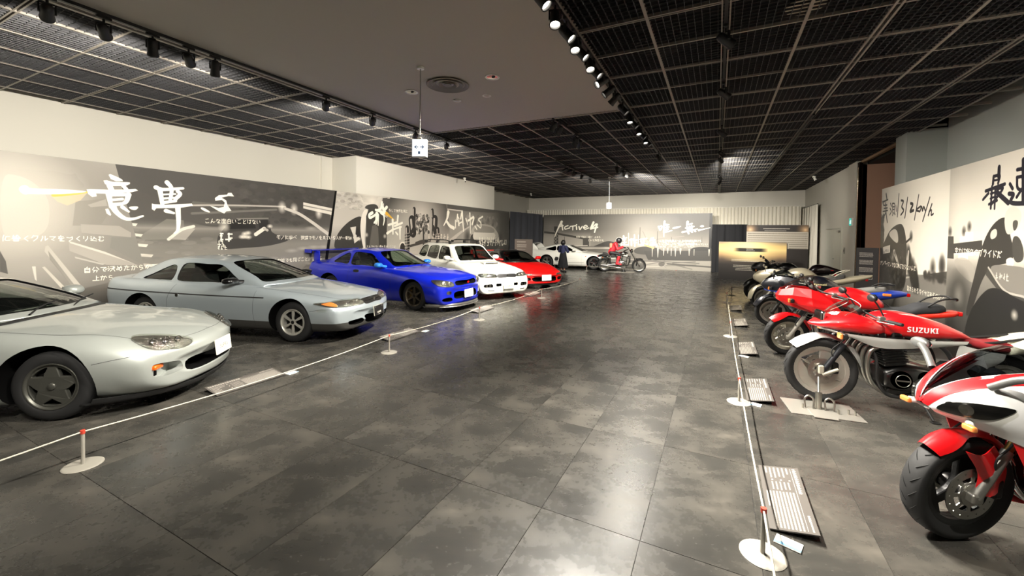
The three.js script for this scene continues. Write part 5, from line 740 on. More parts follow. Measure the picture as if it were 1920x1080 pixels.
// 3 — the blue coupe with a rear wing
const blue = phy(0x0a1fb4, 0.32, 0.35, { clearcoat: 1, clearcoatRoughness: 0.04 });
car({
  name: 'sports_car', label: 'bright blue coupe with a rear wing and dark six-spoke wheels', pos: [-6.1, -8.02], turn: 0, paint: blue,
  st: [[-3.58, -0.05, 0.42, 0.55, 0.48, 0.65, 0.62, 0.72, 0.86, 0.66, 0.92], [-3.53, -0.06, 0.28, 0.7, 0.4, 0.8, 0.64, 0.85, 0.95, 0.74, 0.99], [-3.25, -0.03, 0.22, 0.76, 0.38, 0.86, 0.66, 0.89, 0.95, 0.77, 1.0], [-2.66, 0, 0.18, 0.78, 0.38, 0.87, 0.68, 0.9, 0.93, 0.78, 0.97], [-2.0, 0, 0.16, 0.79, 0.34, 0.855, 0.62, 0.865, 0.92, 0.78, 0.95], [-0.9, 0, 0.16, 0.79, 0.34, 0.855, 0.6, 0.865, 0.9, 0.78, 0.95], [-0.4, 0, 0.17, 0.78, 0.36, 0.86, 0.6, 0.875, 0.86, 0.77, 0.935], [0, 0, 0.18, 0.78, 0.38, 0.88, 0.62, 0.9, 0.83, 0.77, 0.905], [0.35, 0.04, 0.18, 0.76, 0.36, 0.875, 0.58, 0.89, 0.79, 0.76, 0.86], [0.64, 0.12, 0.17, 0.75, 0.33, 0.86, 0.54, 0.87, 0.74, 0.75, 0.81], [0.83, 0.2, 0.17, 0.73, 0.3, 0.83, 0.5, 0.845, 0.69, 0.73, 0.755], [0.92, 0.23, 0.18, 0.66, 0.28, 0.78, 0.45, 0.8, 0.6, 0.7, 0.66], [0.95, 0.24, 0.28, 0.42, 0.33, 0.52, 0.44, 0.58, 0.52, 0.52, 0.55]],
  gh: [[-0.5, 0.24, 0.9, 0.7, 0.905, 0.69, 0.91, 0.66, 0.92], [-0.78, 0.24, 0.91, 0.735, 0.98, 0.7, 1.02, 0.65, 1.05], [-1.1, 0.2, 0.92, 0.75, 1.04, 0.7, 1.15, 0.62, 1.2], [-1.35, 0.12, 0.92, 0.755, 1.08, 0.69, 1.26, 0.585, 1.31], [-1.65, 0.03, 0.93, 0.755, 1.1, 0.685, 1.3, 0.575, 1.355], [-2.1, 0, 0.93, 0.755, 1.1, 0.685, 1.3, 0.575, 1.355], [-2.5, -0.04, 0.94, 0.745, 1.08, 0.68, 1.24, 0.575, 1.29], [-2.85, -0.08, 0.95, 0.72, 1.03, 0.66, 1.12, 0.57, 1.16], [-3.1, -0.1, 0.95, 0.68, 0.99, 0.63, 1.03, 0.56, 1.05], [-3.22, -0.1, 0.95, 0.63, 0.96, 0.6, 0.98, 0.55, 0.99]],
  wb: 2.665, tf: 0.8, tr: 0.8, arch: [0.37, 0.375, 0.02], wheel: { r: 0.328, w: 0.245, R: 0.235, n: 6, ri: 0.045, w0: 0.05, w1: 0.035, dish: -0.012, mat: std(0x5d5548, 0.34, 0.75), cap: 0.035, capMat: M.darkMetal, depth: 0.035, caliper: M.gold },
  cabin: [[-0.95, 0.3], [-0.85, 0.8], [-0.9, 1.15], [-2.7, 1.15], [-2.8, 0.6], [-2.5, 0.3]], cabinW: 0.7, mid: -1.8, dashMat: std(0x55605a, 0.7), glass: phy(0xb8c6bc, 0.02, 0, { transmission: 1, thickness: 0, ior: 1.45 }),
  side: [[[-1.0, 0.95], [-1.16, 1.05], [-1.42, 1.215], [-1.6, 1.245], [-2.0, 1.25], [-2.04, 1.2], [-2.03, 0.97], [-1.6, 0.95]], [[-2.14, 0.975], [-2.15, 1.2], [-2.22, 1.235], [-2.4, 1.17], [-2.62, 1.06], [-2.68, 1.0], [-2.4, 0.98]]],
  front: [[0, 0.965], [0.34, 0.965], [0.62, 0.97], [0.58, 1.05], [0.5, 1.23], [0.46, 1.265], [0.25, 1.29], [0, 1.295]], rear: [[0, 1.08], [0.3, 1.08], [0.48, 1.07], [0.48, 1.15], [0.45, 1.22], [0.25, 1.25], [0, 1.26]],
  cuts: [[[[-0.46, 0.31], [-0.44, 0.42], [0, 0.43], [0.44, 0.42], [0.46, 0.31], [0, 0.3]], 0.22], [[[0.52, 0.26], [0.54, 0.325], [0.68, 0.33], [0.76, 0.3], [0.74, 0.26]], 0.12], [[[-0.52, 0.26], [-0.74, 0.26], [-0.76, 0.3], [-0.68, 0.33], [-0.54, 0.325]], 0.12], [[[-0.42, 0.6], [-0.42, 0.665], [0, 0.68], [0.42, 0.665], [0.42, 0.6], [0, 0.59]], 0.1]],
  seats: [-1.65, 0.44], dash: -1.0, dashY: 0.91,
  more(t, H, GH) {
    const L = [[0.47, 0.585], [0.48, 0.65], [0.58, 0.69], [0.72, 0.715], [0.81, 0.71], [0.83, 0.66], [0.81, 0.6], [0.7, 0.57], [0.55, 0.565]];
    for (const s of [1, -1]) lamp(t, H, s > 0 ? L : mir(L), 'front', [[s * 0.57, 0.63, 0.048], [s * 0.71, 0.645, 0.05]], { back: lampDark });
    for (const s of [1, -1]) { const L2 = [[0.56, 0.41], [0.56, 0.465], [0.66, 0.465], [0.66, 0.41]]; lamp(t, H, s > 0 ? L2 : mir(L2), 'front', [], { name: 'indicator', back: M.chrome }); }
    plate(t, [0.975, 0.385, 0.02], 0.06, 0.36, 0.18, [['NISSAN', 0.55, 0.3]], '#dedac9', '#57524a');
    obj('grille_badge', [rbox(0.02, 0.045, 0.07, cast.front(H, 0, 0.635)[0].x + 0.006, 0.635, 0, 0.01)], M.redLens, t);
    const lip = (y0, y1, o) => [[0.95, 0], [0.92, 0.3], [0.82, 0.55], [0.62, 0.76], [0.4, 0.86], [0.36, 0.865]].map(([x, z]) => [V(x + o, y1, z * (1 + o * 0.3)), V(x + o + 0.02, (y0 + y1) / 2, z * (1 + o * 0.3)), V(x + o, y0, z), V(x - 0.16, y0 + 0.005, z * 0.9)]);
    obj('front_splitter', [shell(lip(0.12, 0.185, 0.015), 0.008, 4, 4)].flatMap(both), std(0x4f4d49, 0.35, 0.4), t);
    obj('splitter_edge', [pipe([[0.985, 0.123, -0.1], [0.98, 0.123, 0.1], [0.95, 0.123, 0.35], [0.85, 0.123, 0.57], [0.68, 0.123, 0.74]], 0.012, 8), pipe([[0.985, 0.123, 0.1], [0.98, 0.123, -0.1], [0.95, 0.123, -0.35], [0.85, 0.123, -0.57], [0.68, 0.123, -0.74]], 0.012, 8)], M.alu, t);
    lines(t, H, [[[[0.76, 0.45], [0.5, 0.6], [0.1, 0.66], [-0.4, 0.71], [-0.7, 0.72]], 'top'], [[[0.76, -0.45], [0.5, -0.6], [0.1, -0.66], [-0.4, -0.71], [-0.7, -0.72]], 'top'], [[[0.8, -0.45], [0.85, -0.2], [0.85, 0.2], [0.8, 0.45]], 'top'], [[[-0.62, 0.22], [-0.64, 0.5], [-0.62, 0.84]], 'side'], [[[-1.98, 0.25], [-2.03, 0.6], [-2.0, 0.89]], 'side'], [[[0.37, 0.55], [0.6, 0.57], [0.75, 0.58]], 'side']]);
    mirrors(t, -0.95, 0.985, 0.8, phy(0x2f7fd8, 0.3, 0.3, { clearcoat: 1, clearcoatRoughness: 0.05 }), [0.13, 0.12, 0.2]);
    for (const s of ['side', 'left']) { obj('side_marker', [patch(H, [[-0.52, 0.705], [-0.42, 0.705], [-0.42, 0.735], [-0.52, 0.735]], s, 0.006, 0.006)], M.clearLens, t); obj('door_handle', [patch(H, [[-1.85, 0.79], [-1.68, 0.79], [-1.68, 0.83], [-1.85, 0.83]], s, 0.006, 0.006)], M.trim, t); }
    const w = grp('rear_wing', t); obj('blade', [loftX([[-3.7, 1.265, 1.25, 0.7, 8], [-3.64, 1.285, 1.235, 0.78, 8], [-3.52, 1.275, 1.235, 0.8, 8], [-3.46, 1.255, 1.245, 0.78, 8]], 3)], blue, w); obj('end_plate', [rbox(0.26, 0.1, 0.03, -3.57, 1.24, 0.79, 0.012), rbox(0.26, 0.1, 0.03, -3.57, 1.24, -0.79, 0.012)], blue, w);
    for (const s of [1, -1]) obj('upright', [loftX([[-3.58, 1.25, 0.96, 0.02, 3, s * 0.6], [-3.5, 1.25, 0.96, 0.035, 3, s * 0.6], [-3.36, 1.24, 0.97, 0.012, 3, s * 0.6]], 3)], blue, w);
    for (const z of [0.36, -0.14]) obj('wiper', [pipe([[-0.55, 0.945, z], [-0.66, 0.98, z - 0.25], [-0.72, 1.0, z - 0.5]], 0.008, 6)], M.trim, t);
    for (const s of [1, -1]) obj('tail_lamp', [new THREE.SphereGeometry(0.075, 20, 12).scale(0.3, 1, 1), new THREE.SphereGeometry(0.06, 20, 12).scale(0.3, 1, 1).translate(0, 0, -s * 0.2)].map((g) => g.translate(-3.56, 0.76, s * 0.58)), M.redLens, t);
  },
});
// 4 — the white estate with roof rails
const white4 = phy(0xd6d5ca, 0.4, 0, { clearcoat: 1, clearcoatRoughness: 0.05 });
car({
  name: 'estate_car', label: 'white estate car with roof rails and a bonnet scoop, beside the blue coupe', pos: [-5.82, -10.16], turn: -27, paint: white4,
  st: [[-3.72, -0.03, 0.42, 0.55, 0.48, 0.65, 0.64, 0.7, 0.9, 0.68, 0.95], [-3.68, -0.04, 0.3, 0.68, 0.4, 0.76, 0.64, 0.8, 0.98, 0.74, 1.0], [-3.3, -0.02, 0.24, 0.72, 0.38, 0.81, 0.68, 0.83, 0.97, 0.755, 1.0], [-2.63, 0, 0.2, 0.74, 0.36, 0.82, 0.66, 0.845, 0.95, 0.755, 0.98], [-1.6, 0, 0.18, 0.74, 0.35, 0.815, 0.63, 0.84, 0.93, 0.755, 0.96], [-0.8, 0, 0.18, 0.74, 0.35, 0.815, 0.62, 0.84, 0.91, 0.755, 0.95], [-0.4, 0, 0.18, 0.74, 0.35, 0.815, 0.62, 0.84, 0.875, 0.745, 0.94], [0, 0, 0.19, 0.74, 0.36, 0.825, 0.62, 0.848, 0.835, 0.735, 0.9], [0.4, 0.03, 0.19, 0.72, 0.35, 0.82, 0.58, 0.84, 0.78, 0.725, 0.84], [0.66, 0.08, 0.18, 0.71, 0.32, 0.81, 0.54, 0.83, 0.73, 0.715, 0.78], [0.82, 0.13, 0.17, 0.69, 0.29, 0.79, 0.46, 0.81, 0.66, 0.71, 0.71], [0.9, 0.15, 0.18, 0.64, 0.27, 0.75, 0.42, 0.77, 0.56, 0.68, 0.58], [0.93, 0.15, 0.28, 0.42, 0.32, 0.52, 0.42, 0.56, 0.5, 0.5, 0.52]],
  gh: [[-0.5, 0.22, 0.92, 0.66, 0.925, 0.65, 0.93, 0.62, 0.935], [-0.76, 0.22, 0.93, 0.7, 1.02, 0.67, 1.07, 0.62, 1.1], [-1.02, 0.18, 0.94, 0.72, 1.1, 0.67, 1.24, 0.6, 1.28], [-1.25, 0.1, 0.94, 0.725, 1.14, 0.665, 1.37, 0.575, 1.41], [-1.55, 0.02, 0.95, 0.725, 1.16, 0.665, 1.41, 0.565, 1.455], [-2.3, 0, 0.96, 0.725, 1.17, 0.665, 1.42, 0.565, 1.47], [-3.0, -0.02, 0.97, 0.715, 1.17, 0.655, 1.41, 0.56, 1.45], [-3.35, -0.05, 0.98, 0.7, 1.15, 0.645, 1.34, 0.56, 1.38], [-3.55, -0.06, 0.98, 0.68, 1.08, 0.63, 1.18, 0.57, 1.2], [-3.66, -0.06, 0.98, 0.64, 1.0, 0.61, 1.02, 0.56, 1.03]],
  wb: 2.63, tf: 0.75, tr: 0.75, arch: [0.36, 0.36, 0.02], wheel: { r: 0.315, w: 0.21, R: 0.2, n: 5, ri: 0.06, w0: 0.07, w1: 0.05, dish: 0.004, mat: std(0xa5a39a, 0.4, 0.6), cap: 0.035, depth: 0.03 },
  cabin: [[-0.9, 0.3], [-0.8, 0.8], [-0.85, 1.15], [-3.4, 1.15], [-3.45, 0.6], [-3.2, 0.3]], cabinW: 0.67, mid: -2.0, seatMat: std(0x3a322c, 0.9),
  side: [[[-0.96, 0.97], [-1.08, 1.08], [-1.32, 1.33], [-1.45, 1.35], [-1.78, 1.355], [-1.82, 1.3], [-1.8, 0.985], [-1.4, 0.97]], [[-1.92, 0.99], [-1.93, 1.31], [-1.97, 1.355], [-2.5, 1.355], [-2.62, 1.3], [-2.66, 1.02], [-2.5, 0.99]], [[-2.76, 1.02], [-2.73, 1.3], [-2.76, 1.35], [-3.15, 1.34], [-3.3, 1.22], [-3.38, 1.05], [-3.3, 1.02]]],
  front: [[0, 0.975], [0.34, 0.975], [0.59, 0.98], [0.56, 1.1], [0.5, 1.33], [0.46, 1.36], [0.25, 1.38], [0, 1.385]], rear: [[0, 1.08], [0.3, 1.08], [0.52, 1.07], [0.52, 1.2], [0.48, 1.32], [0.25, 1.34], [0, 1.345]],
  cuts: [[[[0.2, 0.37], [0.2, 0.43], [0.27, 0.435], [0.35, 0.43], [0.35, 0.37], [0.27, 0.365]], 0.1], [[[-0.2, 0.37], [-0.27, 0.365], [-0.35, 0.37], [-0.35, 0.43], [-0.27, 0.435], [-0.2, 0.43]], 0.1], [[[0.46, 0.35], [0.47, 0.425], [0.6, 0.43], [0.7, 0.415], [0.7, 0.355], [0.58, 0.345]], 0.07], [[[-0.46, 0.35], [-0.58, 0.345], [-0.7, 0.355], [-0.7, 0.415], [-0.6, 0.43], [-0.47, 0.425]], 0.07]],
  seats: [-1.55, 0.48], dash: -0.95, dashY: 0.93, dashMat: std(0x3b3128, 0.8),
  more(t, H, GH) {
    const L = [[0.33, 0.605], [0.33, 0.665], [0.45, 0.69], [0.62, 0.7], [0.74, 0.695], [0.78, 0.66], [0.76, 0.615], [0.6, 0.6], [0.45, 0.598]];
    for (const s of [1, -1]) lamp(t, H, s > 0 ? L : mir(L), 'front', [[s * 0.42, 0.642, 0.034], [s * 0.54, 0.65, 0.034], [s * 0.66, 0.652, 0.03]], { back: lampDark });
    obj('grille', [patch(H, [[-0.31, 0.6], [-0.31, 0.665], [0, 0.68], [0.31, 0.665], [0.31, 0.6], [0, 0.595]], 'front', 0.004, 0.01)], M.blackPlastic, t); obj('grille_mesh', [0.62, 0.643].map((y) => stripe(H, [[-0.3, y], [0, y + 0.006], [0.3, y]], 'front', 0.008, 0.008)), M.darkMetal, t); obj('grille_badge', [rbox(0.02, 0.05, 0.05, cast.front(H, 0, 0.64)[0].x + 0.008, 0.64, 0, 0.012)], M.chrome, t);
    for (const s of [1, -1]) { const o = cast.front(H, s * 0.56, 0.39)[0]; obj('fog_lamp', [disc(0.036, 0.03, 0, 0, 0).rotateY(Math.PI / 2).translate(o.x - 0.03, 0.39, s * 0.53), disc(0.036, 0.03, 0, 0, 0).rotateY(Math.PI / 2).translate(o.x - 0.035, 0.39, s * 0.63)], M.chrome, t); obj('lip_slot', [stripe(H, [[s * 0.42, 0.255], [s * 0.6, 0.26]], 'front', 0.02, 0.003)], M.trim, t); }
    plate(t, [0.955, 0.375, 0], 0.05, 0.34, 0.165, [['LEGACY', 0.55, 0.34]], '#cfcbb8', '#4a463c');
    lines(t, H, [[[[0.72, 0.5], [0.4, 0.6], [-0.2, 0.66], [-0.66, 0.68]], 'top'], [[[0.72, -0.5], [0.4, -0.6], [-0.2, -0.66], [-0.66, -0.68]], 'top'], [[[0.74, -0.5], [0.79, -0.2], [0.79, 0.2], [0.74, 0.5]], 'top'], [[[-0.6, 0.25], [-0.62, 0.5], [-0.6, 0.86]], 'side'], [[[-1.85, 0.25], [-1.87, 0.9]], 'side'], [[[-2.3, 0.62], [-2.68, 0.9]], 'side'], [[[0.37, 0.58], [0.6, 0.59], [0.76, 0.59]], 'side']]);
    const sc = grp('bonnet_scoop', t); obj('scoop', [loftX([[-0.25, 0.925, 0.9, 0.2, 5], [-0.05, 0.948, 0.88, 0.23, 5], [0.1, 0.945, 0.86, 0.24, 5]], 3)], white4, sc); obj('scoop_mouth', [rbox(0.012, 0.022, 0.42, 0.118, 0.925, 0, 0.005)], M.trim, sc);
    for (const s of [1, -1]) { const r = grp('roof_rail', t); obj('rail', [pipe([[-1.45, 1.465, s * 0.5], [-1.62, 1.53, s * 0.5], [-2.4, 1.545, s * 0.5], [-3.05, 1.53, s * 0.5], [-3.25, 1.46, s * 0.5]], 0.017, 8, 40)], M.blackPlastic, r); obj('rail_foot', [-1.48, -2.35, -3.2].map((x) => rbox(0.12, 0.1, 0.05, x, 1.475, s * 0.5, 0.015)), M.blackPlastic, r); }
    obj('sunroof', [patch(GH, [[-1.5, -0.4], [-1.5, 0.4], [-2.3, 0.4], [-2.3, -0.4]], 'top', 0.004, 0.006, 0.1, false)], M.blackGloss, t);
    mirrors(t, -0.95, 1.03, 0.76, white4, [0.13, 0.14, 0.2]);
    for (const z of [0.36, -0.14]) obj('wiper', [pipe([[-0.55, 0.955, z], [-0.66, 1.0, z - 0.25], [-0.7, 1.02, z - 0.5]], 0.008, 6)], M.trim, t);
    for (const s of [1, -1]) obj('tail_lamp', [patch(H, [[s * 0.45, 0.72], [s * 0.7, 0.72], [s * 0.7, 0.86], [s * 0.45, 0.86]], 'rear', 0.004, 0.006)], M.redLens, t);
  },
});
// 5 — the red mid-engined car with a black roof
const red5 = phy(0xd00808, 0.36, 0, { clearcoat: 1, clearcoatRoughness: 0.05 });
car({
  name: 'sports_car', label: 'low red sports car with a black roof, behind the white estate', pos: [-5.72, -12.76], turn: -34, paint: red5, roofMat: M.blackGloss,
  st: [[-3.42, -0.05, 0.42, 0.55, 0.48, 0.65, 0.62, 0.72, 0.84, 0.7, 0.88], [-3.38, -0.06, 0.28, 0.7, 0.4, 0.82, 0.62, 0.86, 0.92, 0.76, 0.95], [-3.0, -0.02, 0.2, 0.76, 0.36, 0.88, 0.64, 0.9, 0.92, 0.78, 0.96], [-2.53, 0, 0.17, 0.78, 0.36, 0.89, 0.64, 0.905, 0.9, 0.78, 0.94], [-1.7, 0, 0.15, 0.78, 0.32, 0.86, 0.58, 0.88, 0.84, 0.78, 0.87], [-0.9, 0, 0.15, 0.78, 0.32, 0.86, 0.56, 0.88, 0.78, 0.78, 0.84], [-0.4, 0, 0.15, 0.78, 0.33, 0.865, 0.56, 0.885, 0.75, 0.77, 0.8], [0, 0.02, 0.16, 0.77, 0.34, 0.87, 0.56, 0.89, 0.73, 0.76, 0.75], [0.4, 0.1, 0.16, 0.75, 0.32, 0.85, 0.5, 0.87, 0.655, 0.74, 0.675], [0.7, 0.2, 0.16, 0.72, 0.3, 0.82, 0.45, 0.85, 0.585, 0.73, 0.6], [0.9, 0.28, 0.17, 0.68, 0.28, 0.8, 0.42, 0.82, 0.525, 0.72, 0.54], [0.98, 0.31, 0.19, 0.62, 0.27, 0.76, 0.4, 0.78, 0.47, 0.7, 0.48], [1.0, 0.32, 0.28, 0.4, 0.3, 0.5, 0.37, 0.54, 0.42, 0.5, 0.43]],
  gh: [[-0.25, 0.4, 0.77, 0.68, 0.775, 0.67, 0.78, 0.64, 0.785], [-0.6, 0.38, 0.78, 0.72, 0.87, 0.68, 0.92, 0.62, 0.95], [-0.95, 0.28, 0.79, 0.735, 0.93, 0.68, 1.05, 0.58, 1.09], [-1.2, 0.16, 0.8, 0.74, 0.95, 0.675, 1.1, 0.555, 1.15], [-1.5, 0.04, 0.82, 0.74, 0.96, 0.67, 1.12, 0.545, 1.17], [-1.85, 0, 0.84, 0.74, 0.96, 0.67, 1.1, 0.545, 1.15], [-2.2, -0.04, 0.87, 0.72, 0.96, 0.65, 1.04, 0.54, 1.07], [-2.6, -0.08, 0.9, 0.68, 0.94, 0.62, 0.98, 0.53, 1.0], [-2.8, -0.08, 0.9, 0.62, 0.92, 0.59, 0.94, 0.53, 0.95]],
  wb: 2.53, tf: 0.79, tr: 0.8, arch: [0.36, 0.37, 0.02], wheel: { r: 0.31, w: 0.225, R: 0.21, n: 7, ri: 0.06, w0: 0.05, w1: 0.045, dish: 0.004, mat: std(0xa5a39a, 0.4, 0.6), cap: 0.035, depth: 0.03 },
  cabin: [[-0.75, 0.26], [-0.65, 0.7], [-0.7, 1.0], [-1.9, 1.0], [-1.95, 0.5], [-1.9, 0.26]], cabinW: 0.68, mid: -1.45,
  side: [[[-0.8, 0.83], [-1.0, 0.95], [-1.22, 1.05], [-1.5, 1.07], [-1.8, 1.06], [-1.85, 1.0], [-1.85, 0.88], [-1.4, 0.85]]],
  front: [[0, 0.83], [0.34, 0.83], [0.6, 0.835], [0.56, 0.92], [0.48, 1.06], [0.44, 1.09], [0.25, 1.11], [0, 1.115]], rear: [[0, 0.98], [0.3, 0.98], [0.45, 0.97], [0.46, 1.02], [0.44, 1.06], [0.25, 1.085], [0, 1.09]],
  cuts: [[[[-0.44, 0.27], [-0.46, 0.36], [0, 0.37], [0.46, 0.36], [0.44, 0.27], [0, 0.26]], 0.14], [[[0.52, 0.29], [0.52, 0.365], [0.66, 0.37], [0.76, 0.36], [0.76, 0.3], [0.64, 0.285]], 0.06], [[[-0.52, 0.29], [-0.64, 0.285], [-0.76, 0.3], [-0.76, 0.36], [-0.66, 0.37], [-0.52, 0.365]], 0.06]],
  seats: [-1.35, 0.34], dash: -0.75, dashY: 0.8,
  more(t, H, GH) {
    for (const s of [1, -1]) { const L = [[0.46, 0.455], [0.47, 0.48], [0.62, 0.495], [0.76, 0.49], [0.77, 0.465], [0.62, 0.45]]; lamp(t, H, s > 0 ? L : mir(L), 'front', [[s * 0.6, 0.472, 0.016]], { name: 'side_lamp' }); const F = [[0.53, 0.3], [0.53, 0.355], [0.63, 0.355], [0.63, 0.3]]; const o = cast.front(H, s * 0.6, 0.33)[0]; obj('fog_lamp', [rbox(0.02, 0.05, 0.12, o.x - 0.02, 0.33, s * 0.59, 0.008)], M.chrome, t); }
    plate(t, [1.03, 0.375, 0], 0.08, 0.36, 0.18, [['HONDA', 0.2, 0.12], ['NSX', 0.52, 0.32], ['1990', 0.82, 0.12]], '#efece0', '#6a665c');
    lines(t, H, [[[[0.78, 0.4], [0.6, 0.62], [0.2, 0.69], [-0.3, 0.71], [-0.5, 0.7]], 'top'], [[[0.78, -0.4], [0.6, -0.62], [0.2, -0.69], [-0.3, -0.71], [-0.5, -0.7]], 'top'], [[[0.78, -0.4], [0.8, 0], [0.78, 0.4]], 'top'], [[[0.62, 0.3], [0.72, 0.32], [0.74, 0.6], [0.6, 0.64], [0.55, 0.34], [0.62, 0.3]], 'top'], [[[0.62, -0.3], [0.72, -0.32], [0.74, -0.6], [0.6, -0.64], [0.55, -0.34], [0.62, -0.3]], 'top'], [[[-0.5, 0.22], [-0.5, 0.72]], 'side'], [[[-1.85, 0.22], [-1.9, 0.8]], 'side']]);
    mirrors(t, -0.78, 0.9, 0.76, red5, [0.13, 0.12, 0.2]);
    obj('chin_spoiler', [shell([[0.97, 0], [0.92, 0.35], [0.78, 0.6], [0.5, 0.78], [0.36, 0.83]].map(([x, z]) => [V(x - 0.01, 0.175, z), V(x - 0.03, 0.14, z), V(x - 0.14, 0.135, z * 0.96)]), 0.008, 4, 3)].flatMap(both), M.blackPlastic, t);
    for (const z of [0.36, -0.14]) obj('wiper', [pipe([[-0.35, 0.815, z], [-0.48, 0.86, z - 0.25], [-0.54, 0.88, z - 0.5]], 0.008, 6)], M.trim, t);
    const w = grp('rear_wing', t); obj('blade', [loftX([[-3.44, 1.08, 1.07, 0.74, 8], [-3.36, 1.1, 1.06, 0.78, 8], [-3.24, 1.09, 1.07, 0.78, 8]], 3)], red5, w); for (const s of [1, -1]) obj('upright', [rbox(0.2, 0.2, 0.05, -3.32, 0.99, s * 0.74, 0.02)], red5, w);
    obj('tail_lamp', [patch(H, [[-0.68, 0.66], [0.68, 0.66], [0.7, 0.76], [-0.7, 0.76]], 'rear', 0.004, 0.006)], M.redLens, t);
  },
});
// 6 — the white coupe with the tall rear wing in front of the end mural
const white6 = phy(0xdcdbd2, 0.4, 0, { clearcoat: 1, clearcoatRoughness: 0.05 });
car({
  name: 'sports_car', label: 'white coupe with a tall rear wing, side on before the harbour mural', pos: [-5.67, -21.2], turn: 5.7, paint: white6, roofMat: white6,
  st: [[-3.53, -0.05, 0.42, 0.55, 0.48, 0.65, 0.62, 0.72, 0.86, 0.68, 0.92], [-3.48, -0.06, 0.28, 0.72, 0.4, 0.84, 0.64, 0.88, 0.94, 0.76, 0.98], [-3.1, -0.03, 0.22, 0.76, 0.38, 0.89, 0.66, 0.92, 0.94, 0.78, 0.99], [-2.47, 0, 0.18, 0.78, 0.38, 0.91, 0.68, 0.925, 0.92, 0.79, 0.96], [-1.8, 0, 0.17, 0.8, 0.36, 0.89, 0.6, 0.89, 0.9, 0.79, 0.93], [-0.9, 0, 0.17, 0.8, 0.36, 0.89, 0.58, 0.89, 0.87, 0.79, 0.92], [-0.35, 0, 0.17, 0.8, 0.36, 0.89, 0.58, 0.9, 0.82, 0.78, 0.9], [0, 0.02, 0.18, 0.78, 0.37, 0.895, 0.58, 0.91, 0.785, 0.77, 0.86], [0.4, 0.08, 0.18, 0.76, 0.34, 0.88, 0.54, 0.89, 0.72, 0.76, 0.79], [0.72, 0.16, 0.18, 0.73, 0.32, 0.85, 0.5, 0.86, 0.66, 0.74, 0.72], [0.95, 0.24, 0.19, 0.68, 0.3, 0.82, 0.46, 0.83, 0.59, 0.73, 0.63], [1.03, 0.27, 0.21, 0.6, 0.3, 0.76, 0.43, 0.78, 0.52, 0.7, 0.55], [1.06, 0.28, 0.3, 0.4, 0.33, 0.5, 0.4, 0.55, 0.46, 0.5, 0.48]],
  gh: [[-0.4, 0.3, 0.87, 0.7, 0.875, 0.69, 0.88, 0.66, 0.885], [-0.75, 0.3, 0.88, 0.735, 0.96, 0.7, 1.0, 0.64, 1.03], [-1.1, 0.24, 0.89, 0.75, 1.0, 0.69, 1.11, 0.6, 1.16], [-1.4, 0.14, 0.89, 0.755, 1.03, 0.68, 1.19, 0.57, 1.25], [-1.7, 0.04, 0.9, 0.755, 1.04, 0.675, 1.22, 0.56, 1.28], [-2.1, 0, 0.9, 0.75, 1.03, 0.67, 1.2, 0.555, 1.265], [-2.5, -0.05, 0.91, 0.73, 1.0, 0.65, 1.13, 0.54, 1.19], [-2.9, -0.1, 0.93, 0.68, 0.97, 0.62, 1.04, 0.53, 1.08], [-3.15, -0.12, 0.93, 0.62, 0.95, 0.58, 0.98, 0.5, 0.99]],
  wb: 2.47, tf: 0.8, tr: 0.81, arch: [0.37, 0.375, 0.02], wheel: { r: 0.322, w: 0.235, R: 0.228, n: 5, ri: 0.05, w0: 0.06, w1: 0.06, dish: 0.004, mat: M.chrome, cap: 0.04, depth: 0.03 },
  cabin: [[-0.95, 0.3], [-0.85, 0.8], [-0.9, 1.1], [-2.7, 1.1], [-2.75, 0.5], [-2.5, 0.3]], cabinW: 0.7, mid: -1.7, glass: M.smoke, pillarMat: M.blackGloss,
  side: [[[-0.98, 0.93], [-1.16, 1.02], [-1.48, 1.15], [-1.8, 1.165], [-1.95, 1.15], [-1.94, 0.94], [-1.5, 0.93]], [[-2.02, 0.945], [-2.04, 1.14], [-2.3, 1.09], [-2.6, 0.98], [-2.4, 0.95]]],
  front: [[0, 0.935], [0.34, 0.935], [0.6, 0.94], [0.57, 1.01], [0.5, 1.15], [0.46, 1.185], [0.25, 1.21], [0, 1.215]], rear: [[0, 1.0], [0.3, 1.0], [0.46, 1.0], [0.47, 1.08], [0.45, 1.15], [0.25, 1.18], [0, 1.19]],
  cuts: [[[[-0.4, 0.28], [-0.42, 0.36], [0, 0.37], [0.42, 0.36], [0.4, 0.28]], 0.14]],
  seats: [-1.65, 0.42], dash: -0.95, dashY: 0.88,
  more(t, H, GH) {
    for (const s of [1, -1]) { const L = [[0.5, 0.54], [0.52, 0.58], [0.66, 0.6], [0.78, 0.595], [0.8, 0.56], [0.66, 0.535]]; lamp(t, H, s > 0 ? L : mir(L), 'front', [[s * 0.64, 0.567, 0.02]]); }
    plate(t, [1.085, 0.42, 0], 0.08, 0.33, 0.165, [['GTO', 0.55, 0.4]], '#e9e6da', '#6a665c');
    lines(t, H, [[[[-0.6, 0.22], [-0.62, 0.5], [-0.6, 0.84]], 'side'], [[[-1.95, 0.25], [-1.98, 0.88]], 'side'], [[[-0.5, 0.36], [-1.2, 0.34], [-2.0, 0.36]], 'side', 0.02], [[[-0.5, 0.52], [-1.3, 0.55], [-2.0, 0.6]], 'side']], std(0x8d8b82, 0.5));
    obj('side_scoop', [patch(H, [[-2.02, 0.42], [-1.86, 0.42], [-1.82, 0.56], [-1.98, 0.6]], 'side', 0.004, 0.004), patch(H, [[-2.02, 0.42], [-1.86, 0.42], [-1.82, 0.56], [-1.98, 0.6]], 'left', 0.004, 0.004)], M.trim, t);
    mirrors(t, -1.0, 0.985, 0.8, white6, [0.14, 0.13, 0.2]);
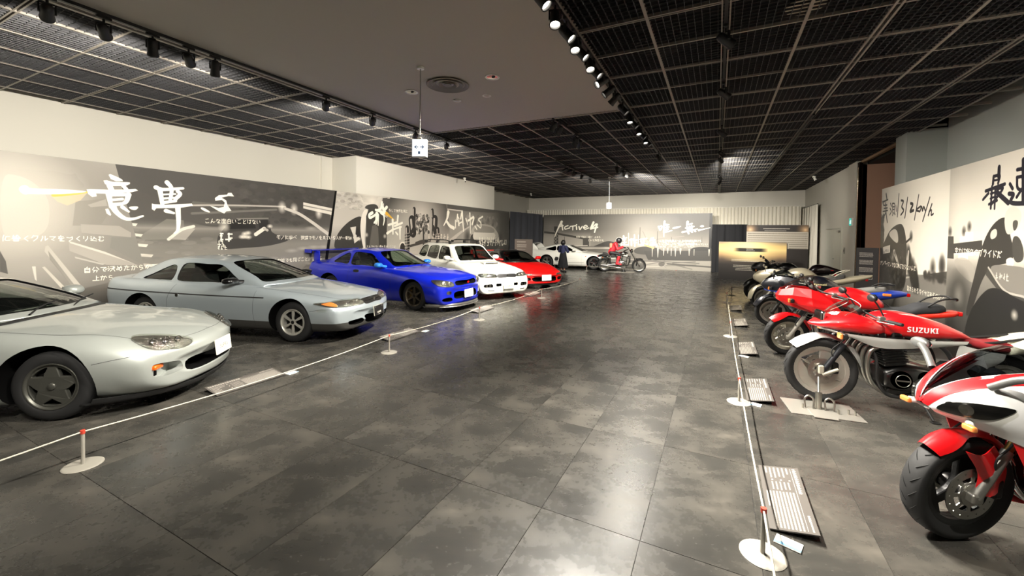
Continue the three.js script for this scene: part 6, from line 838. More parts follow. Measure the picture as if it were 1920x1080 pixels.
    const w = grp('rear_wing', t); obj('blade', [loftX([[-3.62, 1.275, 1.26, 0.7, 8], [-3.54, 1.3, 1.25, 0.76, 8], [-3.38, 1.29, 1.25, 0.76, 8], [-3.3, 1.27, 1.26, 0.72, 8]], 3)], white6, w); for (const s of [1, -1]) obj('upright', [loftX([[-3.64, 1.3, 0.98, 0.03, 3, s * 0.74], [-3.5, 1.31, 0.95, 0.05, 3, s * 0.74], [-3.25, 1.27, 0.95, 0.05, 3, s * 0.73], [-3.0, 1.0, 0.95, 0.02, 3, s * 0.7]], 3)], white6, w);
    for (const s of ['side', 'left']) obj('side_marker', [patch(H, [[-0.44, 0.66], [-0.38, 0.66], [-0.38, 0.685], [-0.44, 0.685]], s, 0.004, 0.004)], M.amber, t);
    obj('tail_lamp', [patch(H, [[-0.68, 0.66], [0.68, 0.66], [0.7, 0.78], [-0.7, 0.78]], 'rear', 0.004, 0.006)], M.redLens, t);
  },
});

// ================= motorcycles =================
// local axes: x forward with the front axle above 0, y up, z to the rider's right
function bikeWheel(parent, pos, { r, w, R, n, ri = 0.05, w0 = 0.05, w1 = 0.035, mat, disc: dr = 0.15, discs = [1, -1], tilt }, name) {
  const g = grp(name, parent); g.position.set(...pos); const h = w / 2;
  obj('tire', [turn([[R, -h * 0.62], [lerp(R, r, 0.45), -h * 0.96], [lerp(R, r, 0.72), -h], [lerp(R, r, 0.9), -h * 0.8], [r - 0.004, -h * 0.4], [r, 0], [r - 0.004, h * 0.4], [lerp(R, r, 0.9), h * 0.8], [lerp(R, r, 0.72), h], [lerp(R, r, 0.45), h * 0.96], [R, h * 0.62]], 64)], M.rubber, g);
  const gr = []; for (let k = 0; k < 22; k++) for (const s of [1, -1]) { const a = (k + (s > 0 ? 0 : 0.5)) / 22 * Math.PI * 2, p = (t, z) => { const rr2 = r + 0.0008 - Math.pow(Math.abs(z) / h, 2.4) * (r - R) * 0.24; return [rr2 * Math.cos(a + t), rr2 * Math.sin(a + t), s * z]; }; gr.push(pipe([p(0, h * 0.12), p(0.07, h * 0.4), p(0.17, h * 0.72)], 0.0022, 4, 6)); }
  obj('tread_grooves', gr, M.black, g);
  obj('rim', [turn([[R - 0.03, -h * 0.5], [R - 0.036, 0], [R - 0.03, h * 0.5], [R - 0.01, h * 0.56], [R + 0.008, h * 0.68], [R + 0.006, h * 0.58], [R - 0.012, h * 0.42], [R - 0.024, 0], [R - 0.012, -h * 0.42], [R + 0.006, -h * 0.58], [R + 0.008, -h * 0.68], [R - 0.01, -h * 0.56], [R - 0.03, -h * 0.5]], 48)], mat, g);
  obj('spokes', [extr(smoothLine(Array.from({ length: 24 }, (_, k) => [Math.cos(k * Math.PI / 12) * (R - 0.02), Math.sin(k * Math.PI / 12) * (R - 0.02)]), 72, true).slice(0, -1), 0.035, 0.008, 2, holeRing(n, ri + 0.02, R - 0.036, w0, w1, Math.PI / 2))], mat, g);
  obj('hub', [disc(ri, 0.14, 0, 0, 0, 24), disc(0.02, 0.2, 0, 0, 0, 16)], M.darkMetal, g);
  for (const s of discs) { const d = s * 0.072; obj('brake_disc', [extr(smoothLine(Array.from({ length: 20 }, (_, k) => [Math.cos(k * Math.PI / 10) * dr, Math.sin(k * Math.PI / 10) * dr]), 60, true).slice(0, -1), 0.005, 0, 1, [...holeRing(8, dr * 0.5, dr * 0.68, 0.02, 0.025), ...Array.from({ length: 16 }, (_, k) => { const a = k * Math.PI / 8, q = dr * 0.86; return [[q * Math.cos(a) - 0.005, q * Math.sin(a)], [q * Math.cos(a), q * Math.sin(a) + 0.005], [q * Math.cos(a) + 0.005, q * Math.sin(a)], [q * Math.cos(a), q * Math.sin(a) - 0.005]]; })]).translate(0, 0, d), disc(dr * 0.45, 0.02, 0, 0, d, 20)], M.steel, g); }
  return g;
}
function fenderShell(cx, cy, r, a0, a1, w, drop = 0.035, peak = 0) { // arc round a wheel, degrees measured from +x
  const rows = []; for (let i = 0; i <= 8; i++) { const t = i / 8, a = lerp(a0, a1, t) * Math.PI / 180, k = Math.sin(Math.PI * Math.min(1, 0.22 + Math.min(t, 1 - t) * 2)), W = w * lerp(0.55, 1, k); rows.push([-1, -0.72, -0.35, 0, 0.35, 0.72, 1].map((u) => { const q = r + peak * (1 - t) * (1 - Math.abs(u)) - drop * Math.pow(Math.abs(u), 2.6) * (0.4 + 0.6 * k); return V(cx + q * Math.cos(a), cy + q * Math.sin(a), u * W); })); }
  return shell(rows, 0.004, 3, 3);
}
function fourCylinder(t, { x = -0.66, y = 0.36, black = true, fins = true, headers = M.chrome, W = 0.2, finMat = M.darkMetal } = {}) {
  const g = grp('engine', t), m = black ? M.blackGloss : M.alu, lean = (q) => q.rotateZ(-0.2).translate(x + 0.1, y + 0.12, 0);
  obj('crankcase', [loftX([[x - 0.26, y + 0.1, y - 0.06, W * 0.7, 4], [x - 0.12, y + 0.13, y - 0.13, W, 4], [x + 0.08, y + 0.13, y - 0.14, W, 4], [x + 0.2, y + 0.06, y - 0.1, W * 0.9, 4]], 3), rbox(0.3, 0.1, 0.26, x, y - 0.16, 0, 0.03)], m, g);
  obj('cylinder_block', [lean(rbox(0.19, 0.2, W * 2 - 0.02, 0, 0.1, 0, 0.02))], m, g);
  if (fins) for (let k = 0; k < 7; k++) obj('cooling_fin', [lean(rbox(0.215, 0.006, W * 2 + 0.012, 0, 0.035 + k * 0.026, 0, 0.002))], finMat, g);
  obj('cylinder_head', [lean(rbox(0.23, 0.09, W * 2 + 0.02, 0, 0.25, 0, 0.02)), lean(rbox(0.09, 0.06, W * 2 - 0.01, 0.065, 0.315, 0, 0.025)), lean(rbox(0.09, 0.06, W * 2 - 0.01, -0.065, 0.315, 0, 0.025))], m, g);
  for (const s of [1, -1]) { obj('engine_cover', [turn([[0, 0.03], [0.07, 0.028], [0.085, 0.015], [0.09, 0]], 28).scale(1, 1, s).translate(x + 0.06, y - 0.01, s * W)], M.blackGloss, g); obj('cover_rim', [new THREE.TorusGeometry(0.06, 0.004, 8, 32).translate(x + 0.06, y - 0.01, s * (W + 0.03)), rbox(0.1, 0.014, 0.006, x + 0.06, y - 0.01, s * (W + 0.031), 0.002)], M.steel, g); obj('clutch_cover', [turn([[0, 0.035], [0.06, 0.03], [0.075, 0]], 24).scale(1, 1, s).translate(x - 0.14, y + 0.02, s * W)], M.blackGloss, g); }
  obj('carburettors', [-0.15, -0.05, 0.05, 0.15].map((z) => rod([x - 0.02, y + 0.33, z], [x - 0.17, y + 0.36, z], 0.028, 0.03, 12)), M.alu, g);
  for (const z of [-0.15, -0.05, 0.05, 0.15]) obj('exhaust_pipe', [pipe([[x + 0.22, y + 0.3, z], [x + 0.3, y + 0.26, z * 1.02], [x + 0.33, y + 0.12, z], [x + 0.29, y - 0.06, z * 0.95], [x + 0.17, y - 0.17, z * 0.85], [x - 0.05, y - 0.21, z * 0.75], [x - 0.3, y - 0.2, z * 0.75]], 0.021, 10, 40)], headers, g);
}
function bike(d) {
  const t = thing(d.name || 'motorcycle', d.label, 'motorcycle', [d.pos[0], 0, d.pos[1]], d.turn * Math.PI / 180);
  const { R: rf, wb } = d, top = d.fork || [-0.33, 0.94], ax = V(top[0], top[1] - rf, 0).normalize(), base = V(-0.04, rf, 0);
  const S = new THREE.Matrix4().makeTranslation(base.x, base.y, 0).multiply(new THREE.Matrix4().makeRotationAxis(ax, (d.steer || 0) * Math.PI / 180)).multiply(new THREE.Matrix4().makeTranslation(-base.x, -base.y, 0));
  const st = (g) => g.applyMatrix4(S), fz = 0.098, lift = d.lift || 0;
  const fw = bikeWheel(t, [0, rf, 0], d.front, 'front_wheel'); fw.updateMatrix(); fw.applyMatrix4(S);
  bikeWheel(t, [-wb, d.rear.r, 0], d.rear, 'rear_wheel');
  const mid = (k) => [lerp(0, top[0], k), lerp(rf, top[1], k)];
  for (const s of [1, -1]) { const g = grp('fork', t); obj('fork_slider', [st(rod([0.01, rf, s * fz], [...mid(0.52), s * fz], 0.028, 0.026, 16)), st(rbox(0.07, 0.06, 0.05, 0.01, rf, s * fz, 0.015))], d.slider || M.alu, g); obj('fork_tube', [st(rod([...mid(0.5), s * fz], [...mid(1.03), s * fz], 0.02, 0.02, 16))], d.tube || M.chrome, g); obj('brake_caliper', [st(rbox(0.06, 0.12, 0.06, -d.front.disc * 0.75, rf + 0.05, s * 0.085, 0.018))], d.caliper || M.darkMetal, g); }
  obj('fork_yoke', [st(rbox(0.07, 0.03, 0.26, ...mid(0.98), 0, 0.012)), st(rbox(0.07, 0.035, 0.26, ...mid(0.74), 0, 0.012))], M.blackPlastic, t);
  [1, -1].forEach((s) => obj('brake_hose', [st(pipe([[-0.1, rf + 0.1, s * 0.1], [-0.06, rf + 0.24, s * 0.12], [mid(0.6)[0] + 0.04, mid(0.6)[1], s * 0.12], [mid(0.9)[0], mid(0.9)[1], s * 0.08]], 0.006, 6, 24))], M.black, t));
  if (d.fender) obj('front_fender', [st(d.fender(fenderShell))], d.fenderMat, t);
  if (d.fenderMore) d.fenderMore(t, st);
  // frame, swing arm, rear end
  const fr = d.frameMat || M.blackPlastic, hx = mid(0.9)[0] - 0.06, hy = mid(0.9)[1];
  obj('frame', [1, -1].flatMap((s) => [pipe([[hx, hy, s * 0.04], [hx - 0.18, hy - 0.06, s * 0.13], [-0.95, 0.7, s * 0.15], [-1.05, 0.5, s * 0.14], [-1.0, 0.36, s * 0.13]], d.frameR || 0.02, 8, 30), pipe([[hx, hy - 0.08, s * 0.04], [hx - 0.06, 0.55, s * 0.14], [hx - 0.08, 0.3, s * 0.15], [-0.55, 0.17, s * 0.15], [-1.0, 0.3, s * 0.13]], 0.016, 8, 30), pipe([[-0.95, 0.72, s * 0.13], [-1.3, 0.76, s * 0.12], [-1.6, 0.82, s * 0.09]], 0.014, 8, 20)]), fr, t);
  for (const s of [1, -1]) obj('swing_arm', [rod([-0.98, 0.38, s * 0.12], [-wb, d.rear.r, s * 0.13], 0.032, 0.026, 12)], d.armMat || M.alu, t);
  for (const s of [1, -1]) obj('shock_absorber', [rod([-wb + 0.1, d.rear.r + 0.04, s * 0.14], [-wb + 0.22, 0.72, s * 0.13], 0.022, 0.022, 12)], M.darkMetal, t);
  if (d.engine !== false) fourCylinder(t, d.engine || {});
  const mf = d.muffler || { a: [-0.95, 0.2, 0.17], b: [-wb - 0.18, 0.36, 0.22], r: 0.052, both: true };
  for (const s of mf.both ? [1, -1] : [1]) { const a = [mf.a[0], mf.a[1], s * mf.a[2]], b = [mf.b[0], mf.b[1], s * mf.b[2]]; const g = grp('muffler', t); obj('can', [rod(a, b, mf.r * 0.75, mf.r, 20)], mf.mat || M.chrome, g); obj('end_cap', [rod(b, [b[0] - 0.02, b[1] + 0.005, b[2]], mf.r * 0.9, mf.r * 0.6, 20)], M.black, g); }
  for (const s of [1, -1]) obj('footrest', [rod([-0.9, 0.32, s * 0.14], [-0.92, 0.32, s * 0.3], 0.012, 0.012, 10)], M.alu, t);
  const loft = (name, list, m) => obj(name, [loftX(list, 4)], m, t);
  if (d.tank) loft('fuel_tank', d.tank, d.tankMat);
  if (d.seat) loft('seat', d.seat, d.seatMat || M.seatGrey);
  if (d.tail) loft('tail_cowl', d.tail, d.tailMat);
  obj('rear_fender', [fenderShell(-wb, d.rear.r, d.rear.r + 0.05, 60, 168, 0.09)], M.blackPlastic, t);
  const tl = d.tailLamp || [-wb - 0.28, 0.8, 0.06]; obj('tail_lamp', [rbox(0.05, 0.06, tl[2] * 2, tl[0], tl[1], 0, 0.015)], M.redLens, t);
  // handlebars
  const hb = d.bar || [-0.4, 0.99, 0.34, 0.1, -0.06]; // centre x, y, half width, sweep back, drop
  const gy = hb[1] + hb[4];
  obj('handlebar', [st(pipe([[hb[0] - hb[3], gy, -hb[2]], [hb[0] - hb[3] * 0.5, gy + 0.01, -hb[2] * 0.6], [hb[0], hb[1], -0.08], [hb[0], hb[1], 0.08], [hb[0] - hb[3] * 0.5, gy + 0.01, hb[2] * 0.6], [hb[0] - hb[3], gy, hb[2]]], 0.011, 8, 40))], d.barMat || M.blackPlastic, t);
  for (const s of [1, -1]) { obj('grip', [st(rod([hb[0] - hb[3] * 0.68, gy + 0.004, s * hb[2] * 0.72], [hb[0] - hb[3] * 1.04, gy - 0.004, s * hb[2] * 1.04], 0.018, 0.017, 12))], M.rubber, t); obj('lever', [st(pipe([[hb[0] - hb[3] * 0.4, gy, s * hb[2] * 0.62], [hb[0] - hb[3] * 0.4 + 0.05, gy, s * hb[2] * 0.75], [hb[0] - hb[3] + 0.05, gy - 0.01, s * hb[2]]], 0.006, 6, 14)), st(rbox(0.06, 0.05, 0.05, hb[0] - hb[3] * 0.45, gy + 0.02, s * hb[2] * 0.6, 0.012))], M.alu, t); }
  if (d.clocks) obj('instruments', d.clocks.map(([x, y, z, r]) => st(disc(r, 0.05, 0, 0, 0).rotateY(Math.PI / 2).rotateZ(-0.6).translate(x, y, z))), M.blackPlastic, t);
  for (const s of [1, -1]) if (d.mirror) { const [x, y, z, fx, fy, fz2] = d.mirror, g = grp('mirror', t); obj('mirror_head', [ball(0.05, 0, 0, 0, 0.5, 0.75, 1.3).translate(x, y, s * z)], d.mirrorMat || M.blackPlastic, g); obj('mirror_stalk', [pipe([[fx, fy, s * fz2], [(x + fx) / 2, (y + fy) / 2 + 0.02, s * (z + fz2) / 2], [x, y, s * z]], d.stalk || 0.008, 8, 12)], d.mirrorMat || M.blackPlastic, g); obj('mirror_face', [disc(0.048, 0.003, 0, 0, 0).scale(1.25, 0.72, 1).rotateY(Math.PI / 2).translate(x - 0.022, y, s * z)], M.chrome, g); }
  for (const s of [1, -1]) if (d.winker) { const [x, y, z] = d.winker, g = grp('indicator', t); obj('indicator_body', [rod([x - 0.02, y, s * (z - 0.1)], [x - 0.02, y, s * z], 0.009, 0.009, 8), rbox(0.05, 0.06, 0.08, x - 0.03, y, s * z, 0.018)], M.blackPlastic, g); obj('indicator_lens', [rbox(0.03, 0.062, 0.085, x + 0.005, y, s * z, 0.014)], M.amber, g); }
  obj('side_stand', [rod([-0.75, 0.25, -0.15], [-0.82, 0.02, -0.3], 0.012, 0.012, 8), rbox(0.07, 0.012, 0.05, -0.83, 0.008, -0.31, 0.004)], M.blackPlastic, t);
  d.more?.(t, st, loft);
  return t;
}
// text set flat on a body side, as a decal that follows the surface
function decal(t, geo, dir, rect, txt, color, font = 'bold 100px sans-serif', name = 'lettering', slant = 0) {
  const [x0, y0, x1, y1] = rect, W = 512, Hh = Math.max(32, Math.round(512 * Math.abs((y1 - y0) / (x1 - x0))));
  const tex = canvasTex(W, Hh, (c) => { c.clearRect(0, 0, W, Hh); c.fillStyle = color; c.font = font.replace(/\d+px/, Math.round(Hh * 0.95) + 'px'); c.textAlign = 'center'; c.textBaseline = 'middle'; c.setTransform(1, 0, slant, 1, -slant * Hh / 2, 0); c.fillText(txt, W / 2, Hh / 2, W * 0.96); });
  const H = hullOf(geo.index ? geo : mergeVertices(geo)), q = patch(H, [[x0, y0], [x1, y0], [x1, y1], [x0, y1]], dir, 0.0015, 0, 0.03, false), U = q.attributes.uv;
  for (let i = 0; i < U.count; i++) U.setXY(i, dir === 'left' ? 1 - (U.getX(i) - x0) / (x1 - x0) : (U.getX(i) - x0) / (x1 - x0), (U.getY(i) - y0) / (y1 - y0));
  return obj(name, [q], new THREE.MeshStandardMaterial({ map: tex, transparent: true, roughness: 0.4 }), t);
}
const half = (lines, t = 0.004, du = 5, dv = 5, flat = false) => { let g = shell(lines.map(P3), t, du, dv); if (flat) { g = g.index ? g.toNonIndexed() : g; g.computeVertexNormals(); } return [g, mirrorZ(g)]; };
const castAlu = std(0xb0aca2, 0.38, 0.6), castDark = std(0x3a3937, 0.4, 0.6), castBlack = std(0x121212, 0.4, 0.3), castCream = std(0xa9a495, 0.42, 0.3);
const redP = phy(0xcf0a12, 0.34, 0, { clearcoat: 1, clearcoatRoughness: 0.05 }), orangeP = phy(0xd8220c, 0.34, 0, { clearcoat: 1, clearcoatRoughness: 0.05 }), whiteP = phy(0xe6e6e4, 0.34, 0, { clearcoat: 1, clearcoatRoughness: 0.05 }), silverP = phy(0xc2c2bd, 0.36, 0.35, { clearcoat: 1, clearcoatRoughness: 0.06 });
// 1 — red and white sports machine, nearest on the right
bike({
  label: 'red and white faired motorcycle at the right edge, nearest to the photographer', pos: [1.28, -3.3], turn: 201, steer: 11, R: 0.31, wb: 1.395, fork: [-0.29, 0.84],
  front: { r: 0.31, w: 0.125, R: 0.222, n: 3, ri: 0.05, w0: 0.06, w1: 0.05, mat: castBlack, disc: 0.155 }, rear: { r: 0.315, w: 0.19, R: 0.22, n: 3, w0: 0.07, w1: 0.06, mat: castBlack, disc: 0.12, discs: [1] },
  slider: M.alu, tube: M.gold, caliper: M.darkMetal, fender: (f) => f(0, 0.31, 0.345, 48, 150, 0.07, 0.045, 0.02), fenderMat: redP,
  fenderMore(t, st) { for (const s of [1, -1]) obj('fender_leg', [st(shell([[0.02, 0.58, 0.09], [-0.06, 0.45, 0.1], [-0.05, 0.34, 0.105]].map(([x, y, z]) => [V(x + 0.06, y, s * (z - 0.012)), V(x, y - 0.01, s * (z + 0.014)), V(x - 0.1, y + 0.03, s * (z - 0.006))]), 0.004, 4, 3))], redP, t); },
  muffler: { a: [-0.95, 0.28, 0.17], b: [-1.55, 0.5, 0.22], r: 0.06, both: false }, bar: [-0.33, 0.92, 0.33, 0.12, -0.05], clocks: [[-0.16, 0.96, 0, 0.06], [-0.17, 0.95, 0.09, 0.045]],
  tank: [[-0.4, 0.9, 0.7, 0.1], [-0.5, 0.97, 0.66, 0.19, 2.4], [-0.68, 0.98, 0.66, 0.21, 2.6], [-0.85, 0.9, 0.68, 0.17, 2.4], [-0.95, 0.8, 0.7, 0.12]], tankMat: whiteP, seat: [[-0.9, 0.8, 0.72, 0.1], [-1.05, 0.8, 0.71, 0.15], [-1.2, 0.83, 0.74, 0.13], [-1.3, 0.87, 0.8, 0.1]], tail: [[-1.15, 0.84, 0.74, 0.15], [-1.35, 0.93, 0.78, 0.14], [-1.6, 0.97, 0.86, 0.1], [-1.72, 0.96, 0.9, 0.05]], tailMat: redP, tailLamp: [-1.72, 0.9, 0.06],
  mirror: [-0.08, 1.06, 0.36, 0.0, 0.95, 0.17], mirrorMat: std(0x6e6f6d, 0.35, 0.5), stalk: 0.02,
  more(t, st, loft) {
    const lines = [[[0.215, 0.8, 0], [0.165, 0.875, 0.02], [0.05, 0.96, 0.075], [-0.14, 1.03, 0.16], [-0.31, 1.06, 0.21]], [[0.2, 0.79, 0.03], [0.135, 0.86, 0.1], [0.005, 0.93, 0.17], [-0.18, 0.975, 0.225], [-0.37, 0.98, 0.25]], [[0.185, 0.775, 0.05], [0.105, 0.82, 0.155], [-0.03, 0.86, 0.22], [-0.22, 0.875, 0.265], [-0.43, 0.86, 0.27]], [[0.17, 0.76, 0.05], [0.08, 0.765, 0.16], [-0.06, 0.765, 0.23], [-0.26, 0.745, 0.27], [-0.47, 0.7, 0.27]], [[0.13, 0.738, 0.03], [0.03, 0.71, 0.13], [-0.09, 0.67, 0.2], [-0.28, 0.59, 0.245], [-0.5, 0.5, 0.25]]];
    const w = half(lines, 0.004, 5, 6); obj('fairing', w, whiteP, t);
    const H = hullOf(mergeVertices(merge(w.map((g) => g.clone())))), band = [[0.0, 0.765], [0.03, 0.775], [0.06, 0.82], [0.1, 0.885], [0.15, 0.935], [0.205, 0.98], [0.245, 1.0], [0.24, 1.04], [0.2, 1.053], [0.14, 1.018], [0.075, 0.955], [0.03, 0.885], [0, 0.86]];
    obj('red_band', [patch(H, band, 'front', 0.003, 0.003, 0.03), patch(H, mir(band), 'front', 0.003, 0.003, 0.03)], redP, t);
    for (const s of [1, -1]) { const L = [[0.07, 0.785], [0.09, 0.82], [0.135, 0.848], [0.2, 0.862], [0.232, 0.858], [0.225, 0.82], [0.2, 0.785], [0.14, 0.775]].map(([z, y]) => [s * z, y]); const g = grp('headlamp', t); obj('lamp_bowl', [patch(H, L, 'front', 0.004, 0.006, 0.02)], std(0x1c1c1c, 0.3, 0.6), g); const [p] = cast.front(H, s * 0.16, 0.82); obj('projector', [disc(0.03, 0.02, 0, 0, 0).rotateY(Math.PI / 2).rotateY(-s * 0.7).translate(p.x + 0.004, p.y, p.z), disc(0.022, 0.02, 0, 0, 0).rotateY(Math.PI / 2).rotateY(-s * 0.7).translate(p.x + 0.035, p.y, p.z - s * 0.055)], M.chrome, g); obj('lamp_cover', [patch(H, L, 'front', 0.014, 0.01, 0.02)], M.clearLens, g); }
    obj('windscreen', [shell([[[0.165, 0.878, 0], [0.02, 1.0, 0], [-0.14, 1.095, 0], [-0.28, 1.14, 0]], [[0.13, 0.9, 0.035], [0.01, 0.985, 0.065], [-0.16, 1.075, 0.1], [-0.3, 1.12, 0.11]], [[0.055, 0.957, 0.073], [-0.05, 0.995, 0.115], [-0.2, 1.043, 0.175], [-0.315, 1.062, 0.21]]].map(P3), 0.003)].flatMap(both), M.screen, t);
    const low = half([[[-0.09, 0.68, 0.195], [-0.22, 0.62, 0.235], [-0.38, 0.55, 0.25], [-0.6, 0.52, 0.25]], [[-0.16, 0.52, 0.2], [-0.26, 0.45, 0.235], [-0.42, 0.38, 0.245], [-0.7, 0.36, 0.24]], [[-0.26, 0.34, 0.18], [-0.34, 0.29, 0.21], [-0.5, 0.24, 0.22], [-0.8, 0.24, 0.2]], [[-0.34, 0.2, 0.09], [-0.42, 0.17, 0.11], [-0.55, 0.15, 0.12], [-0.82, 0.17, 0.11]]], 0.004); obj('lower_fairing', low, redP, t);
    for (const s of [1, -1]) { obj('indicator_lens', [rbox(0.03, 0.035, 0.07, 0.12, 0.735, s * 0.2, 0.012)], M.amber, t); obj('indicator_body', [rod([0.06, 0.75, s * 0.13], [0.11, 0.737, s * 0.19], 0.016, 0.02, 10)], whiteP, t); }
    decal(t, w[1], 'left', [-0.34, 0.89, -0.16, 0.945], 'R1', '#b3202a', 'italic bold 100px sans-serif', 'lettering', -0.25);
  },
});
// 2 — red and silver machine on its stand, lettered tank
bike({
  label: 'red and silver motorcycle with SUZUKI on the tank and a silver front fender', pos: [1.02, -5.42], turn: 190, steer: -2, R: 0.335, wb: 1.5, fork: [-0.34, 0.93],
  front: { r: 0.335, w: 0.105, R: 0.25, n: 6, ri: 0.055, w0: 0.022, w1: 0.02, mat: castAlu, disc: 0.135 }, rear: { r: 0.32, w: 0.13, R: 0.225, n: 6, w0: 0.024, w1: 0.02, mat: castAlu, disc: 0.135, discs: [1] },
  slider: std(0x17191e, 0.35, 0.3), tube: M.chrome, fender: (f) => f(-0.01, 0.335, 0.375, 42, 168, 0.075, 0.05, 0.03), fenderMat: silverP, engine: { headers: M.steel, x: -0.68, W: 0.185 }, bar: [-0.36, 0.985, 0.36, 0.16, -0.055], clocks: [[-0.3, 1.0, 0.05, 0.05], [-0.3, 1.0, -0.05, 0.05]],
  tank: [[-0.4, 0.93, 0.77, 0.13], [-0.5, 0.99, 0.755, 0.17, 3], [-0.72, 1.0, 0.755, 0.2, 3], [-0.95, 0.94, 0.765, 0.19, 3], [-1.12, 0.86, 0.775, 0.15, 2.6], [-1.22, 0.8, 0.77, 0.1]], tankMat: redP,
  seat: [[-1.1, 0.86, 0.76, 0.11], [-1.2, 0.8, 0.71, 0.15, 3], [-1.4, 0.765, 0.68, 0.17, 3], [-1.58, 0.8, 0.7, 0.17, 3], [-1.74, 0.87, 0.75, 0.15, 3], [-1.82, 0.87, 0.8, 0.1]], seatMat: std(0x7a1219, 0.6), tail: [[-1.45, 0.76, 0.66, 0.185, 3], [-1.7, 0.86, 0.7, 0.175, 3], [-1.95, 0.87, 0.74, 0.13, 3], [-2.05, 0.84, 0.77, 0.09]], tailMat: phy(0xd9d2b8, 0.4, 0, { clearcoat: 1 }), tailLamp: [-2.06, 0.8, 0.07],
  mirror: [-0.3, 1.17, 0.3, -0.42, 0.99, 0.26], winker: [-0.08, 0.76, 0.24],
  more(t, st, loft) {
    const nose = loft('nose_fairing', [[0.12, 0.845, 0.82, 0.03], [0.06, 0.875, 0.805, 0.11, 2.4], [-0.06, 0.93, 0.79, 0.18, 2.6], [-0.2, 0.965, 0.775, 0.215, 2.8], [-0.34, 0.955, 0.765, 0.21, 3], [-0.48, 0.9, 0.765, 0.17, 3]], redP);
    obj('side_panel', half([[[0.06, 0.812, 0.07], [-0.1, 0.785, 0.185], [-0.4, 0.765, 0.215], [-0.8, 0.765, 0.21], [-1.15, 0.775, 0.16]], [[0.04, 0.795, 0.065], [-0.12, 0.765, 0.185], [-0.4, 0.73, 0.215], [-0.8, 0.73, 0.21], [-1.13, 0.745, 0.165]], [[-0.12, 0.75, 0.1], [-0.2, 0.735, 0.17], [-0.42, 0.66, 0.2], [-0.8, 0.69, 0.19], [-1.1, 0.73, 0.15]]]), silverP, t);
    obj('rear_side_panel', half([[[-1.08, 0.74, 0.16], [-1.25, 0.7, 0.17], [-1.42, 0.68, 0.17]], [[-1.05, 0.6, 0.165], [-1.25, 0.58, 0.175], [-1.4, 0.62, 0.17]], [[-1.08, 0.5, 0.15], [-1.2, 0.5, 0.16], [-1.34, 0.56, 0.16]]]), silverP, t);
    obj('headlamp', [rbox(0.03, 0.11, 0.17, 0.05, 0.915, 0, 0.02, 3).rotateZ(0)], M.clearLens, t); obj('headlamp_shell', [rbox(0.05, 0.125, 0.19, 0.015, 0.915, 0, 0.025, 3)], M.chrome, t);
    obj('windscreen', [shell([[[-0.02, 0.96, 0], [-0.1, 1.03, 0], [-0.24, 1.12, 0]], [[-0.05, 0.955, 0.09], [-0.12, 1.02, 0.1], [-0.26, 1.1, 0.09]], [[-0.14, 0.955, 0.165], [-0.19, 1.0, 0.17], [-0.29, 1.06, 0.13]]].map(P3), 0.003)].flatMap(both), M.clearLens, t); obj('screen_rim', [pipe([[-0.14, 0.957, -0.166], [-0.29, 1.062, -0.131], [-0.265, 1.1, -0.09], [-0.24, 1.122, 0], [-0.265, 1.1, 0.09], [-0.29, 1.062, 0.131], [-0.14, 0.957, 0.166]], 0.004, 6, 40)], M.steel, t);
    const tk = t.children.find((c) => c.name === 'fuel_tank'); decal(t, tk.geometry.clone(), 'left', [-0.94, 0.825, -0.6, 0.9], 'SUZUKI', '#f2eeee', 'bold 100px sans-serif', 'lettering', 0);
    for (const g of both(pipe([[-0.5, 0.985, 0.075], [-0.72, 0.99, 0.12], [-0.95, 0.925, 0.125], [-1.14, 0.842, 0.08]], 0.006, 6, 30))) obj('tank_stripe', [g], silverP, t);
    obj('caliper_bracket', [st(rod([0.02, 0.31, -0.12], [-0.12, 0.38, -0.12], 0.02, 0.016, 10)), st(rbox(0.05, 0.09, 0.04, 0.03, 0.36, -0.115, 0.012))], castCream, t);
  },
});
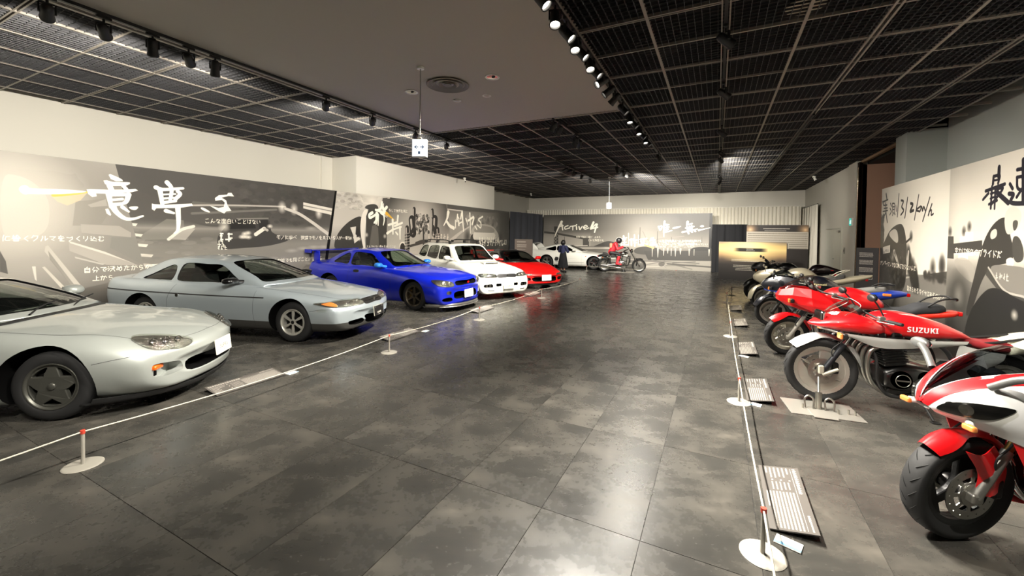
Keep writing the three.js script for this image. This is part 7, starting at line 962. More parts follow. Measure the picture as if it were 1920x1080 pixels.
// 3 — red machine with angular half fairing
bike({
  label: 'all red motorcycle with an angular half fairing, red fender and black seat, second red one', pos: [0.95, -7.3], turn: 180, steer: 18, R: 0.3, wb: 1.5, fork: [-0.33, 0.92],
  front: { r: 0.3, w: 0.115, R: 0.215, n: 3, ri: 0.06, w0: 0.05, w1: 0.045, mat: castCream, disc: 0.145 }, rear: { r: 0.315, w: 0.15, R: 0.22, n: 3, w0: 0.06, w1: 0.05, mat: castCream, disc: 0.13, discs: [1] },
  slider: castAlu, fender: (f) => f(0, 0.3, 0.335, 46, 160, 0.075, 0.05, 0.02), fenderMat: redP, engine: { fins: false, x: -0.68 }, bar: [-0.4, 0.99, 0.35, 0.16, -0.02], clocks: [[-0.3, 1.02, 0, 0.06]],
  tank: [[-0.42, 0.96, 0.78, 0.13, 3], [-0.55, 1.04, 0.76, 0.18, 3], [-0.75, 1.06, 0.76, 0.2, 3], [-0.95, 1.0, 0.77, 0.17, 3], [-1.08, 0.9, 0.78, 0.12]], tankMat: redP, seat: [[-1.0, 0.86, 0.75, 0.1], [-1.15, 0.82, 0.72, 0.16, 3], [-1.32, 0.83, 0.72, 0.17, 3], [-1.45, 0.9, 0.75, 0.16, 3], [-1.62, 0.91, 0.78, 0.14, 3], [-1.7, 0.89, 0.8, 0.1]], seatMat: std(0x232427, 0.75),
  tail: [[-1.0, 0.77, 0.69, 0.15, 3], [-1.3, 0.775, 0.68, 0.16, 3], [-1.55, 0.81, 0.71, 0.14, 3], [-1.78, 0.835, 0.75, 0.1, 3], [-1.84, 0.83, 0.77, 0.06]], tailMat: orangeP, tailLamp: [-1.85, 0.8, 0.07], mirror: [-0.22, 1.17, 0.34, -0.3, 1.02, 0.18], winker: [0.0, 0.845, 0.235],
  more(t, st, loft) {
    obj('fairing', half([[[0.1, 0.985, 0], [0.085, 0.99, 0.11], [-0.06, 1.03, 0.16], [-0.26, 1.02, 0.2], [-0.42, 0.96, 0.2]], [[0.15, 0.9, 0], [0.13, 0.9, 0.13], [-0.04, 0.92, 0.2], [-0.26, 0.9, 0.245], [-0.5, 0.86, 0.24]], [[0.14, 0.83, 0], [0.11, 0.82, 0.12], [-0.05, 0.8, 0.2], [-0.28, 0.78, 0.25], [-0.58, 0.77, 0.25]], [[0.06, 0.77, 0], [0.03, 0.76, 0.08], [-0.12, 0.73, 0.15], [-0.32, 0.69, 0.22], [-0.66, 0.67, 0.23]], [[-0.1, 0.74, 0], [-0.15, 0.72, 0.07], [-0.24, 0.68, 0.12], [-0.4, 0.64, 0.19], [-0.68, 0.62, 0.21]]], 0.004, 1, 1, true), redP, t);
    obj('headlamp', [rbox(0.03, 0.08, 0.2, 0.15, 0.885, 0, 0.015)], M.clearLens, t); obj('fairing_lower_trim', half([[[-0.4, 0.64, 0.2], [-0.7, 0.62, 0.22], [-0.95, 0.64, 0.2]], [[-0.4, 0.615, 0.2], [-0.7, 0.595, 0.22], [-0.95, 0.615, 0.2]]], 0.004, 4, 3), castCream, t);
    obj('windscreen', [shell([[[0.09, 0.99, 0], [-0.02, 1.09, 0], [-0.2, 1.19, 0], [-0.32, 1.22, 0]], [[0.06, 0.995, 0.1], [-0.05, 1.08, 0.11], [-0.22, 1.16, 0.12], [-0.34, 1.19, 0.1]], [[-0.06, 1.032, 0.16], [-0.15, 1.07, 0.17], [-0.27, 1.1, 0.17], [-0.36, 1.12, 0.14]]].map(P3), 0.003)].flatMap(both), M.clearLens, t);
    obj('grab_rail', both(pipe([[-1.5, 0.88, 0.16], [-1.62, 0.97, 0.16], [-1.78, 1.0, 0.12], [-1.82, 0.97, 0.04], [-1.82, 0.97, 0]], 0.011, 8, 24)), M.blackPlastic, t);
  },
});
// 4 — black and blue sports tourer
const navy = phy(0x0a0c14, 0.3, 0.1, { clearcoat: 1, clearcoatRoughness: 0.05 }), blueP = phy(0x1c3fae, 0.32, 0.3, { clearcoat: 1, clearcoatRoughness: 0.05 });
bike({
  label: 'black and blue faired motorcycle with grey seat, behind the red half-faired one', pos: [0.99, -9.5], turn: 173, steer: 12, R: 0.3, wb: 1.48, fork: [-0.31, 0.9],
  front: { r: 0.3, w: 0.12, R: 0.217, n: 3, ri: 0.055, w0: 0.05, w1: 0.045, mat: castAlu, disc: 0.16 }, rear: { r: 0.315, w: 0.17, R: 0.22, n: 3, w0: 0.06, w1: 0.05, mat: castAlu, disc: 0.12, discs: [1] },
  slider: castDark, fender: (f) => f(0, 0.3, 0.335, 20, 155, 0.085, 0.06, 0.01), fenderMat: navy, bar: [-0.36, 0.96, 0.34, 0.15, -0.02], clocks: [[-0.24, 1.0, 0, 0.06]],
  tank: [[-0.42, 0.94, 0.76, 0.12], [-0.55, 1.02, 0.74, 0.2, 2.6], [-0.78, 1.04, 0.74, 0.215, 2.6], [-0.98, 0.93, 0.75, 0.16, 2.4], [-1.06, 0.85, 0.76, 0.11]], tankMat: navy, seat: [[-0.98, 0.85, 0.76, 0.1], [-1.12, 0.83, 0.74, 0.16, 3], [-1.32, 0.86, 0.76, 0.16, 3], [-1.5, 0.9, 0.78, 0.15, 3], [-1.66, 0.91, 0.8, 0.12, 3]], seatMat: std(0x6d6c68, 0.75), tail: [[-1.0, 0.8, 0.68, 0.15, 2.6], [-1.3, 0.8, 0.65, 0.19, 2.6], [-1.6, 0.86, 0.68, 0.17, 2.6], [-1.85, 0.86, 0.75, 0.11, 2.4], [-1.95, 0.84, 0.78, 0.05]], tailMat: blueP, tailLamp: [-1.95, 0.8, 0.07], mirror: [-0.02, 1.05, 0.37, -0.02, 0.96, 0.19], winker: [0.05, 0.77, 0.22],
  more(t, st) {
    obj('fairing', half([[[0.13, 0.93, 0], [0.1, 0.94, 0.09], [-0.06, 1.0, 0.16], [-0.28, 1.0, 0.22], [-0.44, 0.95, 0.24]], [[0.2, 0.83, 0], [0.17, 0.83, 0.11], [0.0, 0.86, 0.2], [-0.26, 0.85, 0.27], [-0.55, 0.82, 0.27]], [[0.16, 0.75, 0], [0.13, 0.74, 0.1], [-0.04, 0.72, 0.2], [-0.26, 0.68, 0.27], [-0.62, 0.62, 0.27]]], 0.004, 4, 5), navy, t);
    obj('blue_side_fairing', half([[[0.05, 0.73, 0.14], [-0.05, 0.715, 0.2], [-0.27, 0.675, 0.272], [-0.63, 0.615, 0.272]], [[-0.02, 0.66, 0.14], [-0.12, 0.58, 0.19], [-0.3, 0.5, 0.25], [-0.7, 0.46, 0.25]], [[-0.2, 0.45, 0.13], [-0.28, 0.38, 0.17], [-0.42, 0.3, 0.2], [-0.75, 0.27, 0.19]], [[-0.3, 0.28, 0.07], [-0.36, 0.22, 0.09], [-0.5, 0.17, 0.1], [-0.78, 0.18, 0.1]]]), navy, t);
    obj('blue_stripe', half([[[0.14, 0.755, 0.1], [-0.03, 0.735, 0.205], [-0.26, 0.7, 0.276], [-0.6, 0.65, 0.276]], [[0.13, 0.725, 0.1], [-0.03, 0.7, 0.205], [-0.26, 0.655, 0.276], [-0.62, 0.6, 0.276]]], 0.003, 4, 2), blueP, t);
    obj('headlamp', [rbox(0.04, 0.08, 0.2, 0.185, 0.84, 0, 0.03, 3)], M.clearLens, t); obj('windscreen', [shell([[[0.12, 0.935, 0], [-0.02, 1.06, 0], [-0.2, 1.15, 0]], [[0.08, 0.945, 0.09], [-0.05, 1.05, 0.1], [-0.23, 1.12, 0.1]], [[-0.06, 1.002, 0.16], [-0.16, 1.04, 0.18], [-0.29, 1.07, 0.17]]].map(P3), 0.003)].flatMap(both), M.screen, t);
    const tk = t.children.find((c) => c.name === 'fuel_tank'); decal(t, tk.geometry.clone(), 'left', [-0.86, 0.88, -0.62, 0.925], 'Kawasaki', '#d9cf9a', 'bold 100px sans-serif');
    for (const s of [1, -1]) obj('rear_winker', [rbox(0.12, 0.05, 0.03, -1.66, 0.79, s * 0.16, 0.015)], M.amber, t); obj('grab_rail', both(pipe([[-1.5, 0.9, 0.14], [-1.62, 0.96, 0.14], [-1.76, 0.96, 0.06], [-1.78, 0.96, 0]], 0.012, 8, 20)), M.blackPlastic, t);
  },
});
// 5 — champagne coloured machine with rounded fairing
const champagne = phy(0xa9a08a, 0.36, 0.35, { clearcoat: 1, clearcoatRoughness: 0.06 });
bike({
  label: 'champagne silver motorcycle with a rounded fairing and upswept tail, fifth in the row', pos: [1.03, -11.45], turn: 178, steer: 10, R: 0.3, wb: 1.48, fork: [-0.3, 0.88],
  front: { r: 0.3, w: 0.12, R: 0.217, n: 3, ri: 0.055, w0: 0.05, w1: 0.045, mat: castAlu, disc: 0.16 }, rear: { r: 0.315, w: 0.19, R: 0.22, n: 3, w0: 0.06, w1: 0.05, mat: castAlu, disc: 0.12, discs: [1] },
  slider: castAlu, fender: (f) => f(0, 0.3, 0.34, -4, 160, 0.09, 0.07, 0.01), fenderMat: champagne, bar: [-0.34, 0.95, 0.34, 0.14, 0.0], clocks: [[-0.22, 1.0, 0.05, 0.05], [-0.22, 1.0, -0.05, 0.05]],
  tank: [[-0.42, 0.96, 0.76, 0.13], [-0.56, 1.04, 0.74, 0.21, 2.4], [-0.78, 1.06, 0.74, 0.225, 2.4], [-0.98, 0.94, 0.75, 0.16, 2.2], [-1.06, 0.86, 0.76, 0.11]], tankMat: champagne, seat: [[-0.98, 0.86, 0.77, 0.1], [-1.12, 0.84, 0.75, 0.16, 3], [-1.32, 0.88, 0.78, 0.15, 3], [-1.5, 0.96, 0.84, 0.12, 3]], seatMat: std(0x3b3a38, 0.75), tail: [[-1.0, 0.82, 0.7, 0.15, 2.4], [-1.3, 0.85, 0.7, 0.18, 2.4], [-1.6, 0.92, 0.76, 0.14, 2.2], [-1.85, 0.96, 0.85, 0.08, 2], [-1.98, 0.97, 0.91, 0.03]], tailMat: champagne, tailLamp: [-1.88, 0.86, 0.05], mirror: [0.0, 1.06, 0.37, 0, 0.95, 0.18], mirrorMat: champagne,
  more(t) {
    obj('fairing', half([[[0.12, 0.96, 0], [0.09, 0.96, 0.09], [-0.06, 1.01, 0.17], [-0.28, 1.01, 0.23], [-0.44, 0.96, 0.25]], [[0.24, 0.84, 0], [0.2, 0.84, 0.11], [0.02, 0.87, 0.21], [-0.26, 0.86, 0.28], [-0.55, 0.82, 0.28]], [[0.22, 0.73, 0], [0.18, 0.72, 0.1], [0.0, 0.72, 0.21], [-0.26, 0.69, 0.28], [-0.6, 0.62, 0.28]], [[0.08, 0.65, 0], [0.04, 0.63, 0.09], [-0.12, 0.56, 0.18], [-0.34, 0.5, 0.25], [-0.68, 0.46, 0.25]], [[-0.24, 0.36, 0.05], [-0.28, 0.32, 0.1], [-0.36, 0.28, 0.15], [-0.5, 0.24, 0.18], [-0.78, 0.22, 0.17]]], 0.004, 4, 5), champagne, t);
    obj('headlamp', [ball(0.06, 0.19, 0.85, 0, 0.6, 1.5, 1)], M.clearLens, t); obj('windscreen', [shell([[[0.11, 0.965, 0], [-0.02, 1.06, 0], [-0.2, 1.14, 0]], [[0.08, 0.97, 0.09], [-0.05, 1.05, 0.1], [-0.23, 1.11, 0.11]], [[-0.06, 1.012, 0.17], [-0.16, 1.05, 0.18], [-0.29, 1.07, 0.18]]].map(P3), 0.003)].flatMap(both), M.screen, t);
    obj('grab_rail', both(pipe([[-1.3, 0.9, 0.15], [-1.42, 0.99, 0.15], [-1.58, 1.05, 0.08], [-1.6, 1.05, 0]], 0.011, 8, 20)), castCream, t);
  },
});
// 6 — black machine at the end of the row
bike({
  label: 'glossy black motorcycle with a humped dark red tail, farthest in the right row', pos: [0.98, -13.1], turn: 180, steer: 8, R: 0.3, wb: 1.46, fork: [-0.3, 0.88],
  front: { r: 0.3, w: 0.12, R: 0.217, n: 3, ri: 0.055, w0: 0.05, w1: 0.045, mat: castDark, disc: 0.155 }, rear: { r: 0.315, w: 0.18, R: 0.22, n: 3, w0: 0.06, w1: 0.05, mat: castDark, disc: 0.12, discs: [1] },
  slider: castAlu, fender: (f) => f(0, 0.3, 0.335, 20, 155, 0.085, 0.06, 0.01), fenderMat: M.blackGloss, bar: [-0.36, 1.04, 0.36, 0.14, 0.03], clocks: [[-0.24, 1.1, 0.06, 0.055], [-0.24, 1.1, -0.06, 0.055]], barMat: M.chrome,
  tank: [[-0.42, 0.96, 0.76, 0.13], [-0.56, 1.06, 0.74, 0.2, 2.4], [-0.78, 1.08, 0.74, 0.21, 2.4], [-0.98, 0.94, 0.75, 0.15, 2.2]], tankMat: M.blackGloss, seat: [[-0.92, 0.88, 0.77, 0.1], [-1.08, 0.86, 0.76, 0.15, 3], [-1.24, 0.88, 0.78, 0.14, 3]], tail: [[-1.12, 0.86, 0.74, 0.14, 2.4], [-1.28, 1.04, 0.76, 0.16, 2.4], [-1.5, 1.06, 0.8, 0.15, 2.2], [-1.75, 0.98, 0.84, 0.09, 2], [-1.88, 0.93, 0.86, 0.04]], tailMat: phy(0x14080a, 0.25, 0.1, { clearcoat: 1, clearcoatRoughness: 0.04 }), mirror: [-0.12, 1.22, 0.36, -0.3, 1.06, 0.24], mirrorMat: M.chrome, winker: [0.02, 0.86, 0.2],
  more(t) {
    obj('headlamp', [new THREE.SphereGeometry(0.09, 24, 16).scale(0.8, 1, 1).translate(0.03, 0.95, 0)], M.chrome, t); obj('fairing', half([[[0.06, 1.04, 0], [0.02, 1.05, 0.1], [-0.12, 1.08, 0.16], [-0.3, 1.04, 0.19]], [[0.14, 0.93, 0], [0.1, 0.93, 0.11], [-0.06, 0.94, 0.2], [-0.32, 0.9, 0.24]], [[0.1, 0.82, 0], [0.06, 0.81, 0.1], [-0.08, 0.79, 0.19], [-0.36, 0.74, 0.24]]], 0.004, 4, 5), M.blackGloss, t);
    for (const s of [1, -1]) obj('tail_flash', [rbox(0.16, 0.02, 0.006, -1.6, 0.93, s * 0.122, 0.002)], M.redLens, t);
  },
});

// ================= barriers, captions, panels, people =================
const postGeo = { base: turn([[0, 0.012], [0.03, 0.013], [0.1, 0.011], [0.115, 0.004], [0.115, 0], [0, 0]], 36).rotateX(-Math.PI / 2), post: new THREE.CylinderGeometry(0.012, 0.012, 0.23, 14).translate(0, 0.125, 0), cap: new THREE.CylinderGeometry(0.015, 0.015, 0.026, 14).translate(0, 0.25, 0) };
const postTop = 0.25;
function stanchion(x, z, label, group, s = 1) {
  const t = thing('stanchion', label, 'stanchion', [x, 0, z], 0, group);
  obj('base', postGeo.base, M.stone, t); obj('post', postGeo.post, M.stone, t); obj('cap', postGeo.cap, M.orangeRed, t).userData.label = 'small red collar at the top';
  if (s !== 1) t.scale.setScalar(s); return t;
}
function rope(a, b, label, group, h = postTop) {
  const pts = []; for (let i = 0; i <= 10; i++) { const u = i / 10; pts.push([lerp(a[0], b[0], u), h - 0.05 * 4 * u * (1 - u) * Math.min(1, Math.hypot(a[0] - b[0], a[1] - b[1]) / 3.2), lerp(a[1], b[1], u)]); }
  tag(obj('rope', [pipe(pts, 0.006, 6, 30)], M.rope), label, 'rope', group);
}
const order = ['nearest', 'second', 'third', 'fourth', 'fifth', 'sixth'];
{
  const L = [[-4.1, 1.6], [-4.16, -1.25], [-4.25, -4.5], [-4.29, -7.1], [-4.3, -10.4], [-4.17, -13.5]], w = ['', 'before the nearest silver coupe', 'between the two silver coupes', 'before the blue coupe', 'before the white estate', 'before the red sports car'];
  L.forEach(([x, z], i) => i && stanchion(x, z, 'low grey barrier post with round base, ' + w[i], 'low barrier posts before the cars'));
  for (let i = 0; i < L.length - 1; i++) rope(L[i], L[i + 1], 'thin pale barrier rope strung low ' + ['beside the photographer at the lower left', 'before the nearest silver coupe', 'before the long silver coupe', 'before the blue coupe', 'before the white estate and red car'][i], 'barrier ropes before the cars', i ? postTop : postTop);
  const Q = [[0.27, -0.6], [0.26, -2.61], [0.24, -4.93], [0.24, -8.13], [0.26, -12.34], [0.41, -13.9]], q = ['', 'beside the nearest caption board', 'before the red and silver motorcycle', 'before the angular red motorcycle', 'before the champagne motorcycle', 'at the far corner of the motorcycle row'];
  Q.forEach(([x, z], i) => i && stanchion(x, z, 'low grey barrier post with round base, ' + q[i], 'low barrier posts before the motorcycles'));
  for (let i = 0; i < Q.length - 1; i++) rope(Q[i], Q[i + 1], 'thin pale barrier rope on the right, ' + ['running out at the bottom edge of the photo', 'beside the nearest caption board', 'before the two red motorcycles', 'before the blue and champagne motorcycles', 'turning at the far corner'][i], 'barrier ropes before the motorcycles');
  rope(Q[5], [2.9, -14.0], 'thin pale barrier rope closing the far end of the motorcycle row', 'barrier ropes before the motorcycles');
  const F = [[-7.35, -19.47], [-5.7, -19.53], [-1.6, -19.3]], f = ['behind the standing woman', 'below the door of the white winged coupe', 'right of the far motorcycle'];
  F.forEach(([x, z], i) => stanchion(x, z, 'low grey barrier post far back, ' + f[i], 'low barrier posts at the far end'));
  rope(F[0], F[1], 'thin far barrier rope before the white winged coupe', 'barrier ropes at the far end'); rope(F[1], F[2], 'thin far barrier rope before the far motorcycle', 'barrier ropes at the far end');
}
// caption boards lying at the barriers
function caption(x, z, side, label, i) {
  const t = thing('caption_board', label, 'sign', [x, 0, z], side * -Math.PI / 2, side > 0 ? 'caption boards before the motorcycles' : 'caption boards before the cars'), W = 0.76, D = 0.25;
  seed = 4000 + i * 17 + (side > 0 ? 500 : 0);
  const tex = canvasTex(760, 250, (c) => {
    c.fillStyle = '#4b4743'; c.fillRect(0, 0, 760, 250); const ink = '#cfc9bd';
    const words = (x0, x1, y, h) => { let q = x0; c.fillStyle = ink; while (q < x1) { const w = h * rr(0.6, 0.95); c.fillRect(q, y, w * 0.9, h * 0.18); c.fillRect(q + w * 0.35, y - h * 0.3, w * 0.18, h * 0.8); c.fillRect(q + rr(0, w * 0.3), y + h * 0.35, w * 0.7, h * 0.16); q += w * 1.08; } };
    words(20, 330, 26, 26); words(580, 640, 24, 17); words(650, 740, 24, 12); c.fillStyle = ink; c.fillRect(20, 52, 720, 1.5);
    for (let k = 0; k < 6; k++) { words(20, 20 + rr(60, 150), 74 + k * 26, 13); c.beginPath(); c.arc(190, 74 + k * 26, k % 2 ? 0 : 6, 0, 7); c.fill(); }
    for (let k = 0; k < 5; k++) words(215, 300 + rr(0, 20), 84 + k * 24, 11); for (let k = 0; k < 9; k++) words(340, k === 8 ? 520 : 735, 70 + k * 19, 13);
  });
  const tilt = new THREE.Matrix4().makeRotationX(0.16), up = 0.028;
  const face = new THREE.PlaneGeometry(W, D).rotateX(-Math.PI / 2).translate(0, 0.0045, 0).applyMatrix4(tilt).translate(0, up, 0), b = rbox(W, 0.008, D, 0, 0, 0, 0.002).applyMatrix4(tilt).translate(0, up, 0);
  obj('caption_face', [face], std(0xffffff, 0.38, 0, { map: tex }), t); obj('board', [b], std(0x3a3734, 0.5), t); obj('foot', [-0.3, 0.3].map((q) => rbox(0.03, 0.036, 0.04, q, 0.02, -0.09, 0.006)), M.blackPlastic, t);
}
[[-2.8, 'lying before the nearest silver coupe'], [-5.33, 'lying before the long silver coupe'], [-8.05, 'lying before the blue coupe'], [-10.9, 'lying before the white estate'], [-13.7, 'lying before the red sports car']].forEach(([z, w], i) => caption(-4.79, z, -1, 'dark grey caption board with white lettering, ' + w, i));
[[-3.23, 'nearest on the right, by the barrier post'], [-5.37, 'before the red and silver motorcycle'], [-7.3, 'before the angular red motorcycle'], [-9.45, 'before the black and blue motorcycle'], [-11.35, 'before the champagne motorcycle']].forEach(([z, w], i) => caption(0.44, z, 1, 'dark grey caption board with white lettering, ' + w, i));
const card = (x, z, r, label) => { const t = thing('number_card', label, 'card', [x, 0, z], r, 'small white cards by the captions'); obj('card', [rbox(0.13, 0.006, 0.085, 0, 0.005, 0, 0.002)], M.white, t); obj('card_band', [box(0.13, 0.001, 0.022, 0, 0.0088, 0.03)], std(0x5f8fb0, 0.5), t); };
card(0.4, -2.77, -0.3, 'small white card with a blue band below the nearest caption'); card(0.38, -4.93, -0.2, 'small white card below the caption of the red and silver motorcycle'); card(0.38, -6.85, -0.2, 'small white card below the caption of the angular red motorcycle'); card(-4.66, -3.26, 1.6, 'small white card beside the caption of the nearest silver coupe'); card(-4.62, -5.79, 1.6, 'small white card beside the caption of the long silver coupe');
// display plate and prop of the red and silver motorcycle
{
  const t = thing('display_stand', 'flat metal display plate with upright prop under the red and silver motorcycle', 'stand', [0.98, 0, -5.12]);
  obj('floor_plate', [rbox(0.62, 0.006, 0.42, 0, 0.004, 0, 0.002).rotateY(0.12), rbox(0.2, 0.006, 0.2, -0.03, 0.01, 0.16, 0.002).rotateY(0.12)], M.plateAlu, t);
  obj('prop', [rod([-0.02, 0.01, -0.01], [-0.02, 0.17, -0.01], 0.03, 0.03, 18), rod([-0.02, 0.17, -0.01], [0.0, 0.29, -0.14], 0.012, 0.012, 12)], M.steel, t);
  for (const x of [-0.1, 0.07]) obj('loop', [pipe([[x - 0.035, 0.01, 0.02], [x - 0.035, 0.1, 0.0], [x, 0.125, -0.01], [x + 0.035, 0.1, 0.0], [x + 0.035, 0.01, 0.02]], 0.009, 8, 24)], M.steel, t);
  for (const [x, z] of [[-0.16, 0.05], [0.13, 0.06], [0.22, 0.02], [0.27, 0.03]]) obj('bolt', [rod([x, 0.006, z], [x, 0.05, z], 0.009, 0.009, 8)], M.steel, t);
}
// ---- curtains ----
function drape(path, top, folds, depth, thick = 0.012) {
  const c = new THREE.CatmullRomCurve3(path.map(([x, z]) => V(x, 0, z)), false, 'catmullrom', 0.01), n = folds * 6, A = [], Bt = [];
  const g = [[], [], []];
  for (let i = 0; i <= n; i++) { const u = i / n, p = c.getPointAt(u), tg = c.getTangentAt(u), nx = -tg.z, nz = tg.x, ph = u * folds * Math.PI * 2 + Math.sin(u * 37) * 1.1; [[0.02, 1.15], [top * 0.55, 1], [top, 0.75]].forEach(([y, k], j) => { const o = depth * k * (Math.sin(ph + j * 0.15) + 0.35 * Math.sin(ph * 2.3 + j * 0.5)); g[j].push(V(p.x + nx * o, y, p.z + nz * o)); }); }
  return meshGrid(g);
}
const whiteCloth = std(0xd8d3c4, 0.9), blackCloth = std(0x0f1014, 0.85), greyCloth = std(0x3c3e44, 0.85);
{
  const t = thing('curtain', 'long white pleated curtain along the back wall above the murals', 'curtain', [0, 0, 0]);
  obj('cloth', [drape([[-10.9, -23.75], [3.55, -23.75]], 3.27, 95, 0.045)], whiteCloth, t); obj('curtain_rail', [rod([-10.95, 3.29, -23.75], [3.7, 3.29, -23.75], 0.018, 0.018, 8)], M.white, t);
  const r = thing('curtain', 'white curtain return along the right wall, beside the white door', 'curtain', [0, 0, 0]);
  obj('cloth', [drape([[3.62, -23.6], [3.62, -20.6]], 3.14, 16, 0.05)], whiteCloth, r); obj('curtain_rail', [rod([3.62, 3.16, -23.7], [3.62, 3.16, -20.5], 0.018, 0.018, 8)], M.darkMetal, r);
  const b = thing('curtain', 'dark grey curtain closing the corner between the two mural walls', 'curtain', [0, 0, 0]); obj('cloth', [drape([[-9.87, -19.32], [-9.42, -22.84]], 2.96, 5, 0.05)], greyCloth, b);
  const d = thing('curtain', 'black curtain right of the harbour mural', 'curtain', [0, 0, 0]); obj('cloth', [drape([[-0.24, -22.2], [1.25, -22.2]], 2.36, 4, 0.04)], blackCloth, d);
}
// ---- text panels at the far end ----
function panel(name, label, pos, turnY, w, h, th, draw, W = 640, mat) {
  const t = thing(name, label, 'sign', pos, turnY); const tex = canvasTex(W, Math.round(W * h / w), draw);
  obj('panel_face', [new THREE.PlaneGeometry(w, h).translate(0, h / 2, th / 2 + 0.0008)], std(0xffffff, 0.5, 0, { map: tex }), t); obj('board', [box(w, h, th, 0, h / 2, 0)], mat || std(0x24211f, 0.7), t); return t;
}
const rowsOf = (c, x0, x1, y, h, n, gap, ink, align) => { c.fillStyle = ink; for (let k = 0; k < n; k++) { const cut = align ? rr(0, 0.25) * (x1 - x0) / 2 : 0; let q = x0 + cut; while (q < x1 - cut) { const w = h * rr(0.5, 0.9); c.fillRect(q, y + k * gap, w * 0.9, h * 0.25); c.fillRect(q + w * 0.3, y + k * gap - h * 0.25, w * 0.25, h); q += w * 1.05; } } };
seed = 812;
panel('info_panel', 'dark panel with a golden glowing print and white text, before the end curtains', [1.24, 0, -19.1], 0, 2.36, 1.56, 0.06, (c, w, h) => {
  const g = c.createLinearGradient(0, 0, 0, h); [[0, '#8a7a66'], [0.1, '#d8b878'], [0.2, '#e9cf8a'], [0.34, '#b59468'], [0.46, '#5a4c3e'], [0.6, '#2f2a26'], [1, '#211e1c']].forEach(([a, b]) => g.addColorStop(a, b)); c.fillStyle = g; c.fillRect(0, 0, w, h);
  const b = c.createRadialGradient(w * 0.48, h * 0.2, 10, w * 0.48, h * 0.2, w * 0.45); b.addColorStop(0, 'rgba(255,236,170,0.9)'); b.addColorStop(1, 'rgba(255,220,140,0)'); c.fillStyle = b; c.fillRect(0, 0, w, h * 0.5);
  const m = c.createLinearGradient(w * 0.22, 0, w * 0.74, 0); [[0, 'rgba(30,26,24,0)'], [0.2, '#221f1c'], [0.8, '#221f1c'], [1, 'rgba(30,26,24,0)']].forEach(([a, q]) => m.addColorStop(a, q)); c.fillStyle = m; c.fillRect(w * 0.2, h * 0.16, w * 0.56, h * 0.09);
  rowsOf(c, w * 0.42, w * 0.52, h * 0.18, 11, 1, 1, '#e9e4d6'); rowsOf(c, w * 0.42, w * 0.54, h * 0.22, 6, 1, 1, '#e9e4d6'); rowsOf(c, w * 0.2, w * 0.74, h * 0.46, 8, 2, 17, '#eae3d0', false); rowsOf(c, w * 0.2, w * 0.74, h * 0.61, 8, 4, 17, '#eae3d0', true);
});
panel('info_panel', 'tall dark panel with white paragraphs and two pale glows, behind the golden panel', [2.34, 0, -21.5], 0, 2.32, 2.31, 0.06, (c, w, h) => {
  c.fillStyle = '#2c2724'; c.fillRect(0, 0, w, h); for (const x of [0.06, 0.95]) { const b = c.createRadialGradient(w * x, h * 0.09, 4, w * x, h * 0.09, w * 0.16); b.addColorStop(0, 'rgba(235,196,150,0.95)'); b.addColorStop(1, 'rgba(120,90,60,0)'); c.fillStyle = b; c.fillRect(0, 0, w, h * 0.13); }
  rowsOf(c, w * 0.28, w * 0.7, h * 0.065, 15, 1, 1, '#e6e0d2'); rowsOf(c, w * 0.3, w * 0.65, h * 0.105, 9, 1, 1, '#e6e0d2'); c.fillStyle = '#b9b1a2'; c.fillRect(0, h * 0.128, w, h * 0.22); c.fillRect(w * 0.68, h * 0.34, w * 0.32, h * 0.11); rowsOf(c, w * 0.02, w * 0.98, h * 0.16, 12, 5, 27, '#4e463e'); rowsOf(c, w * 0.7, w * 0.98, h * 0.365, 12, 3, 24, '#4e463e');
});
panel('info_panel', 'small taupe panel with white text lines behind the red sports car', [-7.95, 0, -17.0], 0.12, 0.86, 1.53, 0.04, (c, w, h) => { c.fillStyle = '#6f645c'; c.fillRect(0, 0, w, h); rowsOf(c, w * 0.13, w * 0.62, h * 0.06, 16, 2, 24, '#ded6c8'); rowsOf(c, w * 0.13, w * 0.66, h * 0.16, 16, 3, 30, '#ded6c8', false); rowsOf(c, w * 0.13, w * 0.6, h * 0.3, 14, 1, 20, '#ded6c8'); }, 512, std(0x5c534c, 0.7));
panel('info_panel', 'narrow black panel with four white paragraphs at the left end of the pale mural', [3.3, 0, -12.9], -0.35, 0.42, 1.53, 0.03, (c, w, h) => { c.fillStyle = '#252120'; c.fillRect(0, 0, w, h); for (let k = 0; k < 4; k++) rowsOf(c, w * 0.15, w * 0.75, h * (0.08 + k * 0.12), 13, 4, 18, '#d9d2c6'); }, 256);
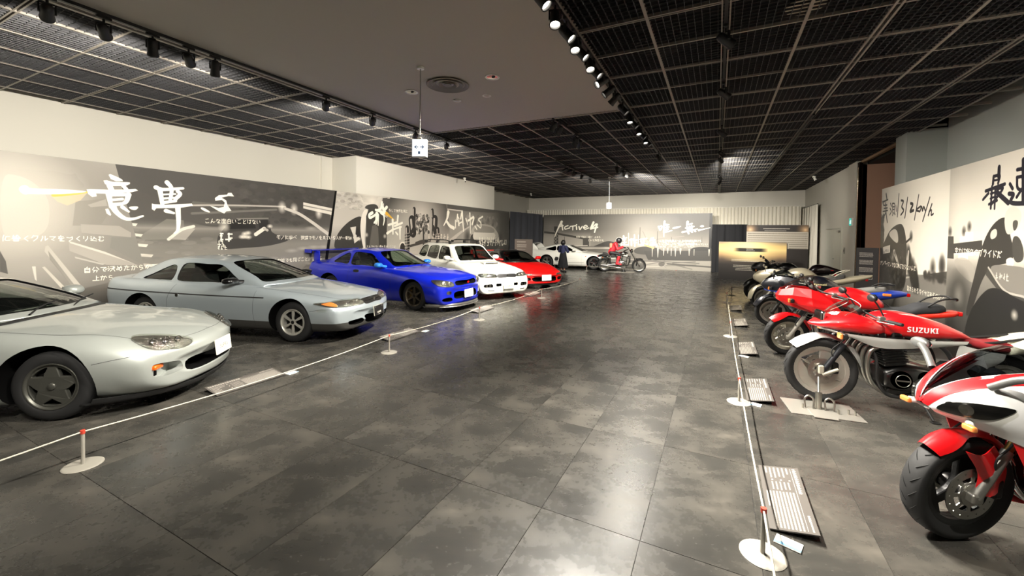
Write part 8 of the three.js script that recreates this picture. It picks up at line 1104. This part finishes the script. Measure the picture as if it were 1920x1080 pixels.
// ---- door and signs on the right ----
{
  const d = struct('door_1', [span(RX - 0.03, RX + 0.01, 0.01, 2.08, -19.6, -18.45), span(RX - 0.03, RX + 0.01, 0.01, 2.08, -18.44, -17.5)], std(0xc9c8ba, 0.5)); obj('door_frame', [span(RX - 0.045, RX, 0, 2.13, -17.49, -17.44), span(RX - 0.045, RX, 2.085, 2.13, -19.65, -17.49)], std(0xb9b8aa, 0.5), d); obj('door_handle', [rod([RX - 0.08, 1.02, -18.36], [RX - 0.08, 1.02, -18.22], 0.011, 0.011, 8), rod([RX - 0.08, 1.02, -18.36], [RX - 0.02, 1.02, -18.36], 0.011, 0.011, 8)], M.steel, d); obj('door_closer', [box(0.06, 0.06, 0.26, RX - 0.06, 2.0, -17.7)], M.steel, d);
  const w = thing('wall_switch', 'small grey switch plate on the wall right of the white door', 'switch', [RX - 0.01, 1.35, -17.15]); obj('plate', [rbox(0.015, 0.2, 0.14, 0, 0, 0, 0.004)], M.alu, w); obj('rocker', [rbox(0.012, 0.08, 0.05, -0.008, 0, 0, 0.003)], M.blackPlastic, w);
  const glow = (hex, i) => new THREE.MeshStandardMaterial({ color: 0x222222, emissive: new THREE.Color(hex), emissiveIntensity: i });
  const e = thing('exit_sign', 'small green glowing exit sign on the right wall near the dark post', 'sign', [RX - 0.1, 2.27, -16.1]); obj('sign_box', [rbox(0.05, 0.24, 0.26, 0.012, 0, 0, 0.006)], M.white, e);
  const tx = canvasTex(128, 128, (c) => { c.fillStyle = '#3fb6a4'; c.fillRect(0, 0, 128, 128); c.fillStyle = '#eafff6'; c.fillRect(66, 30, 40, 70); c.fillStyle = '#3fb6a4'; c.beginPath(); c.arc(60, 36, 9, 0, 7); c.fill(); c.strokeStyle = '#eafff6'; c.lineWidth = 9; c.beginPath(); c.moveTo(52, 48); c.lineTo(44, 74); c.lineTo(28, 96); c.moveTo(46, 72); c.lineTo(62, 100); c.moveTo(50, 52); c.lineTo(30, 62); c.stroke(); });
  obj('sign_face', [new THREE.PlaneGeometry(0.24, 0.22).rotateY(-Math.PI / 2).translate(-0.0135, 0, 0)], new THREE.MeshStandardMaterial({ color: 0x222222, emissive: 0xffffff, emissiveMap: tx, emissiveIntensity: 2.2 }), e);
  const arrows = canvasTex(128, 160, (c) => { c.fillStyle = '#f3f8ff'; c.fillRect(0, 0, 128, 160); c.strokeStyle = c.fillStyle = '#27364a'; c.lineWidth = 7; for (const s of [-1, 1]) { c.beginPath(); c.moveTo(64 + s * 8, 72); c.lineTo(64 + s * 40, 72); c.moveTo(64 + s * 24, 56); c.lineTo(64 + s * 42, 72); c.lineTo(64 + s * 24, 88); c.stroke(); } c.fillRect(54, 112, 20, 28); });
  const hang = (x, z, y0, y1, turnY, label, w, d2) => { const t = thing('hanging_sign', label, 'sign', [x, 0, z], turnY); obj('sign_box', [rbox(w, y1 - y0, d2, 0, (y0 + y1) / 2, 0, 0.008)], M.white, t); const f = new THREE.PlaneGeometry(w - 0.014, y1 - y0 - 0.014); obj('sign_face', [f.clone().translate(0, (y0 + y1) / 2, d2 / 2 + 0.001)], new THREE.MeshStandardMaterial({ color: 0x222222, emissive: 0xffffff, emissiveMap: arrows, emissiveIntensity: 3.2 }), t); obj('hanger', [rod([0, y1, 0], [0, 4.09, 0], 0.008, 0.008, 8)], M.steel, t); obj('ceiling_rose', [new THREE.CylinderGeometry(0.05, 0.05, 0.03, 20).translate(0, 4.085, 0), rbox(0.06, 0.03, 0.04, 0, y1 + 0.012, 0, 0.006)], M.white, t); };
  hang(-3.81, -4.62, 2.83, 3.08, 0.42, 'lit white sign with two arrows hanging from the flat ceiling panel', 0.21, 0.075);
  hang(-3.93, -16.45, 2.83, 3.06, 0.3, 'small lit white sign hanging far back under the ceiling grid', 0.2, 0.07);
  const cam = (x, y, z, label) => { const t = thing('security_camera', label, 'camera', [x, y, z]); obj('mount', [new THREE.CylinderGeometry(0.05, 0.06, 0.05, 16).translate(0, -0.025, 0)], M.white, t); obj('camera_body', [rod([0, -0.06, 0], [0.05, -0.16, 0.02], 0.035, 0.045, 14)], M.white, t); obj('lens', [ball(0.03, 0.055, -0.168, 0.022)], M.blackGloss, t); };
  cam(-9.5, 4.09, -14.4, 'white security camera over the projecting wall box'); cam(-9.5, 4.09, -21.2, 'white security camera in the far left ceiling corner'); cam(3.2, 4.09, -18.9, 'white security camera under the ceiling near the right wall');
}
// ---- the far motorcycle with its rider ----
const capsule = (p, a, b, ra, rb) => { const pa = p.clone().sub(a), ba = b.clone().sub(a), h = clamp(pa.dot(ba) / ba.lengthSq(), 0, 1); return pa.addScaledVector(ba, -h).length() - lerp(ra, rb, h); };
function fieldMesh(bones, k, c, half2, res) { // bones: [a, b, ra, rb] joined by a smooth minimum, meshed with marching cubes
  const mc = new MarchingCubes(res, M.black, false, false, 120000), p = V(0, 0, 0), B = bones.map(([a, b, ra, rb]) => [V(...a), V(...b), ra, rb]);
  mc.isolation = 0;
  for (let z = 0; z < res; z++) for (let y = 0; y < res; y++) for (let x = 0; x < res; x++) {
    p.set(c[0] + (x - res / 2) / (res / 2) * half2, c[1] + (y - res / 2) / (res / 2) * half2, c[2] + (z - res / 2) / (res / 2) * half2);
    let d = 1e3; for (const q of B) { const e = capsule(p, ...q); if (e > d + k * 2) continue; const h = clamp(0.5 + 0.5 * (d - e) / k, 0, 1); d = lerp(d, e, h) - k * h * (1 - h); }
    mc.field[z * res * res + y * res + x] = -d;
  }
  mc.update();
  const n = mc.count ?? mc.geometry.drawRange.count, pos = Float32Array.from(mc.positionArray.subarray(0, n * 3));
  for (let i = 0; i < n * 3; i++) pos[i] = c[i % 3] + pos[i] * half2;
  let g = new THREE.BufferGeometry(); g.setAttribute('position', new THREE.BufferAttribute(pos, 3)); g = mergeVertices(g, 1e-4);
  const P = g.attributes.position, I = g.index.array; let vol = 0; const a = V(0, 0, 0), b = V(0, 0, 0), d = V(0, 0, 0);
  for (let i = 0; i < I.length; i += 3) { a.fromBufferAttribute(P, I[i]).sub(V(...c)); b.fromBufferAttribute(P, I[i + 1]).sub(V(...c)); d.fromBufferAttribute(P, I[i + 2]).sub(V(...c)); vol += a.dot(b.cross(d)); }
  if (vol < 0) for (let i = 0; i < I.length; i += 3) { const s = I[i]; I[i] = I[i + 1]; I[i + 1] = s; }
  g.computeVertexNormals(); return g;
}
const skin = phy(0xc79a7e, 0.55, 0, { sheen: 0.2 });
function handBones(wrist, dir, side, curl) { // wrist point, pointing direction, thumb side, palm normal for curling
  const w = V(...wrist), d = V(...dir).normalize(), s = V(...side).normalize(), n = V(...curl).normalize(), out = [];
  const P = (a, b, c) => w.clone().addScaledVector(d, a).addScaledVector(s, b).addScaledVector(n, c).toArray();
  for (const q of [-0.026, -0.009, 0.009, 0.026]) out.push([P(0.0, q * 0.7, 0), P(0.075, q, 0), 0.016, 0.013]);
  [[0.03, 0.066], [0.01, 0.076], [-0.01, 0.072], [-0.028, 0.056]].forEach(([q, l]) => { out.push([P(0.075, q, 0), P(0.075 + l * 0.5, q * 1.05, l * 0.25), 0.0095, 0.009]); out.push([P(0.075 + l * 0.5, q * 1.05, l * 0.25), P(0.075 + l * 0.68, q * 1.02, l * 0.72), 0.009, 0.0075]); });
  out.push([P(0.025, 0.026, 0.004), P(0.055, 0.05, 0.018), 0.0125, 0.0105]); out.push([P(0.055, 0.05, 0.018), P(0.085, 0.052, 0.032), 0.0105, 0.0085]);
  return out;
}
const vpos = [-3.35, -20.25], vturn = 12;
bike({
  label: 'chrome muscle motorcycle raised on a display plate, ridden by a red jacketed figure', pos: vpos, turn: vturn, steer: 0, R: 0.33, wb: 1.6, fork: [-0.5, 1.16],
  front: { r: 0.33, w: 0.12, R: 0.25, n: 5, ri: 0.055, w0: 0.06, w1: 0.05, mat: M.steel, disc: 0.15 }, rear: { r: 0.33, w: 0.16, R: 0.22, n: 5, w0: 0.06, w1: 0.05, mat: M.steel, disc: 0.13, discs: [1] },
  slider: M.chrome, tube: M.chrome, armMat: M.steel, fender: (f) => f(0, 0.33, 0.36, 60, 130, 0.07, 0.04, 0), fenderMat: M.blackGloss, engine: { x: -0.78, y: 0.42, black: false, fins: true, headers: M.chrome, W: 0.23 }, bar: [-0.5, 1.2, 0.36, 0.2, -0.02], barMat: M.chrome,
  tank: [[-0.55, 0.98, 0.74, 0.1], [-0.68, 1.0, 0.72, 0.17, 2.6], [-0.9, 0.96, 0.72, 0.19, 2.6], [-1.06, 0.86, 0.72, 0.14]], tankMat: M.chrome, seat: [[-1.04, 0.84, 0.72, 0.12], [-1.2, 0.79, 0.68, 0.17, 3], [-1.4, 0.82, 0.7, 0.17, 3], [-1.52, 0.92, 0.76, 0.15, 3], [-1.7, 0.93, 0.8, 0.12, 3]], tail: [[-1.5, 0.8, 0.7, 0.13], [-1.75, 0.84, 0.72, 0.12], [-1.92, 0.78, 0.68, 0.09]], tailMat: M.blackGloss, muffler: { a: [-1.05, 0.24, 0.19], b: [-1.78, 0.34, 0.24], r: 0.055, both: true }, tailLamp: [-1.94, 0.74, 0.05], winker: [-1.7, 0.68, 0.2],
  more(t, st) {
    obj('headlamp', [st(new THREE.SphereGeometry(0.1, 24, 16).scale(0.75, 1, 1).translate(-0.34, 1.03, 0))], M.chrome, t); obj('headlamp_lens', [st(new THREE.SphereGeometry(0.088, 24, 16).scale(0.35, 1, 1).translate(-0.285, 1.03, 0))], M.clearLens, t);
    obj('radiator', [rbox(0.06, 0.34, 0.32, -0.42, 0.62, 0, 0.015)], M.blackPlastic, t); for (const s of [1, -1]) { obj('air_scoop', [loftX([[-0.6, 0.94, 0.8, 0.03, 3, s * 0.19], [-0.75, 0.95, 0.78, 0.05, 3, s * 0.2], [-0.92, 0.88, 0.78, 0.02, 3, s * 0.19]], 3)], M.chrome, t); obj('side_cover', [rbox(0.26, 0.22, 0.03, -1.18, 0.56, s * 0.18, 0.02)], M.steel, t); obj('fender_strut', [rod([-1.3, 0.8, s * 0.16], [-1.62, 0.45, s * 0.17], 0.022, 0.022, 12)], M.chrome, t); }
    obj('chrome_cylinder', [-1, 1].flatMap((s) => [0.1, -0.1].map((z) => rod([-0.78 + s * 0.06, 0.55, z], [-0.78 + s * 0.26, 0.82, z], 0.08, 0.09, 16))), M.steel, t);
  },
});
{
  const c = Math.cos(vturn * Math.PI / 180), s = Math.sin(vturn * Math.PI / 180), W = (x, z) => [vpos[0] + c * x + s * z, vpos[1] - s * x + c * z];
  const [px, pz] = W(-0.85, 0.1), t = thing('display_stand', 'low pale display plate with a dark cone support under the far motorcycle', 'stand', [px, 0, pz], vturn * Math.PI / 180);
  obj('floor_plate', [rbox(1.3, 0.012, 0.6, 0, 0.007, 0.1, 0.003)], M.plateAlu, t); obj('cone', [turn([[0.0, 0.2], [0.03, 0.2], [0.04, 0.12], [0.1, 0.02], [0.11, 0]], 20).rotateX(-Math.PI / 2).translate(0.15, 0.012, 0.0)], M.blackPlastic, t);
  // rider, in the motorcycle's frame
  const r = thing('person', 'rider figure in red jacket, dark helmet and red boots leaning over the far motorcycle', 'person', [vpos[0], 0, vpos[1]], vturn * Math.PI / 180);
  const J = { hip: [-1.3, 0.94, 0], chest: [-1.14, 1.24, 0], neck: [-1.06, 1.4, 0] };
  const bones = [[J.hip, J.chest, 0.13, 0.15], [J.chest, J.neck, 0.14, 0.055], [J.neck, [-0.99, 1.47, 0], 0.05, 0.07]];
  for (const q of [1, -1]) bones.push([[-1.12, 1.34, q * 0.08], [-1.1, 1.34, q * 0.19], 0.075, 0.07], [[-1.1, 1.34, q * 0.19], [-1.0, 1.1, q * 0.27], 0.06, 0.048], [[-1.0, 1.1, q * 0.27], [-0.76, 1.2, q * 0.34], 0.045, 0.033], [[-1.3, 0.92, q * 0.09], [-0.9, 0.86, q * 0.2], 0.095, 0.065], [[-0.9, 0.86, q * 0.2], [-1.02, 0.42, q * 0.24], 0.06, 0.042], [[-1.02, 0.4, q * 0.24], [-0.84, 0.37, q * 0.26], 0.045, 0.03]);
  obj('body', [fieldMesh(bones, 0.03, [-1.0, 0.92, 0], 0.72, 88)], std(0x1a1a1c, 0.6), r);
  const grow = (list, o) => list.map(([a, b, ra, rb]) => [a, b, ra + o, rb + o]);
  obj('jacket', [fieldMesh(grow([bones[0], [J.chest, [-1.09, 1.35, 0], 0.14, 0.08], ...bones.slice(3).filter((_, i) => i % 6 < 3)], 0.014), 0.03, [-1.0, 1.14, 0], 0.5, 72)], std(0xc0202c, 0.5), r);
  obj('backpack', [rbox(0.14, 0.26, 0.26, -1.31, 1.26, 0, 0.06, 3).rotateZ(0)], std(0xd9886a, 0.6), r);
  for (const q of [1, -1]) { obj('boot', [fieldMesh([[[-0.93, 0.72, q * 0.21], [-1.02, 0.42, q * 0.24], 0.075, 0.06], [[-1.02, 0.4, q * 0.24], [-0.83, 0.37, q * 0.26], 0.058, 0.042]], 0.03, [-0.95, 0.52, q * 0.23], 0.32, 44)], std(0xb81f2a, 0.45), r); obj('glove', [fieldMesh(handBones([-0.78, 1.2, q * 0.33], [1, -0.05, q * 0.2], [0, 0, -q], [0.2, -1, 0]), 0.012, [-0.7, 1.19, q * 0.34], 0.14, 56)], std(0x141414, 0.6), r); }
  const h = grp('helmet', r); obj('helmet_shell', [ball(0.14, -0.94, 1.52, 0, 1.05, 1, 0.92, 24)], phy(0x2c2b2c, 0.3, 0.2, { clearcoat: 1 }), h); obj('visor', [new THREE.SphereGeometry(0.135, 24, 12, -0.9, 1.8, 1.2, 0.75).rotateY(Math.PI / 2 + Math.PI).scale(1.06, 1, 0.95).translate(-0.925, 1.51, 0)], M.blackGloss, h); obj('helmet_stripe', [new THREE.TorusGeometry(0.142, 0.012, 8, 40).scale(1.05, 1, 1).translate(-0.94, 1.52, 0)], std(0xb8b6b2, 0.4), h);
}
// ---- the visitor ----
{
  const p = thing('person', 'woman seen from behind in a navy blouse and long black skirt, facing the white coupe', 'person', [-6.42, 0, -18.1], -0.15);
  const bones = [[[0, 0.84, 0], [0, 1.0, 0.01], 0.12, 0.1], [[0, 1.0, 0.01], [0, 1.17, 0], 0.1, 0.11], [[-0.12, 1.2, 0], [0.12, 1.2, 0], 0.06, 0.06], [[0, 1.2, 0], [0, 1.31, -0.01], 0.05, 0.045], [[0, 1.38, -0.03], [0, 1.43, -0.01], 0.07, 0.08]];
  for (const q of [1, -1]) bones.push([[q * 0.15, 1.19, 0], [q * 0.21, 0.99, -0.04], 0.05, 0.04], [[q * 0.21, 0.99, -0.04], [q * 0.08, 1.12, -0.24], 0.038, 0.028], [[q * 0.07, 0.84, 0], [q * 0.08, 0.45, 0], 0.085, 0.055], [[q * 0.08, 0.45, 0], [q * 0.08, 0.1, 0.01], 0.052, 0.033], [[q * 0.08, 0.06, 0.02], [q * 0.085, 0.035, -0.13], 0.035, 0.028]);
  obj('body', [fieldMesh(bones, 0.025, [0, 0.76, 0], 0.8, 96)], skin, p);
  obj('face', [ball(0.012, 0, 1.395, -0.108, 0.8, 1.2, 1.2), ball(0.008, 0.03, 1.415, -0.1), ball(0.008, -0.03, 1.415, -0.1)], skin, p);
  obj('hair', [fieldMesh([[[0, 1.43, 0.0], [0, 1.4, 0.03], 0.096, 0.1], [[0.055, 1.38, 0.02], [0.06, 1.33, 0.03], 0.06, 0.045], [[-0.055, 1.38, 0.02], [-0.06, 1.33, 0.03], 0.06, 0.045], [[0, 1.38, 0.05], [0, 1.32, 0.05], 0.07, 0.05]], 0.03, [0, 1.4, 0.02], 0.2, 48)], std(0x120f0e, 0.5), p);
  obj('blouse', [fieldMesh([[[0, 0.92, 0], [0, 1.05, 0.01], 0.125, 0.115], [[0, 1.05, 0.01], [0, 1.17, 0], 0.115, 0.122], [[-0.13, 1.19, 0], [0.13, 1.19, 0], 0.075, 0.075], ...[1, -1].flatMap((q) => [[[q * 0.15, 1.19, 0], [q * 0.215, 0.99, -0.04], 0.068, 0.07], [[q * 0.215, 0.99, -0.04], [q * 0.15, 1.06, -0.14], 0.06, 0.045]])], 0.03, [0, 1.06, -0.03], 0.34, 64)], std(0x1d2242, 0.8), p);
  const sk = []; for (let i = 0; i <= 6; i++) { const u = i / 6, y = lerp(0.98, 0.24, u), r = lerp(0.125, 0.25, Math.pow(u, 0.8)); sk.push(Array.from({ length: 28 }, (_, j) => { const a = j / 28 * Math.PI * 2, k = 1 + 0.07 * u * Math.sin(a * 7 + 0.6); return V(Math.cos(a) * r * k, y, Math.sin(a) * r * k * 0.82); })); }
  obj('skirt', [meshGrid(gridSurf(sk, 3, 2, true), true)], std(0x0d0d10, 0.85, 0, { side: THREE.DoubleSide }), p);
  for (const q of [1, -1]) { obj('shoe', [fieldMesh([[[q * 0.08, 0.05, 0.03], [q * 0.085, 0.036, -0.13], 0.044, 0.034], [[q * 0.08, 0.09, 0.02], [q * 0.08, 0.05, 0.03], 0.04, 0.045]], 0.02, [q * 0.08, 0.06, -0.04], 0.16, 40)], std(0x0b0b0b, 0.5), p); obj('hand', [fieldMesh(handBones([q * 0.085, 1.115, -0.23], [-q * 0.35, 0.35, -1], [0, 1, 0.3], [-q, 0, 0.2]), 0.01, [q * 0.06, 1.14, -0.31], 0.13, 56)], skin, p); }
  const ph = thing('smartphone', 'dark phone held up by the woman in the navy blouse', 'phone', [-6.42, 0, -18.1], -0.15); obj('phone_body', [rbox(0.15, 0.075, 0.008, 0, 1.17, -0.345, 0.004)], M.blackGloss, ph); obj('phone_screen', [box(0.14, 0.066, 0.001, 0, 1.17, -0.3402)], std(0x20242a, 0.2), ph);
}
renderer.render(scene, camera);
